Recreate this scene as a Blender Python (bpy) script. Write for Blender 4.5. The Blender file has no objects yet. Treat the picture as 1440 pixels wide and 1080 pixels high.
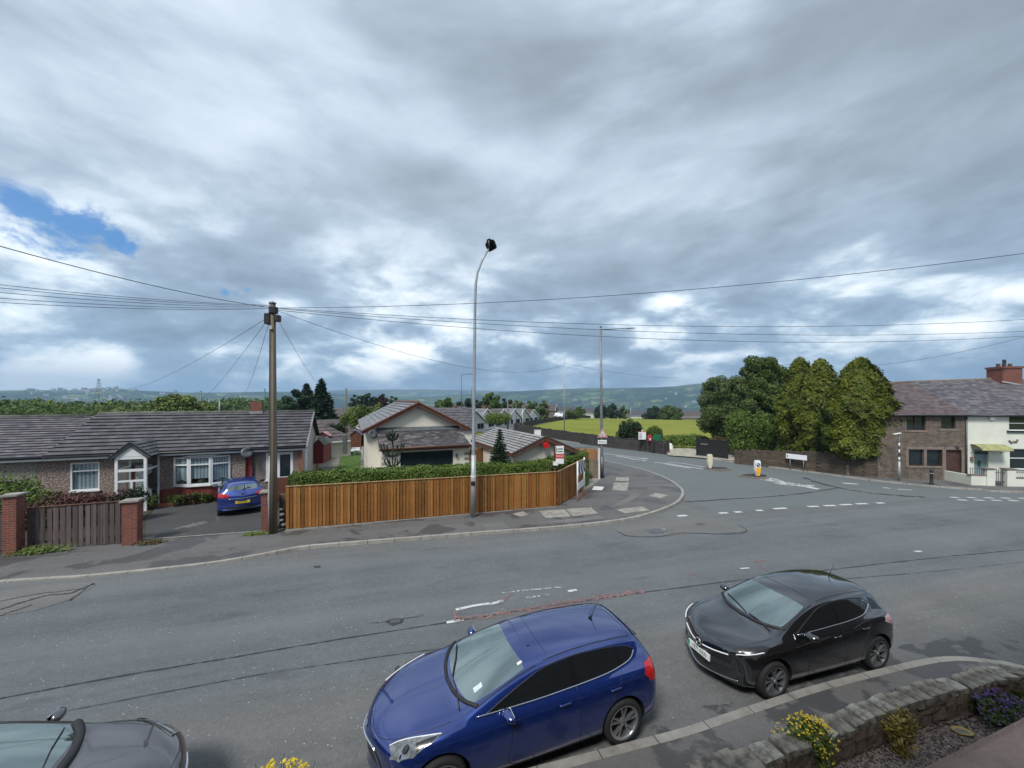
import bpy, bmesh, math, random
import numpy as np
from math import sin, cos, radians as R, pi, sqrt, atan2, exp
from mathutils import Vector, Matrix
from mathutils.bvhtree import BVHTree
from mathutils.geometry import delaunay_2d_cdt
random.seed(7)
SC = bpy.context.scene
COL = SC.collection
# ---------------------------------------------------------------- camera
F, CU, CV, CZ = 541.0, 720.0, 562.0, 5.0
cam_d = bpy.data.cameras.new('camera'); cam = bpy.data.objects.new('camera', cam_d); COL.objects.link(cam)
cam.location = (0, 0, CZ); cam.rotation_euler = (R(90), 0, 0)
cam_d.sensor_width = 36; cam_d.lens = 36*F/1440; cam_d.shift_y = -(540-CV)/1440
cam_d.clip_start = 0.05; cam_d.clip_end = 20000
SC.camera = cam
SC.view_settings.view_transform = 'Standard'; SC.view_settings.look = 'None'
SC.view_settings.gamma = 1; SC.view_settings.exposure = 1.22
SC.cycles.use_denoising = True
SC.cycles.max_bounces = 6; SC.cycles.volume_bounces = 1; SC.cycles.transparent_max_bounces = 12
SC.cycles.caustics_reflective = False; SC.cycles.caustics_refractive = False
# ---------------------------------------------------------------- node helper
class S:
    def __init__(s, nt, sock): s.nt, s.k = nt, sock
    def _m(s, op, *o, clamp=False):
        n = s.nt.nodes.new('ShaderNodeMath'); n.operation = op; n.use_clamp = clamp
        for i, v in enumerate((s,)+o):
            if isinstance(v, S): s.nt.links.new(v.k, n.inputs[i])
            else: n.inputs[i].default_value = v
        return S(s.nt, n.outputs[0])
    def __add__(s, o): return s._m('ADD', o)
    def __sub__(s, o): return s._m('SUBTRACT', o)
    def __mul__(s, o): return s._m('MULTIPLY', o)
    def __truediv__(s, o): return s._m('DIVIDE', o)
    __radd__ = __add__; __rmul__ = __mul__
    def __rsub__(s, o): return s*-1.0 + o
    def mx(s, o): return s._m('MAXIMUM', o)
    def mn(s, o): return s._m('MINIMUM', o)
    def pw(s, o): return s._m('POWER', o)
    def ab(s): return s._m('ABSOLUTE')
    def fr(s): return s._m('FRACT')
    def fl(s): return s._m('FLOOR')
    def lt(s, o): return s._m('LESS_THAN', o)
    def gt(s, o): return s._m('GREATER_THAN', o)
    def st(s, a, b):
        n = s.nt.nodes.new('ShaderNodeMapRange'); n.interpolation_type = 'SMOOTHSTEP'
        s.nt.links.new(s.k, n.inputs[0]); n.inputs[1].default_value = a; n.inputs[2].default_value = b
        if b < a:
            n.inputs[1].default_value = b; n.inputs[2].default_value = a; n.inputs[3].default_value = 1; n.inputs[4].default_value = 0
        return S(s.nt, n.outputs[0])
class T:
    """tree wrapper"""
    def __init__(s, nt): s.nt = nt
    def n(s, t, **kw):
        x = s.nt.nodes.new(t)
        for k, v in kw.items(): setattr(x, k, v)
        return x
    def l(s, a, b): s.nt.links.new(a.k if isinstance(a, S) else a, b)
    def put(s, inp, v):
        if isinstance(v, S): s.l(v, inp)
        elif hasattr(v, 'is_linked'): s.l(v, inp)
        elif isinstance(v, (tuple, list)) and len(v) == 3 and inp.type == 'RGBA': inp.default_value = (*v, 1)
        else: inp.default_value = v
    def coord(s, which='Object'): return s.n('ShaderNodeTexCoord').outputs[which]
    def sep(s, v):
        x = s.n('ShaderNodeSeparateXYZ'); s.l(v, x.inputs[0]); return [S(s.nt, o) for o in x.outputs]
    def comb(s, x, y, z=0.0):
        c = s.n('ShaderNodeCombineXYZ')
        for i, v in enumerate((x, y, z)): s.put(c.inputs[i], v)
        return c.outputs[0]
    def noise(s, vec, scale=1, detail=4, rough=.5, dist=0., col=False, w=None):
        x = s.n('ShaderNodeTexNoise'); s.l(vec, x.inputs['Vector'])
        x.inputs['Scale'].default_value = scale; x.inputs['Detail'].default_value = detail
        x.inputs['Roughness'].default_value = rough; x.inputs['Distortion'].default_value = dist
        return x.outputs['Color'] if col else S(s.nt, x.outputs[0])
    def voro(s, vec, scale=1, feat='F1', out='Distance', rnd=1.):
        x = s.n('ShaderNodeTexVoronoi', feature=feat); s.l(vec, x.inputs['Vector']); x.inputs['Scale'].default_value = scale
        x.inputs['Randomness'].default_value = rnd
        return S(s.nt, x.outputs[out])
    def mix(s, f, a, b):
        x = s.n('ShaderNodeMix', data_type='RGBA'); s.put(x.inputs[0], f); s.put(x.inputs[6], a); s.put(x.inputs[7], b)
        return x.outputs[2]
    def ramp(s, f, stops, mode='LINEAR'):
        x = s.n('ShaderNodeValToRGB'); s.l(f, x.inputs[0]); e = x.color_ramp.elements; x.color_ramp.interpolation = mode
        while len(e) < len(stops): e.new(.5)
        for i, (p, c) in enumerate(stops): e[i].position = p; e[i].color = (*c, 1)
        return x.outputs[0]
    def bump(s, h, strength=.3, dist=.02):
        x = s.n('ShaderNodeBump'); s.l(h, x.inputs['Height']); x.inputs['Strength'].default_value = strength; x.inputs['Distance'].default_value = dist
        return x.outputs[0]
    def vscale(s, v, k):
        x = s.n('ShaderNodeMapping'); s.l(v, x.inputs[0]); x.inputs['Scale'].default_value = k; return x.outputs[0]
# ---------------------------------------------------------------- world
SUN_EL, SUN_AZ = 52, 205          # azimuth clockwise from +Y (the sun stands behind the camera, a little to the left)
w = bpy.data.worlds.new('World'); SC.world = w; w.use_nodes = True
t = T(w.node_tree); w.node_tree.nodes.clear()
out = t.n('ShaderNodeOutputWorld'); 
sky = t.n('ShaderNodeTexSky', sky_type='NISHITA'); sky.sun_disc = False
sky.sun_elevation = R(SUN_EL); sky.sun_rotation = R(SUN_AZ); sky.air_density = 1.2; sky.ozone_density = 2.0
bgs = t.n('ShaderNodeBackground'); mul_ = t.n('ShaderNodeMix', data_type='RGBA', blend_type='MULTIPLY'); mul_.inputs[0].default_value = 1; t.l(sky.outputs[0], mul_.inputs[6]); mul_.inputs[7].default_value = (.20, .42, .64, 1); t.l(mul_.outputs[2], bgs.inputs[0]); bgs.inputs[1].default_value = 0.10
gen = t.coord('Generated'); nm = t.n('ShaderNodeVectorMath', operation='NORMALIZE'); t.l(gen, nm.inputs[0])
d = nm.outputs[0]; dx, dy, dz = t.sep(d); ez = dz.mx(0.0)
inv = S(t.nt, t.n('ShaderNodeValue').outputs[0]); inv.k.default_value = 1.0
inv = inv/(ez+.72)
pl = t.comb(dx*inv*1.35, dy*inv*1.35, ez*2.6)
warp = t.noise(pl, .9, 3, .5, 0, col=True)
va = t.n('ShaderNodeVectorMath', operation='MULTIPLY_ADD'); t.l(warp, va.inputs[0]); va.inputs[1].default_value = (.5, .5, .5); t.l(pl, va.inputs[2])
plw = va.outputs[0]
big = t.noise(plw, 1.7, 7, .53)             # broad light / dark sheets
fine = t.noise(plw, 4.2, 8, .58, .15)
ang = t.comb(dx*3.0, dy*3.0, ez*7.0)
puff = t.noise(ang, 1.9, 10, .57, .2)      # cumulus banks low in the sky
low = ez.st(.50, .10)
def blob(u, v, r, zs=1.9):
    vec = Vector(((u-CU)/F, 1, (CV-v)/F)).normalized(); q = t.n('ShaderNodeVectorMath', operation='DISTANCE'); t.l(t.comb(dx, dy, dz*zs), q.inputs[0]); q.inputs[1].default_value = (vec.x, vec.y, vec.z*zs)
    return (S(t.nt, q.outputs['Value'])/r).st(1.0, .0)
lift = None
for (u, v, r, am) in [(575, 500, .13, .12), (500, 515, .08, .09), (150, 500, .08, .11), (90, 526, .12, .12), (935, 425, .09, .10), (870, 455, .08, .06), (1010, 405, .12, .045), (1410, 440, .18, .07), (1180, 500, .13, .06), (990, 470, .15, .09), (330, 250, .35, .03), (120, 345, .2, .06), (900, 40, .35, .09), (1090, 270, .3, .06), (60, 60, .6, .05), (1330, 531, .17, .20),
      (650, 40, .30, -.10), (800, 85, .20, -.12), (520, 225, .20, -.055), (610, 255, .17, -.05), (1180, 130, .5, -.05), (620, 465, .16, -.03), (1090, 440, .25, -.05), (250, 470, .3, -.04), (1400, 515, .3, -.13), (840, 395, .2, -.05), (640, 150, .35, -.02)]:
    q_ = blob(u, v, r)*am; lift = q_ if lift is None else lift+q_
fa = low*.18 + .24
sh = big*(1.0-fa) + fine*fa
sh = sh*(1.0-low*.62) + (puff*.62)*low + low*.0
sh = sh + low*.012 + .012 + lift*((fine-.5)*2.6+1.0)
sv = sh.st(.215, .785)
c_hi = t.ramp(sv, [(0., (.15, .176, .205)), (.25, (.20, .237, .278)), (.50, (.275, .325, .388)), (.72, (.36, .418, .492)), (1., (.47, .53, .60))])
c_lo = t.ramp(sv, [(0., (.095, .135, .185)), (.32, (.15, .20, .265)), (.52, (.21, .28, .365)), (.62, (.32, .40, .48)), (.72, (.54, .61, .66)), (.88, (.84, .86, .85))])
cc = t.mix(low, c_hi, c_lo)
# blue-grey bank just over the hills
band = ez.st(.10, .0)
cc = t.mix(band*.42, cc, (.14, .21, .30))
def hole(u, v, r, add=0.0):
    vec = Vector(((u-CU)/F, 1, (CV-v)/F)).normalized()
    q = t.n('ShaderNodeVectorMath', operation='DISTANCE'); t.l(d, q.inputs[0]); q.inputs[1].default_value = vec
    return (S(t.nt, q.outputs['Value'])/r)
hn = t.noise(t.comb(dx, dy, dz*1.7), 13, 9, .66, .5); 
hm = None
for (u, v, r) in [(30, 292, .036), (62, 300, .040), (95, 312, .044), (128, 324, .040), (158, 338, .032), (186, 350, .020), (318, 411, .013), (332, 412, .011), (347, 408, .012)]:
    h_ = (1.0-hole(u, v, r)).mx(-1.0)
    hm = h_ if hm is None else hm.mx(h_)
hm = (hm + (hn-.5)*4.2).st(-.15, .85)*.92
bgc = t.n('ShaderNodeBackground'); t.l(cc, bgc.inputs[0]); bgc.inputs[1].default_value = 0.76
mb_ = t.n('ShaderNodeMixShader'); t.l(hm, mb_.inputs[0]); t.l(bgc.outputs[0], mb_.inputs[1]); t.l(bgs.outputs[0], mb_.inputs[2])
t.l(mb_.outputs[0], out.inputs[0])
# ---------------------------------------------------------------- sun
sd = bpy.data.lights.new('sun', 'SUN'); so = bpy.data.objects.new('sun', sd); COL.objects.link(so)
sd.energy = 1.5; sd.angle = R(16); sd.color = (1, .975, .94)
_a, _e = R(SUN_AZ), R(SUN_EL)
so.rotation_euler = Vector((sin(_a)*cos(_e), cos(_a)*cos(_e), sin(_e))).to_track_quat('Z', 'Y').to_euler()
# ---------------------------------------------------------------- geometry helpers
def pl_z(x, y): return -.012*x-.010*y
def px(u, v, h=0.0):
    a, b = (u-CU)/F, (v-CV)/F
    tt = (CZ-h)/(b-.012*a-.010)
    return Vector((a*tt, tt, CZ-b*tt))
def pxY(u, v, Y): return Vector(((u-CU)/F*Y, Y, CZ-(v-CV)/F*Y))
def pxl(u, v, P, ang):
    """pixel onto the vertical plane through P running at angle ang (degrees) in plan"""
    a, b = (u-CU)/F, (v-CV)/F; e = (cos(R(ang)), sin(R(ang)))
    tt = (P[0]*e[1]-P[1]*e[0])/(a*e[1]-e[0])
    return Vector((a*tt, tt, CZ-b*tt))
class MB:
    def __init__(s): s.v, s.f, s.m, s.uv = [], [], [], {}
    def add(s, vs, fs, mi=0):
        o = len(s.v); s.v += [tuple(p) for p in vs]
        for f in fs: s.f.append(tuple(i+o for i in f)); s.m.append(mi)
        return s
    def quad(s, a, b, c, d, mi=0, uv=None):
        s.add([a, b, c, d], [(0, 1, 2, 3)], mi)
        if uv: s.uv[len(s.f)-1] = uv
        return s
    def box(s, x0, x1, y0, y1, z0, z1, mi=0, M=None):
        p = [(x, y, z) for z in (z0, z1) for y in (y0, y1) for x in (x0, x1)]
        if M is not None: p = [M@Vector(q) for q in p]
        return s.add(p, [(0, 2, 3, 1), (4, 5, 7, 6), (0, 1, 5, 4), (2, 6, 7, 3), (0, 4, 6, 2), (1, 3, 7, 5)], mi)
    def bar(s, a, b, wx, wz, mi=0, up=(0, 0, 1)):
        a, b = Vector(a), Vector(b); dd = (b-a); L = dd.length; ex = dd/L
        ey = Vector(up).cross(ex)
        if ey.length < 1e-4: ey = Vector((1, 0, 0)).cross(ex)
        ey.normalize(); e3 = ex.cross(ey)
        M = Matrix((ex, ey, e3)).transposed().to_4x4(); M.translation = a
        return s.box(0, L, -wx/2, wx/2, -wz/2, wz/2, mi, M)
    def tube(s, pts, rad, n=8, mi=0, cap=True):
        pts = [Vector(p) for p in pts]; m = len(pts)
        rad = rad if isinstance(rad, (list, tuple)) else [rad]*m
        o = len(s.v); prev = None
        for i, p in enumerate(pts):
            tn = (pts[min(i+1, m-1)]-pts[max(i-1, 0)]).normalized()
            if prev is None: a = tn.orthogonal().normalized()
            else: a = (prev-tn*prev.dot(tn)).normalized()
            prev = a; b = tn.cross(a)
            for k in range(n): s.v.append(tuple(p+(a*cos(2*pi*k/n)+b*sin(2*pi*k/n))*rad[i]))
        for i in range(m-1):
            for k in range(n):
                s.f.append((o+i*n+k, o+i*n+(k+1) % n, o+(i+1)*n+(k+1) % n, o+(i+1)*n+k)); s.m.append(mi)
        if cap:
            s.f.append(tuple(o+k for k in reversed(range(n)))); s.m.append(mi)
            s.f.append(tuple(o+(m-1)*n+k for k in range(n))); s.m.append(mi)
        return s
    def lathe(s, prof, c=(0, 0, 0), n=24, mi=0, axis='z', a0=0, a1=2*pi):
        o = len(s.v); full = abs(a1-a0-2*pi) < 1e-6; nn = n if full else n+1
        for (r, h) in prof:
            for k in range(nn):
                an = a0+(a1-a0)*k/n
                if axis == 'z': p = (c[0]+r*cos(an), c[1]+r*sin(an), c[2]+h)
                else: p = (c[0]+r*cos(an), c[1]+h, c[2]+r*sin(an))
                s.v.append(p)
        for i in range(len(prof)-1):
            for k in range(n):
                k2 = (k+1) % nn
                s.f.append((o+i*nn+k, o+i*nn+k2, o+(i+1)*nn+k2, o+(i+1)*nn+k)); s.m.append(mi)
        return s
    def prism(s, poly, z0, z1, mi=0, zf=None, M=None):
        """poly in xy extruded; zf(x,y) adds ground height"""
        zf = zf or (lambda x, y: 0)
        n = len(poly)
        vs = [(x, y, zf(x, y)+z0) for x, y in poly]+[(x, y, zf(x, y)+z1) for x, y in poly]
        if M is not None: vs = [M@Vector(q) for q in vs]
        fs = [tuple(reversed(range(n))), tuple(range(n, 2*n))]+[(i, (i+1) % n, n+(i+1) % n, n+i) for i in range(n)]
        return s.add(vs, fs, mi)
    def xform(s, M): s.v = [tuple(M@Vector(p)) for p in s.v]; return s
    def merge(s, o, M=None):
        k = len(s.v); s.v += [tuple(M@Vector(p)) if M is not None else p for p in o.v]
        b = len(s.f); s.f += [tuple(i+k for i in f) for f in o.f]; s.m += o.m
        for q, u in o.uv.items(): s.uv[q+b] = u
        return s
    def build(s, name, mats, parent=None, smooth=False, bevel=0, sharp=None):
        me = bpy.data.meshes.new(name); me.from_pydata(s.v, [], s.f)
        for m in (mats if isinstance(mats, (list, tuple)) else [mats]): me.materials.append(m)
        if any(s.m): me.polygons.foreach_set('material_index', s.m)
        if s.uv:
            ul = me.uv_layers.new(name='UVMap')
            for fi, uv in s.uv.items():
                for li, c in zip(me.polygons[fi].loop_indices, uv): ul.data[li].uv = c
        if smooth or sharp:
            me.polygons.foreach_set('use_smooth', [True]*len(s.f))
            if sharp: me.set_sharp_from_angle(angle=R(sharp))
        o = bpy.data.objects.new(name, me); COL.objects.link(o)
        if parent is not None: o.parent = parent
        if bevel:
            bm = bmesh.new(); bm.from_mesh(me); bmesh.ops.bevel(bm, geom=bm.edges[:], offset=bevel, segments=2, affect='EDGES', clamp_overlap=True)
            bm.to_mesh(me); bm.free()
        me.update(); return o
def tag(o, label=None, cat=None, group=None, kind=None):
    if label: o['label'] = label
    if cat: o['category'] = cat
    if group: o['group'] = group
    if kind: o['kind'] = kind
    return o
def thing(name, label, cat, loc=(0, 0, 0), rz=0, group=None):
    o = bpy.data.objects.new(name, None); COL.objects.link(o); o.location = loc; o.rotation_euler = (0, 0, rz)
    o.empty_display_size = .3
    return tag(o, label, cat, group)
def copy_tree(o, parent=None):
    c = o.copy(); COL.objects.link(c); c.parent = parent
    for ch in list(o.children): copy_tree(ch, c)
    return c
def catmull(pts, n=6, closed=False):
    P_ = [np.array(p, float) for p in pts]; m = len(P_); res = []
    rng = range(m) if closed else range(m-1)
    for i in rng:
        g = lambda k: P_[k % m] if closed else P_[min(max(k, 0), m-1)]
        p0, p1, p2, p3 = g(i-1), g(i), g(i+1), g(i+2)
        for k in range(n):
            t_ = k/n; res.append(.5*((2*p1)+(-p0+p2)*t_+(2*p0-5*p1+4*p2-p3)*t_**2+(-p0+3*p1-3*p2+p3)*t_**3))
    if not closed: res.append(P_[-1])
    return [tuple(q) for q in res]
def text_mesh(txt, size, mat, M, name='lettering', parent=None, depth=.002, align='CENTER', sx=1.0):
    cu = bpy.data.curves.new(name, 'FONT'); cu.body = txt; cu.size = size; cu.align_x = align; cu.align_y = 'CENTER'; cu.extrude = depth
    o = bpy.data.objects.new(name, cu); COL.objects.link(o)
    me = bpy.data.meshes.new_from_object(o.evaluated_get(bpy.context.evaluated_depsgraph_get()))
    bpy.data.objects.remove(o); bpy.data.curves.remove(cu)
    me.transform(M@Matrix.Diagonal((sx, 1, 1, 1))); me.materials.clear(); me.materials.append(mat)
    o = bpy.data.objects.new(name, me); COL.objects.link(o)
    if parent is not None: o.parent = parent
    return o
# ---------------------------------------------------------------- materials
def newmat(name):
    m = bpy.data.materials.new(name); m.use_nodes = True; nt = m.node_tree; nt.nodes.clear(); tt = T(nt)
    o = tt.n('ShaderNodeOutputMaterial'); p = tt.n('ShaderNodeBsdfPrincipled'); tt.l(p.outputs[0], o.inputs[0])
    return m, tt, p, o
def pmat(name, c, rough=.6, var=.15, scale=3, bump=0, bscale=40, metal=0, spec=None, c2=None, bd=.01, coat=0, detail=5, stretch=None):
    m, tt, p, o = newmat(name); v = tt.coord()
    if stretch: v = tt.vscale(v, stretch)
    n = tt.noise(v, scale, detail, .6)
    c2 = c2 or tuple(x*(1-var) for x in c); c1 = c if var == 0 or c2 is None else tuple(min(1, x*(1+var)) for x in c)
    p.inputs['Base Color'].default_value = (*c, 1)
    if var or c2 != c: tt.l(tt.mix(n.st(.3, .7), c2, c1), p.inputs['Base Color'])
    p.inputs['Roughness'].default_value = rough; p.inputs['Metallic'].default_value = metal
    if spec is not None: p.inputs['Specular IOR Level'].default_value = spec
    if coat: p.inputs['Coat Weight'].default_value = coat; p.inputs['Coat Roughness'].default_value = .03
    if bump: tt.l(tt.bump(tt.noise(v, bscale, 4, .65), bump, bd), p.inputs['Normal'])
    return m
MT = {}
MT['white_pvc'] = pmat('white_pvc', (.74, .75, .75), .35, .05, 2)
MT['white_paint'] = pmat('white_paint', (.72, .72, .69), .6, .12, 6)
MT['black_metal'] = pmat('black_metal', (.02, .021, .023), .4, .2)
MT['galv'] = pmat('galvanised_steel', (.36, .385, .40), .5, .18, 5, metal=.35, stretch=(1, 1, .3))
MT['galv_dark'] = pmat('dark_steel', (.12, .13, .135), .5, .2, 5, metal=.4)
MT['alu'] = pmat('aluminium', (.6, .62, .63), .35, .08, 8, metal=.8)
MT['black_plastic'] = pmat('black_plastic', (.016, .017, .018), .45, .2)
MT['rubber'] = pmat('tyre_rubber', (.018, .018, .019), .8, .2)
MT['red_brown'] = pmat('red_brown_timber', (.118, .046, .026), .55, .25, 6)
MT['red_trim'] = pmat('red_painted', (.30, .03, .025), .5, .2, 5)
MT['cream_render'] = pmat('cream_render', (.70, .66, .565), .85, .06, 1.2, bump=.15, bscale=60)
MT['white_render'] = pmat('pale_cream_render', (.68, .69, .60), .85, .06, 1, bump=.2, bscale=40)
MT['wire'] = pmat('cable_black', (.02, .02, .022), .6, 0)
MT['concrete'] = pmat('concrete', (.30, .29, .26), .9, .25, 4, bump=.3, bscale=50)
MT['bark'] = pmat('bark', (.085, .065, .045), .9, .35, 8, bump=.6, bscale=20)
MT['terracotta'] = pmat('terracotta', (.35, .13, .07), .7, .2)
MT['plain_white'] = pmat('sign_white', (.78, .79, .80), .4, .02)
MT['ink_black'] = pmat('ink_black', (.01, .01, .012), .5, 0)
MT['sign_red'] = pmat('sign_red', (.55, .02, .03), .4, .05)
MT['sign_blue'] = pmat('sign_blue', (.012, .035, .09), .4, .05)
MT['sign_yellow'] = pmat('sign_yellow', (.85, .42, .02), .4, .05)
MT['green_paint'] = pmat('green_paint', (.01, .13, .06), .5, .2)
def glassmat(name, tint=(.02, .025, .028), rough=.03, spec=.6):
    m, tt, p, o = newmat(name); v = tt.coord(); n = tt.noise(v, 1.7, 3, .5)
    tt.l(tt.mix(n, tint, tuple(x*1.8 for x in tint)), p.inputs['Base Color'])
    p.inputs['Roughness'].default_value = rough; p.inputs['Specular IOR Level'].default_value = spec
    tt.l(tt.bump(tt.noise(v, 1.2, 2, .5), .02, .05), p.inputs['Normal']); return m
MT['window_glass'] = glassmat('window_glass', (.012, .019, .021))
MT['dark_glass'] = glassmat('dark_glass', (.006, .007, .008))
def curtain_mat():
    m, tt, p, o = newmat('net_curtain'); x, y, z = tt.sep(tt.coord())
    f = ((x+y)*46.0)._m('SINE')*.5+.5
    n = tt.noise(tt.coord(), 6, 3, .5)
    tt.l(tt.mix((f*.7+n*.5), (.16, .20, .23), (.62, .66, .70)), p.inputs['Base Color']); p.inputs['Roughness'].default_value = .9; return m
MT['curtain'] = curtain_mat()
def thin_glass():
    m = bpy.data.materials.new('clear_pane'); m.use_nodes = True; tt = T(m.node_tree); m.node_tree.nodes.clear()
    o = tt.n('ShaderNodeOutputMaterial'); g = tt.n('ShaderNodeBsdfGlossy'); g.inputs['Roughness'].default_value = .02
    tr = tt.n('ShaderNodeBsdfTransparent'); tr.inputs[0].default_value = (.9, .94, .94, 1)
    fr = tt.n('ShaderNodeLayerWeight')
    mx = tt.n('ShaderNodeMixShader'); fr.inputs[0].default_value = .5; tt.l((S(tt.nt, fr.outputs['Facing']).pw(3.0)*.6+.07), mx.inputs[0]); tt.l(tr.outputs[0], mx.inputs[1]); tt.l(g.outputs[0], mx.inputs[2]); tt.l(mx.outputs[0], o.inputs[0]); return m
MT['clear_pane'] = thin_glass()
def screen_glass(name='windscreen_glass', tint=(.72, .84, .80), k=.48, tr_c=(.55, .62, .60)):
    m = bpy.data.materials.new(name); m.use_nodes = True; tt = T(m.node_tree); m.node_tree.nodes.clear()
    o = tt.n('ShaderNodeOutputMaterial'); g = tt.n('ShaderNodeBsdfGlossy'); g.inputs['Roughness'].default_value = .03; g.inputs[0].default_value = (*tint, 1)
    tr = tt.n('ShaderNodeBsdfTransparent'); tr.inputs[0].default_value = (*tr_c, 1)
    mx = tt.n('ShaderNodeMixShader'); mx.inputs[0].default_value = k; tt.l(tr.outputs[0], mx.inputs[1]); tt.l(g.outputs[0], mx.inputs[2]); tt.l(mx.outputs[0], o.inputs[0]); return m
MT['windscreen'] = screen_glass()
def brick_mat(name, c1, c2, mort, bw=.225, bh=.075, m_=.01, bump=.4, sc=1.0, var=.3):
    m, tt, p, o = newmat(name); x, y, z = tt.sep(tt.coord())
    v = tt.comb(x+y, z, 0.0)
    b = tt.n('ShaderNodeTexBrick'); tt.l(v, b.inputs['Vector']); b.inputs['Scale'].default_value = sc
    b.inputs['Brick Width'].default_value = bw; b.inputs['Row Height'].default_value = bh; b.inputs['Mortar Size'].default_value = m_
    b.inputs['Color1'].default_value = (*c1, 1); b.inputs['Color2'].default_value = (*c2, 1); b.inputs['Mortar'].default_value = (*mort, 1); b.inputs['Bias'].default_value = -.1
    n = tt.noise(tt.coord(), 3, 6, .6)
    mm = tt.n('ShaderNodeMix', data_type='RGBA', blend_type='MULTIPLY'); mm.inputs[0].default_value = 1
    tt.l(b.outputs[0], mm.inputs[6]); tt.l(tt.ramp(n, [(.25, (1-var,)*3), (.75, (1+var*.4,)*3)]), mm.inputs[7]); tt.l(mm.outputs[2], p.inputs['Base Color'])
    p.inputs['Roughness'].default_value = .9
    h = S(tt.nt, b.outputs['Fac'])*-1.0+1.0+tt.noise(tt.coord(), 30, 3, .6)*.5
    tt.l(tt.bump(h, bump, .012), p.inputs['Normal']); return m
MT['brick'] = brick_mat('red_brick', (.24, .055, .035), (.17, .042, .03), (.20, .15, .12))
MT['brick_paint'] = brick_mat('painted_brick', (.21, .045, .035), (.18, .038, .03), (.16, .035, .028), m_=.006)
MT['cottage_stone'] = brick_mat('coursed_stone', (.185, .14, .105), (.105, .085, .07), (.20, .165, .135), bw=.42, bh=.13, m_=.014, bump=.9, var=.5)
MT['stone_dark'] = brick_mat('dark_dry_stone', (.085, .072, .062), (.045, .04, .036), (.02, .018, .016), bw=.34, bh=.14, m_=.02, bump=1., var=.5)
MT['stone_brown'] = brick_mat('boundary_stone', (.13, .095, .065), (.075, .058, .042), (.05, .04, .03), bw=.33, bh=.14, m_=.016, bump=1., var=.5)
MT['stone_trim'] = pmat('dressed_stone', (.20, .16, .13), .85, .2, 3, bump=.2)
def pebbledash(name, a, b, c_):
    m, tt, p, o = newmat(name); v = tt.coord()
    q = tt.voro(v, 20, out='Distance'); n = tt.noise(v, 1.3, 4, .6); n3 = tt.noise(v, 15, 3, .75)
    base = tt.mix(n3.st(.40, .60), a, b); tt.l(tt.mix(n.st(.35, .7)*.5, base, c_), p.inputs['Base Color'])
    p.inputs['Roughness'].default_value = .95; tt.l(tt.bump(q, .8, .02), p.inputs['Normal']); return m
MT['pebble_pink'] = pebbledash('pinkish_pebbledash', (.10, .075, .062), (.42, .33, .28), (.20, .15, .125))
MT['pebble_grey'] = pebbledash('greyish_pebbledash', (.13, .12, .10), (.38, .36, .31), (.24, .225, .195))
MT['plain_taupe'] = pmat('taupe_render', (.20, .165, .15), .9, .1, 2, bump=.3, bscale=80)
def tile_mat(name, a, b, c_, tw=.30, th=.33, hue=.3):
    """uv in metres: u along the eaves, v up the slope"""
    m, tt, p, o = newmat(name); uv = tt.coord('UV'); u, v, _ = tt.sep(uv)
    row = (v/th).fl(); cell = tt.comb((u/tw+row*.5).fl(), row, 0.0)
    wn = tt.n('ShaderNodeTexWhiteNoise', noise_dimensions='3D'); tt.l(cell, wn.inputs[0]); r = S(tt.nt, wn.outputs[0])
    n = tt.noise(uv, 1.1, 5, .6); n2 = tt.noise(uv, 14, 3, .6)
    f = r*.55+n*.35+n2*.3-.1
    col = tt.ramp(f, [(.15, a), (.5, b), (.85, c_)])
    ju = (u/tw+row*.5).fr(); gap = ju.lt(.035)
    col = tt.mix(tt.noise(uv, 2.1, 6, .68).st(.55, .70)*.38, col, tuple((x+y)*.5+.02 for x, y in zip(c_, (.12, .12, .075))))
    tt.l(tt.mix(gap*.75, col, tuple(x*.25 for x in a)), p.inputs['Base Color']); p.inputs['Roughness'].default_value = .62
    tt.l(tt.bump(n2+r*.4-gap*1.0, .35, .01), p.inputs['Normal']); return m
MT['tile_grey'] = tile_mat('concrete_tiles', (.050, .047, .052), (.082, .078, .086), (.13, .125, .135))
MT['slate_old'] = tile_mat('old_slates', (.055, .050, .058), (.11, .10, .112), (.19, .175, .185), .28, .2)
MT['tile_pale'] = tile_mat('pale_grey_tiles', (.19, .185, .18), (.26, .25, .245), (.34, .33, .32))
MT['slate_mixed'] = tile_mat('weathered_slates', (.04, .042, .048), (.075, .072, .08), (.24, .20, .19), .30, .14)
MT['slate_purple'] = tile_mat('purple_slates', (.062, .044, .047), (.108, .080, .082), (.17, .135, .132), .28, .18)
MT['tile_brown'] = tile_mat('brown_tiles', (.06, .045, .043), (.095, .075, .07), (.14, .115, .11))
MT['tile_mid'] = tile_mat('mid_grey_tiles', (.12, .118, .125), (.17, .17, .18), (.24, .24, .25))
MT['tile_edge'] = pmat('tile_undercut', (.012, .012, .014), .9, 0)  # near-black that paints the shade under roof courses and in the bow-window room
def wood_mat(name, a, b, c_, pw=.125, rough=.6):
    m, tt, p, o = newmat(name); v = tt.coord(); x, y, z = tt.sep(v)
    row = (x/pw).fl(); wn = tt.n('ShaderNodeTexWhiteNoise', noise_dimensions='1D'); tt.l(row, wn.inputs['W']); r = S(tt.nt, wn.outputs[0])
    g = tt.noise(tt.comb(x*1.0, y, z*.12), 30, 5, .6, .5); n = tt.noise(v, 1.5, 5, .6)
    f = r*.5+g*.45+n*.45-.2
    tt.l(tt.ramp(f, [(.15, a), (.5, b), (.85, c_)]), p.inputs['Base Color']); p.inputs['Roughness'].default_value = rough
    tt.l(tt.bump(g, .3, .005), p.inputs['Normal']); return m
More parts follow.
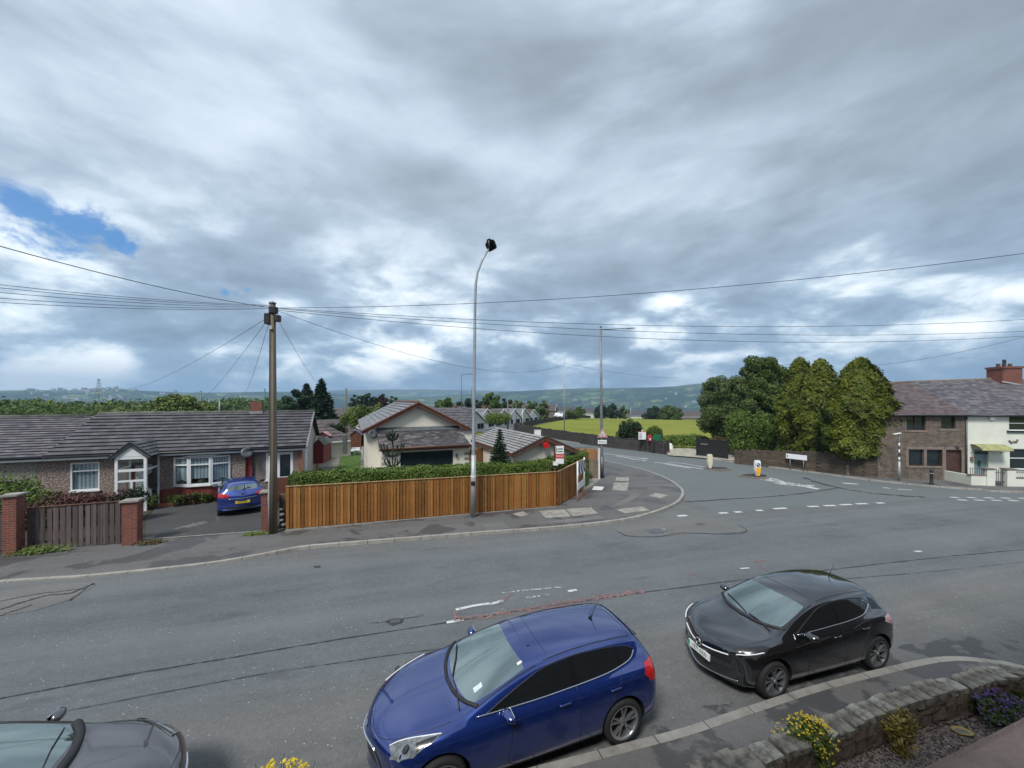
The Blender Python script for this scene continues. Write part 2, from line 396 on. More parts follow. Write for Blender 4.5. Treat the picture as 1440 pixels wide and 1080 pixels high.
MT['fence_new'] = wood_mat('treated_orange_timber', (.13, .050, .010), (.27, .108, .020), (.43, .205, .055))
MT['fence_cap'] = wood_mat('fence_capping', (.30, .17, .07), (.42, .26, .13), (.50, .34, .2))
MT['fence_grey'] = wood_mat('weathered_grey_timber', (.055, .04, .038), (.10, .075, .07), (.16, .125, .115), .1)
MT['fence_brown'] = wood_mat('dull_brown_timber', (.10, .075, .045), (.16, .125, .08), (.24, .2, .14), .12)
MT['pole_wood'] = wood_mat('pole_timber', (.06, .046, .03), (.12, .095, .062), (.19, .155, .11), .05)
def foliage(name, a, b, c_, scale=1.2, rough=.6, tr=.25):
    m, tt, p, o = newmat(name); v = tt.coord()
    n = tt.noise(v, scale, 4, .6); n2 = tt.noise(v, scale*14, 2, .6)
    tt.l(tt.ramp(n*.55+n2*.5-.03, [(.3, a), (.5, b), (.72, c_)]), p.inputs['Base Color']); p.inputs['Roughness'].default_value = rough
    p.inputs['Specular IOR Level'].default_value = .25
    p.inputs['Subsurface Weight'].default_value = 0
    return m
MT['leaf_cypress'] = foliage('golden_cypress_leaf', (.018, .034, .005), (.075, .098, .009), (.21, .215, .016), .9)
MT['leaf_mid'] = foliage('deciduous_leaf', (.024, .046, .009), (.066, .104, .018), (.14, .19, .036))
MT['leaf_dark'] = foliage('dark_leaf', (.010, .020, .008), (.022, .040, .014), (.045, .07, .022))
MT['leaf_bright'] = foliage('bright_leaf', (.05, .08, .018), (.11, .155, .035), (.19, .24, .06))
MT['leaf_hedge'] = foliage('hedge_leaf', (.035, .065, .010), (.095, .15, .024), (.18, .26, .05), 2)
MT['leaf_red'] = foliage('reddish_leaf', (.05, .018, .02), (.10, .04, .04), (.16, .085, .06), 2)
MT['leaf_rust'] = foliage('rusty_green_leaf', (.045, .035, .018), (.09, .07, .028), (.15, .10, .045), 2)
MT['leaf_purple'] = foliage('copper_leaf', (.018, .008, .010), (.035, .016, .02), (.06, .03, .03))
MT['leaf_spruce'] = foliage('spruce_needle', (.010, .028, .012), (.022, .052, .022), (.045, .085, .035), 2)
MT['petal_yellow'] = pmat('yellow_petal', (.75, .55, .03), .6, .15)
MT['petal_ochre'] = pmat('ochre_leaf', (.30, .22, .04), .6, .3)
MT['petal_purple'] = pmat('purple_petal', (.16, .10, .30), .7, .3)
from mathutils import noise as mn
# ---------------------------------------------------------------- terrain
def lerp_k(x, ks):
    if x <= ks[0][0]: return ks[0][1]
    for (a, za), (b, zb) in zip(ks, ks[1:]):
        if x <= b:
            q = (x-a)/(b-a); q = q*q*(3-2*q); return za+(zb-za)*q
    return ks[-1][1]
SKY_L = [(-400, 11), (0, 13.0), (60, 13.2), (130, 13), (165, 15.5), (200, 12), (260, 10), (320, 10.5), (390, 11), (450, 10), (520, 5), (600, 4), (660, 7), (700, 11.5), (740, 12.5), (790, 14.5), (830, 17), (870, 16.5), (920, 17), (950, 18), (980, 22), (1010, 25), (1060, 27), (1110, 25), (1160, 19), (1250, 12), (1440, 8), (1900, 8)]
SKY_F = [(-400, 5), (300, 6), (430, 12), (520, 14.0), (600, 14.5), (680, 13), (740, 10), (900, 8), (1900, 6)]
def lin_k(x, ks):
    if x <= ks[0][0]: return ks[0][1]
    for (a, za), (b, zb) in zip(ks, ks[1:]):
        if x <= b: return za+(zb-za)*(x-a)/(b-a)
    return ks[-1][1]
R1, R2 = 3000.0, 4800.0
def terr(X, Y):
    D = sqrt(X*X+Y*Y)
    cx = max(-90, min(90, X)); cy = max(-40, min(160, Y))
    z = pl_z(cx, cy)-.06
    if D < 140: return z
    az = atan2(X, Y); ca = max(cos(az), .35); u = CU+F*math.tan(max(-1.2, min(1.2, az)))
    zr = 5+lin_k(u, SKY_L)/F*R1*ca; zf = 5+lin_k(u, SKY_F)/F*R2*ca
    leftfall = 1.0+.6*max(0, min(1, (500-u)/300))
    zz = lerp_k(D, [(140, 0), (190, -1.5*leftfall), (260, -6*leftfall), (400, -17), (800, -44), (1400, -78), (1800, -72), (R1, zr), (R1+500, zr-70), (R2-700, -60), (R2, zf), (6500, -60)])
    n = mn.fractal(Vector((X/420, Y/420, 1.7)), 1, 2, 5)*min(1, (D-140)/900)
    amp = 13 if D < R1*.9 else (5 if D < R1+200 else 4)
    return z*max(0, 1-(D-140)/400)+zz+n*amp
azs = list(np.arange(-180, -64, 6.0))+list(np.arange(-64, 64.01, .5))+list(np.arange(70, 180, 6.0))
rs = [0.0]
r_ = 4.0
while r_ < 6500: rs.append(r_); r_ *= 1.034
vs = [(0, 0, terr(0, 0))]; fs = []
na = len(azs)
for r_ in rs[1:]:
    for a in azs:
        x, y = r_*sin(R(a)), r_*cos(R(a)); vs.append((x, y, terr(x, y)))
for k in range(na): fs.append((0, 1+(k+1) % na, 1+k))
for i in range(len(rs)-2):
    for k in range(na):
        a = 1+i*na+k; b = 1+i*na+(k+1) % na; fs.append((a, b, b+na, a+na))
def terrain_mat():
    m, tt, p, o = newmat('fields_and_hills'); v = tt.coord(); x, y, z = tt.sep(v)
    flat = tt.comb(x, y, 0.0)
    D = (x*x+y*y).pw(.5)
    # near field: long mown stripes of yellow-green grass
    n1 = tt.noise(flat, .05, 5, .6); n2 = tt.noise(tt.comb(x*.15, y*1.2, 0.0), .8, 4, .6)
    near = tt.ramp(n1*.5+n2*.5, [(.3, (.125, .15, .022)), (.5, (.195, .215, .034)), (.7, (.29, .29, .06))])
    # far patchwork
    wv = tt.n('ShaderNodeVectorMath', operation='MULTIPLY_ADD'); tt.l(tt.noise(flat, .003, 3, .5, col=True), wv.inputs[0]); wv.inputs[1].default_value = (160, 160, 0); tt.l(flat, wv.inputs[2])
    cell = tt.n('ShaderNodeTexVoronoi', feature='F1'); tt.l(wv.outputs[0], cell.inputs['Vector']); cell.inputs['Scale'].default_value = .013
    edge = tt.n('ShaderNodeTexVoronoi', feature='DISTANCE_TO_EDGE'); tt.l(wv.outputs[0], edge.inputs['Vector']); edge.inputs['Scale'].default_value = .013
    cc_ = tt.n('ShaderNodeSeparateColor'); tt.l(cell.outputs['Color'], cc_.inputs[0]); rnd = S(tt.nt, cc_.outputs[0])
    fld = tt.ramp(rnd, [(0, (.055, .09, .03)), (.2, (.075, .125, .035)), (.42, (.13, .175, .045)), (.62, (.19, .21, .06)), (.78, (.09, .11, .045)), (1, (.25, .25, .11))], 'CONSTANT')
    hed = S(tt.nt, edge.outputs[0]).lt(.045)
    wood = (tt.noise(flat, .0028, 6, .62)).st(.475, .54)
    wood2 = (tt.noise(flat, .012, 5, .65)).st(.52, .57)
    wm = (wood+wood2*.9+hed).mn(1.0)
    wcol = tt.mix(tt.noise(flat, .05, 3, .6), (.010, .022, .010), (.032, .052, .018))
    far = tt.mix(wm, fld, wcol)
    moor = tt.mix(tt.noise(flat, .004, 4, .6), (.085, .065, .055), (.12, .105, .06))
    hi = (z+tt.noise(flat, .002, 3, .5)*50.0).st(102, 142)
    far = tt.mix(hi, far, moor)
    tt.l(tt.mix(D.st(165, 260), near, far), p.inputs['Base Color']); p.inputs['Roughness'].default_value = .95; p.inputs['Specular IOR Level'].default_value = .1
    return m
MT['terrain'] = terrain_mat()
me = bpy.data.meshes.new('ground'); me.from_pydata(vs, [], fs); me.materials.append(MT['terrain']); me.polygons.foreach_set('use_smooth', [True]*len(fs))
ground = bpy.data.objects.new('ground', me); COL.objects.link(ground); tag(ground, kind='structure')
# ---------------------------------------------------------------- asphalt materials
def asphalt(name, a, b, speck=.5, patch=(.5, .5), stain=None, kerbtone=None):
    m, tt, p, o = newmat(name); v = tt.coord(); x, y, z = tt.sep(v)
    # coordinates along / across the main road (it runs 17 degrees off the X axis)
    c_, s_ = cos(R(17)), sin(R(17)); al = x*c_+y*s_; ac = y*c_-x*s_
    n = tt.noise(v, .35, 6, .6, .6); st = tt.noise(tt.comb(al*.12, ac*1.6, 0.0), 1.0, 5, .6)
    ag = tt.voro(v, 55); ag2 = tt.noise(v, 90, 3, .7)
    mid = tt.noise(v, 16, 4, .75); md2 = tt.noise(v, 5, 4, .7)
    f = n*.38+st*.42+ag2*.15+mid*.42+md2*.22-.28
    col = tt.ramp(f, [(.22, a), (.78, b)])
    if kerbtone:
        # tyre-polished tracks along each lane, and oil-darkened centres
        w1 = ((ac+n*.5)*2.05+al*.02)._m('SINE')*.5+.5; col = tt.mix(w1.pw(3.0)*.30, col, (.17, .178, .185)); od = tt.noise(tt.comb(al*.25, ac*.9, 0.0), 1.3, 5, .65).st(.56, .70); col = tt.mix(od*.42, col, (.055, .058, .062))
        # coarser, browner wearing course beside both kerbs
        nk = (ac+(n-.5)*.9+al*.018).st(kerbtone[0], kerbtone[0]-1.1); fk = (ac+(n-.5)*.8).st(kerbtone[1], kerbtone[1]+1.3)
        col = tt.mix((nk*.55+fk*.5).mn(1.0), col, tt.ramp(f, [(.25, (.082, .080, .075)), (.75, (.215, .205, .188))]))
    sp = (tt.voro(v, 26, out='Distance').lt(.12)*.8+tt.voro(v, 9, out='Distance').lt(.10)).mn(1.0); spn = tt.noise(v, 2.2, 3, .6).st(.45, .6)
    col = tt.mix(sp*speck*(spn*.7+.3), col, (.50, .50, .48))
    ds = tt.noise(v, 60, 2, .6).lt(.38); col = tt.mix(ds*.35, col, (.02, .02, .022))
    if stain:
        sm = tt.noise(v, stain[0], 6, .62, .4).st(stain[1], stain[1]+.045)
        col = tt.mix(sm*stain[2], col, stain[3])
        tt.l((sm*-.35+.85), p.inputs['Roughness'])
    else: p.inputs['Roughness'].default_value = .82
    tt.l(col, p.inputs['Base Color']); p.inputs['Specular IOR Level'].default_value = .35
    tt.l(tt.bump(ag*.6+ag2, .55, .012), p.inputs['Normal']); return m
def acr(u, v): p = px(u, v); return p.y*cos(R(17))-p.x*sin(R(17))
MT['asphalt'] = asphalt('main_road_asphalt', (.066, .075, .081), (.172, .187, .195), .8, kerbtone=(acr(350, 955), acr(600, 785)))
MT['asphalt_strip'] = asphalt('coarse_parking_asphalt', (.085, .080, .074), (.165, .155, .142), .9)
MT['asphalt_side'] = asphalt('side_road_asphalt', (.112, .128, .128), (.158, .176, .174), .2)
MT['asphalt_patch'] = asphalt('worn_patch_asphalt', (.10, .10, .096), (.20, .195, .185), .5)
MT['asphalt_dark'] = asphalt('fresh_tar', (.028, .030, .033), (.062, .064, .068), .3)
MT['pavement'] = asphalt('pavement_asphalt', (.078, .077, .076), (.172, .168, .162), .5, stain=(.55, .52, .55, (.042, .041, .042)))
MT['pavement_near'] = asphalt('stained_pavement', (.13, .125, .12), (.21, .20, .19), .2, stain=(.9, .51, .7, (.062, .062, .064)))
MT['gutter_stain'] = asphalt('damp_gutter', (.085, .087, .088), (.195, .195, .188), .6, stain=(1.1, .50, .75, (.05, .051, .054)))
MT['drive'] = asphalt('driveway_asphalt', (.040, .042, .043), (.085, .085, .083), .3, stain=(.5, .60, .6, (.21, .20, .18)))
def kerb_mat():
    m, tt, p, o = newmat('kerb_concrete'); v = tt.coord(); x, y, z = tt.sep(v); al = x*cos(R(17))+y*sin(R(17))
    j = (al/.915).fr().lt(.022); n = tt.noise(v, 5, 6, .7); n2 = tt.noise(v, 1.1, 4, .6)
    tt.l(tt.mix(j*.8, tt.ramp(n*.6+n2*.45, [(.3, (.15, .14, .125)), (.5, (.29, .275, .245)), (.72, (.40, .385, .35))]), (.05, .045, .04)), p.inputs['Base Color']); p.inputs['Roughness'].default_value = .9
    tt.l(tt.bump(n, .4, .01), p.inputs['Normal']); return m
MT['kerb'] = kerb_mat()
MT['slab'] = pmat('pale_concrete_slab', (.27, .255, .225), .9, .25, 4, bump=.3)
MT['slab_white'] = pmat('white_concrete_cover', (.60, .60, .58), .8, .06, 4)
def paint_mat(name, c, cover=.5, sc=9):
    m = bpy.data.materials.new(name); m.use_nodes = True; tt = T(m.node_tree); m.node_tree.nodes.clear()
    o = tt.n('ShaderNodeOutputMaterial'); p = tt.n('ShaderNodeBsdfPrincipled'); tr = tt.n('ShaderNodeBsdfTransparent'); mx = tt.n('ShaderNodeMixShader')
    v = tt.coord(); n = tt.noise(v, sc, 6, .75); p.inputs['Roughness'].default_value = .8
    tt.l(tt.mix(tt.noise(v, 3, 4, .6), c, tuple(q*.75 for q in c)), p.inputs['Base Color'])
    tt.l(n.st(.5-cover*.5+.25, .5-cover*.5+.16) if False else n.lt(.35+cover*.3), mx.inputs[0]); tt.l(tr.outputs[0], mx.inputs[1]); tt.l(p.outputs[0], mx.inputs[2]); tt.l(mx.outputs[0], o.inputs[0]); return m
MT['mark_white'] = paint_mat('worn_white_marking', (.62, .63, .62), .85)
MT['mark_faint'] = paint_mat('very_worn_marking', (.55, .55, .54), .45, 14)
MT['mark_pink'] = paint_mat('pink_survey_paint', (.30, .17, .155), .42, 11)
# ---------------------------------------------------------------- sheets
def sheet(name, poly, h, mat, kind='structure', parent=None, pixel=True):
    pts = [px(*q, h) for q in poly] if pixel else [Vector((q[0], q[1], pl_z(q[0], q[1])+h)) for q in poly]
    b = MB(); b.add(pts, [tuple(range(len(pts)))]); 
    me = bpy.data.meshes.new(name); bm = bmesh.new(); vs = [bm.verts.new(p) for p in pts]; f = bm.faces.new(vs)
    if f.normal.z < 0 or True:
        bm.normal_update()
        if f.normal.z < 0: bmesh.ops.reverse_faces(bm, faces=[f])
    bmesh.ops.triangulate(bm, faces=bm.faces[:]); bm.to_mesh(me); bm.free(); me.materials.append(mat)
    o = bpy.data.objects.new(name, me); COL.objects.link(o); 
    if parent is not None: o.parent = parent
    else: tag(o, kind=kind)
    return o
sheet('road', [(-75, -40), (75, -40), (75, 34), (30, 36), (14, 40), (3, 47.5), (-12, 46), (-75, 46)], 0, MT['asphalt'], pixel=False)
side = [(962, 700), (1010, 722), (1100, 714), (1240, 707), (1345, 700), (1450, 705), (1450, 690), (1239, 676), (1148, 663), (1079, 654.5), (1002, 645), (950, 638), (905, 631), (850, 626), (800, 621), (760, 615.5), (742, 618), (790, 640), (850, 652), (905, 663), (935, 674), (957, 687)]
sheet('side_road', side, .004, MT['asphalt_side'])
def offs(pts, dist):
    """offset an open 2D polyline to its left by dist"""
    res = []
    for i, p in enumerate(pts):
        a = Vector(pts[max(i-1, 0)][:2]); b = Vector(pts[min(i+1, len(pts)-1)][:2]); tn = (b-a).normalized()
        res.append((p[0]-tn.y*dist, p[1]+tn.x*dist))
    return res
def dense(pts, n=4): return [(p[0], p[1]) for p in catmull([tuple(q)[:2] for q in pts], n)]
def sweep_kerb(name, line, hf, width, mat, side=1):
    """kerb stone band on the left of the line"""
    inner = offs(line, width*side); b = MB(); n = len(line)
    for i in range(n-1):
        g = [(*line[i], hf(*line[i])), (*line[i+1], hf(*line[i+1])), (*inner[i+1], hf(*inner[i+1])), (*inner[i], hf(*inner[i]))]
        top = [(x, y, pl_z(x, y)+h+.006) for x, y, h in g]; bot = [(x, y, pl_z(x, y)-.03) for x, y, h in g]
        if side < 0: top = top[::-1]; 
        b.add(top, [(0, 1, 2, 3)]); 
        if side < 0: top = top[::-1]
        b.add([bot[0], bot[1], top[1], top[0]], [(0, 1, 2, 3)]); b.add([bot[3], bot[2], top[2], top[3]], [(3, 2, 1, 0)])
    return tag(b.build(name, mat), kind='structure')
def slab_poly(name, poly, hf, mat):
    me = bpy.data.meshes.new(name); bm = bmesh.new(); vs = [bm.verts.new((x, y, pl_z(x, y)+hf(x, y))) for x, y in poly]; f = bm.faces.new(vs); bm.normal_update()
    if f.normal.z < 0: bmesh.ops.reverse_faces(bm, faces=[f])
    bmesh.ops.triangulate(bm, faces=bm.faces[:]); bm.to_mesh(me); bm.free(); me.materials.append(mat)
    o = bpy.data.objects.new(name, me); COL.objects.link(o); return tag(o, kind='structure')
def hp(x, y):
    q = max(0, min(1, (x+9.3)/2.0)); return .035+.075*q*q*(3-2*q)
# far pavement round the corner
kp = [px(u, v) for u, v in [(0, 820), (60, 816), (120, 812), (240, 800), (330, 789), (390, 780), (440, 772), (560, 762), (680, 752.5), (780, 745), (860, 736.5), (905, 728), (940, 716), (957, 706), (962, 695), (955, 685), (935, 673), (905, 662), (870, 653.5), (835, 646), (800, 638), (770, 629), (740, 620), (715, 613)]]
kl = dense([(kp[0].x-k*10, kp[0].y-k*2.95) for k in (4, 3, 2, 1, .5, .2)]+kp, 4)
sweep_kerb('kerb', kl, hp, .13, MT['kerb'])
ki = offs(kl, .12)
inner = [px(u, v) for u, v in [(716, 609), (745, 613), (770, 622), (790, 640), (812, 660), (800, 690), (770, 706), (600, 716), (402, 735), (370, 735), (200, 745), (0, 765)]]
slab_poly('pavement', ki+[(p.x, p.y) for p in inner]+[(inner[-1].x-55, inner[-1].y-16)], hp, MT['pavement'])
# near pavement, its kerb turns away into a side street at the right
kn = [px(u, v) for u, v in [(960, 1033), (1040, 1006), (1127, 977), (1185, 961), (1237, 948), (1293, 935), (1327, 930.5), (1360, 931), (1393, 935), (1440, 944)]]
k2 = dense([(kn[0].x-k, kn[0].y-k*.285) for k in (60, 50, 40, 30, 20, 12, 7, 4, 2, 1)]+kn+[(kn[-1].x+1.5, kn[-1].y-1.2), (kn[-1].x+3, kn[-1].y-5), (kn[-1].x+4, kn[-1].y-14)], 4)
hn_ = lambda x, y: .10
sweep_kerb('kerb', k2, hn_, .14, MT['kerb'], side=-1)
k2i = offs(k2, -.13)
slab_poly('pavement', k2i+[(-8, -16), (-62, -20)], hn_, MT['pavement_near'])
# right-hand pavement in front of the stone houses and boundary wall
kr = [px(u, v) for u, v in [(1002, 647), (1040, 652), (1079, 657), (1148, 666), (1200, 673), (1239, 678), (1322, 686), (1380, 690), (1450, 694)]]
k3 = dense(kr+[(kr[-1].x+20, kr[-1].y-1)], 3)
sweep_kerb('kerb', k3, hn_, .14, MT['kerb'])
k3i = offs(k3, .13)
slab_poly('pavement', k3i+[(60, 40), (30, 42), (22, 40)], hn_, MT['pavement'])
# field-side pavement, lighter concrete in front of the notice board
kf = [px(u, v) for u, v in [(985, 644.5), (950, 641), (920, 635.5), (880, 631), (850, 627), (800, 622), (770, 617.5), (745, 612), (722, 607), (700, 604)]]
k4 = dense(kf, 3)
sweep_kerb('kerb', k4, hn_, .14, MT['kerb'], side=-1)
k4i = offs(k4, -.13)
k4b = offs(k4, -1.7)
slab_poly('pavement', k4i+k4b[::-1], hn_, MT['pavement'])
sheet('gateway_gravel', [(940, 640), (985, 643.5), (1035, 648), (1030, 640), (1000, 634), (960, 629), (935, 632)], .112, pmat('pale_gravel', (.36, .33, .26), .9, .3, 2, bump=.6))
# small roads beyond, draped over the land
def strip(name, pts, wd, mat, h=.10):
    c = dense(pts, 6); L_ = offs(c, wd/2); R_ = offs(c, -wd/2); b = MB()
    zt = lambda p: terr(*p)+h
    for i in range(len(c)-1):
        b.add([(*L_[i], zt(L_[i])), (*R_[i], zt(R_[i])), (*R_[i+1], zt(R_[i+1])), (*L_[i+1], zt(L_[i+1]))], [(0, 1, 2, 3)])
    return tag(b.build(name, mat), kind='structure')
strip('lane', [px(u, v) for u, v in [(800, 630), (745, 616), (700, 607.5), (655, 603.5), (600, 602)]], 6.5, MT['asphalt_side'])
strip('lane', [px(u, v) for u, v in [(690, 605), (715, 600), (745, 595), (775, 590), (800, 586.5), (815, 585)]], 7, MT['asphalt_side'])
# ---------------------------------------------------------------- road surface details
def line_px(name, pts, wd, mat, h=.012, kind='structure', w2=None):
    c = [px(u, v) for u, v in pts]; c2 = [(p.x, p.y) for p in c]
    if len(c2) > 2: c2 = dense(c2, 5)
    L_ = offs(c2, wd/2); R_ = offs(c2, -wd/2); b = MB()
    if mat is MT['asphalt_dark']:
        rr = random.Random(int(pts[0][0])); q_ = [rr.uniform(.15, 1.25) for _ in c2]; L_ = [Vector(c_).lerp(Vector(l_), k_) for c_, l_, k_ in zip(c2, L_, q_)]; R_ = [Vector(c_).lerp(Vector(l_), k_) for c_, l_, k_ in zip(c2, R_, q_)]
    for i in range(len(c2)-1):
        b.add([(*R_[i], pl_z(*R_[i])+h), (*R_[i+1], pl_z(*R_[i+1])+h), (*L_[i+1], pl_z(*L_[i+1])+h), (*L_[i], pl_z(*L_[i])+h)], [(0, 1, 2, 3)])
    return tag(b.build(name, mat), kind=kind)
def wob(pts, amp=1.2, n=7, seed=1):
    rr = random.Random(seed); q = catmull(pts, n); return [(x+rr.uniform(-amp, amp), y+rr.uniform(-amp*.5, amp*.5)) for x, y in q]
sheet('gutter', [(900, 1030), (930, 1014), (960, 1009), (990, 992), (1025, 990), (1060, 968), (1090, 962), (1130, 940), (1170, 938), (1205, 922), (1240, 921), (1270, 906), (1310, 903), (1345, 892), (1400, 897), (1440, 886), (1440, 940), (1393, 933), (1360, 929), (1327, 928), (1293, 933), (1237, 946), (1127, 975), (960, 1031), (880, 1060)], .010, MT['gutter_stain'])
sheet('road_patch', wob([(862, 744), (880, 738), (920, 732), (956, 727), (1012, 730), (1030, 735), (1042, 741), (1050, 747), (1010, 750), (975, 750), (934, 754), (905, 756), (878, 752)], .7, 3, 4), .008, MT['asphalt_patch'])
line_px('crack', wob([(870, 748), (884, 754), (915, 755), (934, 754), (950, 750), (975, 750), (1010, 751), (1040, 750), (1050, 746), (1040, 739)], .6, 4, 3), .06, MT['asphalt_dark'], .014)
sheet('road_patch', wob([(0, 866), (0, 836), (60, 823), (132, 820), (112, 836), (92, 845), (50, 858)], .6, 3, 5), .008, MT['asphalt_patch'])
for i, pts in enumerate([[(0, 858), (30, 848), (66, 838), (100, 834), (132, 821)], [(0, 846), (40, 838), (75, 833), (120, 829)], [(98, 845), (110, 836), (132, 820)], [(0, 866), (20, 860), (45, 851)]]):
    line_px('crack', wob(pts, .9, 4, 10+i), .05 if i else .09, MT['asphalt_dark'], .014)
for pts, wd in [([(0, 983), (160, 953), (320, 926), (480, 899), (640, 874), (770, 853), (900, 834)], .035), ([(900, 834), (1040, 816), (1180, 800), (1310, 785), (1440, 773)], .04), ([(80, 1003), (350, 952), (500, 929), (640, 910), (760, 893)], .02), ([(1130, 818), (1290, 806), (1440, 790)], .02), ([(960, 706), (1100, 697), (1180, 686)], .18), ([(1130, 672), (1170, 684), (1230, 694), (1300, 699)], .35)]:
    line_px('road_seam', wob(pts, .5, 4, int(pts[0][0]+7)), wd, MT['asphalt_dark'], .011)
dash = [(205, 240, 697, 695), (268, 296, 693, 691), (355, 382, 686, 685), (426, 478, 679, 676), (563, 608, 670, 669), (630, 676, 667, 665), (695, 742, 663, 661), (760, 806, 659, 658), (842, 874, 656, 655)]
for a, b, c, d_ in dash:
    line_px('give_way_line', [(940+a/2.88, 480+c/2.88), (940+b/2.88, 480+d_/2.88)], .20, MT['mark_white'])
line_px('give_way_line', [(953, 726), (966, 725)], .2, MT['mark_white'])
for i in range(5):
    u = 1336+i*24
    line_px('give_way_line', [(u, 699.5+i*.3), (u+13, 700+i*.3)], .2, MT['mark_white']); line_px('give_way_line', [(u+10, 703+i*.3), (u+24, 703.6+i*.3)], .2, MT['mark_white'])
for pts, wd in [([(849, 637.5), (880, 641.5), (911, 645)], .16), ([(866, 641), (884, 644.3), (893, 646.3)], .2), ([(893, 646.3), (903, 645.6), (911, 645)], .2), ([(903, 647.8), (909, 648.2)], .3), ([(920, 650.5), (938, 652), (960, 655.5), (988, 659.5)], .2), ([(935, 652.5), (955, 656), (972, 658.5)], .2), ([(938, 649.7), (965, 652.5), (990, 657)], .14),
    ([(1185, 679.5), (1206, 681)], .3), ([(1242, 686), (1252, 687)], .2), ([(1262, 688), (1283, 689.5)], .15), ([(1133, 684.5), (1151, 688)], .4), ([(1000, 660), (990, 657.5)], .2)]:
    line_px('lane_line', pts, wd, MT['mark_white'])
sheet('lane_line', wob([(1068, 673.5), (1085, 672), (1104, 677), (1128, 681), (1146, 682.5), (1136, 685), (1112, 682.5), (1095, 681), (1085, 677)], .6, 3, 8), .013, paint_mat('crumbling_marking', (.5, .51, .5), .6, 3.5))
for pts, wd, m_ in [([(641, 858), (668, 852), (690, 849)], .10, 'mark_white'), ([(690, 850), (708, 845)], .1, 'mark_white'), ([(628, 876), (652, 872)], .10, 'mark_white'), ([(740, 841), (772, 836)], .09, 'mark_faint'), ([(799, 832), (811, 830)], .1, 'mark_white'), ([(706, 834), (745, 830), (790, 826)], .06, 'mark_faint'),
    ([(642, 874), (700, 865), (780, 851), (850, 840), (903, 831)], .24, 'mark_pink'), ([(643, 860), (645, 874)], .2, 'mark_pink'), ([(700, 851), (720, 834)], .1, 'mark_pink'), ([(1055, 790), (1079, 788)], .12, 'mark_pink'), ([(1060, 791), (1081, 803)], .12, 'mark_pink'), ([(970, 806), (980, 811)], .2, 'mark_pink'), ([(1041, 800), (1054, 799)], .07, 'mark_white'), ([(1286, 776), (1296, 775.5)], .1, 'mark_white')]:
    line_px('painted_line', pts, wd, MT[m_], .012)
sheet('tar_spot', wob([(541, 874), (552, 870), (566, 870), (566, 875), (552, 880)], .6, 3, 9), .008, MT['asphalt_dark'])
line_px('crack', wob([(520, 877), (545, 874), (595, 866)], .5, 4, 2), .02, MT['asphalt_dark'], .012)
sheet('tar_spot', [(440, 796), (450, 795), (451, 798), (442, 798.5)], .008, MT['asphalt_dark'])
# inspection covers and slabs
def cover(label, u, v, wd, ln, ang, mat, h, name='inspection_cover', frame=True):
    c = px(u, v, h); t_ = thing(name, label, 'manhole cover' if 'cover' in name else 'drain', (c.x, c.y, c.z), R(ang))
    b = MB(); b.box(-ln/2, ln/2, -wd/2, wd/2, -.02, .006); b.build('frame', MT['galv_dark'], t_)
    b = MB(); b.box(-ln/2+.03, ln/2-.03, -wd/2+.03, wd/2-.03, -.01, .012); b.build('lid', mat, t_)
    return t_
cover('square iron inspection cover in the worn patch at the junction mouth', 921, 747, .45, .55, 15, MT['galv_dark'], .012)
cover('small pale water cover just right of the square one', 933, 744.5, .18, .25, 15, MT['slab'], .012)
cover('small dark cover nearer the right end of the worn patch', 985, 737, .25, .35, 15, MT['galv_dark'], .012)
cover('round-cornered iron cover set in tar on the main road', 556, 873.5, .12, .22, 15, MT['galv_dark'], .014)
# gully grating by the near kerb
g = px(1165, 958, .012); gt = thing('gully_grating', 'slotted iron gully grating beside the near kerb by the black car', 'drain', g, R(17))
b = MB(); b.box(-.33, .33, -.24, -.20, -.02, .01); b.box(-.33, .33, .20, .24, -.02, .01); b.box(-.33, -.29, -.2, .2, -.02, .01); b.box(.29, .33, -.2, .2, -.02, .01); b.build('frame', MT['galv_dark'], gt)
b = MB()
for i in range(9): b.box(-.27+i*.062, -.27+i*.062+.03, -.2, .2, -.02, .006)
b.build('bars', MT['galv_dark'], gt)
b = MB(); b.box(-.29, .29, -.2, .2, -.022, -.012); b.build('pit', MT['ink_black'], gt)
Z3 = lambda a: [(640+x/4.5, 540+y/4.5) for x, y in a]
for i, (poly, m_) in enumerate([([(530, 803), (690, 792), (735, 838), (575, 848)], 'slab'), ([(700, 791), (860, 780), (905, 820), (745, 837)], 'slab'), ([(1020, 793), (1180, 775), (1235, 800), (1070, 818)], 'slab'), ([(1225, 708), (1270, 688), (1350, 705), (1300, 723)], 'slab'),
      ([(995, 672), (1005, 625), (1098, 622), (1090, 677)], 'slab'), ([(1015, 612), (1020, 590), (1100, 590), (1100, 615)], 'slab'), ([(865, 670), (880, 647), (943, 650), (930, 672)], 'slab_white'), ([(360, 820), (430, 805), (468, 828), (410, 840)], 'slab')]):
    sheet('paving_slab', Z3(poly), .118, MT[m_])
for poly in ([(1110, 683), (1188, 688), (1150, 720), (1060, 765), (960, 785), (1040, 745), (1100, 715)], [(175, 885), (300, 872), (345, 912), (200, 930)], [(560, 870), (700, 856), (860, 842), (900, 830), (960, 850), (700, 880)]):
    sheet('pavement_patch', Z3(poly), .115, MT['asphalt_patch'])
sheet('pavement_patch', Z3([(720, 700), (820, 680), (860, 700), (800, 730), (720, 730)]), .115, pmat('rust_stained_asphalt', (.13, .08, .06), .9, .3))
line_px('painted_line', [(890, 684.5), (925, 685), (947, 686)], .05, MT['mark_faint'], .12)
line_px('edging_strip', [(140, 768), (200, 760), (250, 757), (372, 748)], .09, MT['slab'], .052)
for pts in ([(180, 770), (250, 778), (320, 779)], [(0, 790), (80, 776), (150, 778)], [(40, 800), (120, 790), (180, 786)]):
    pass
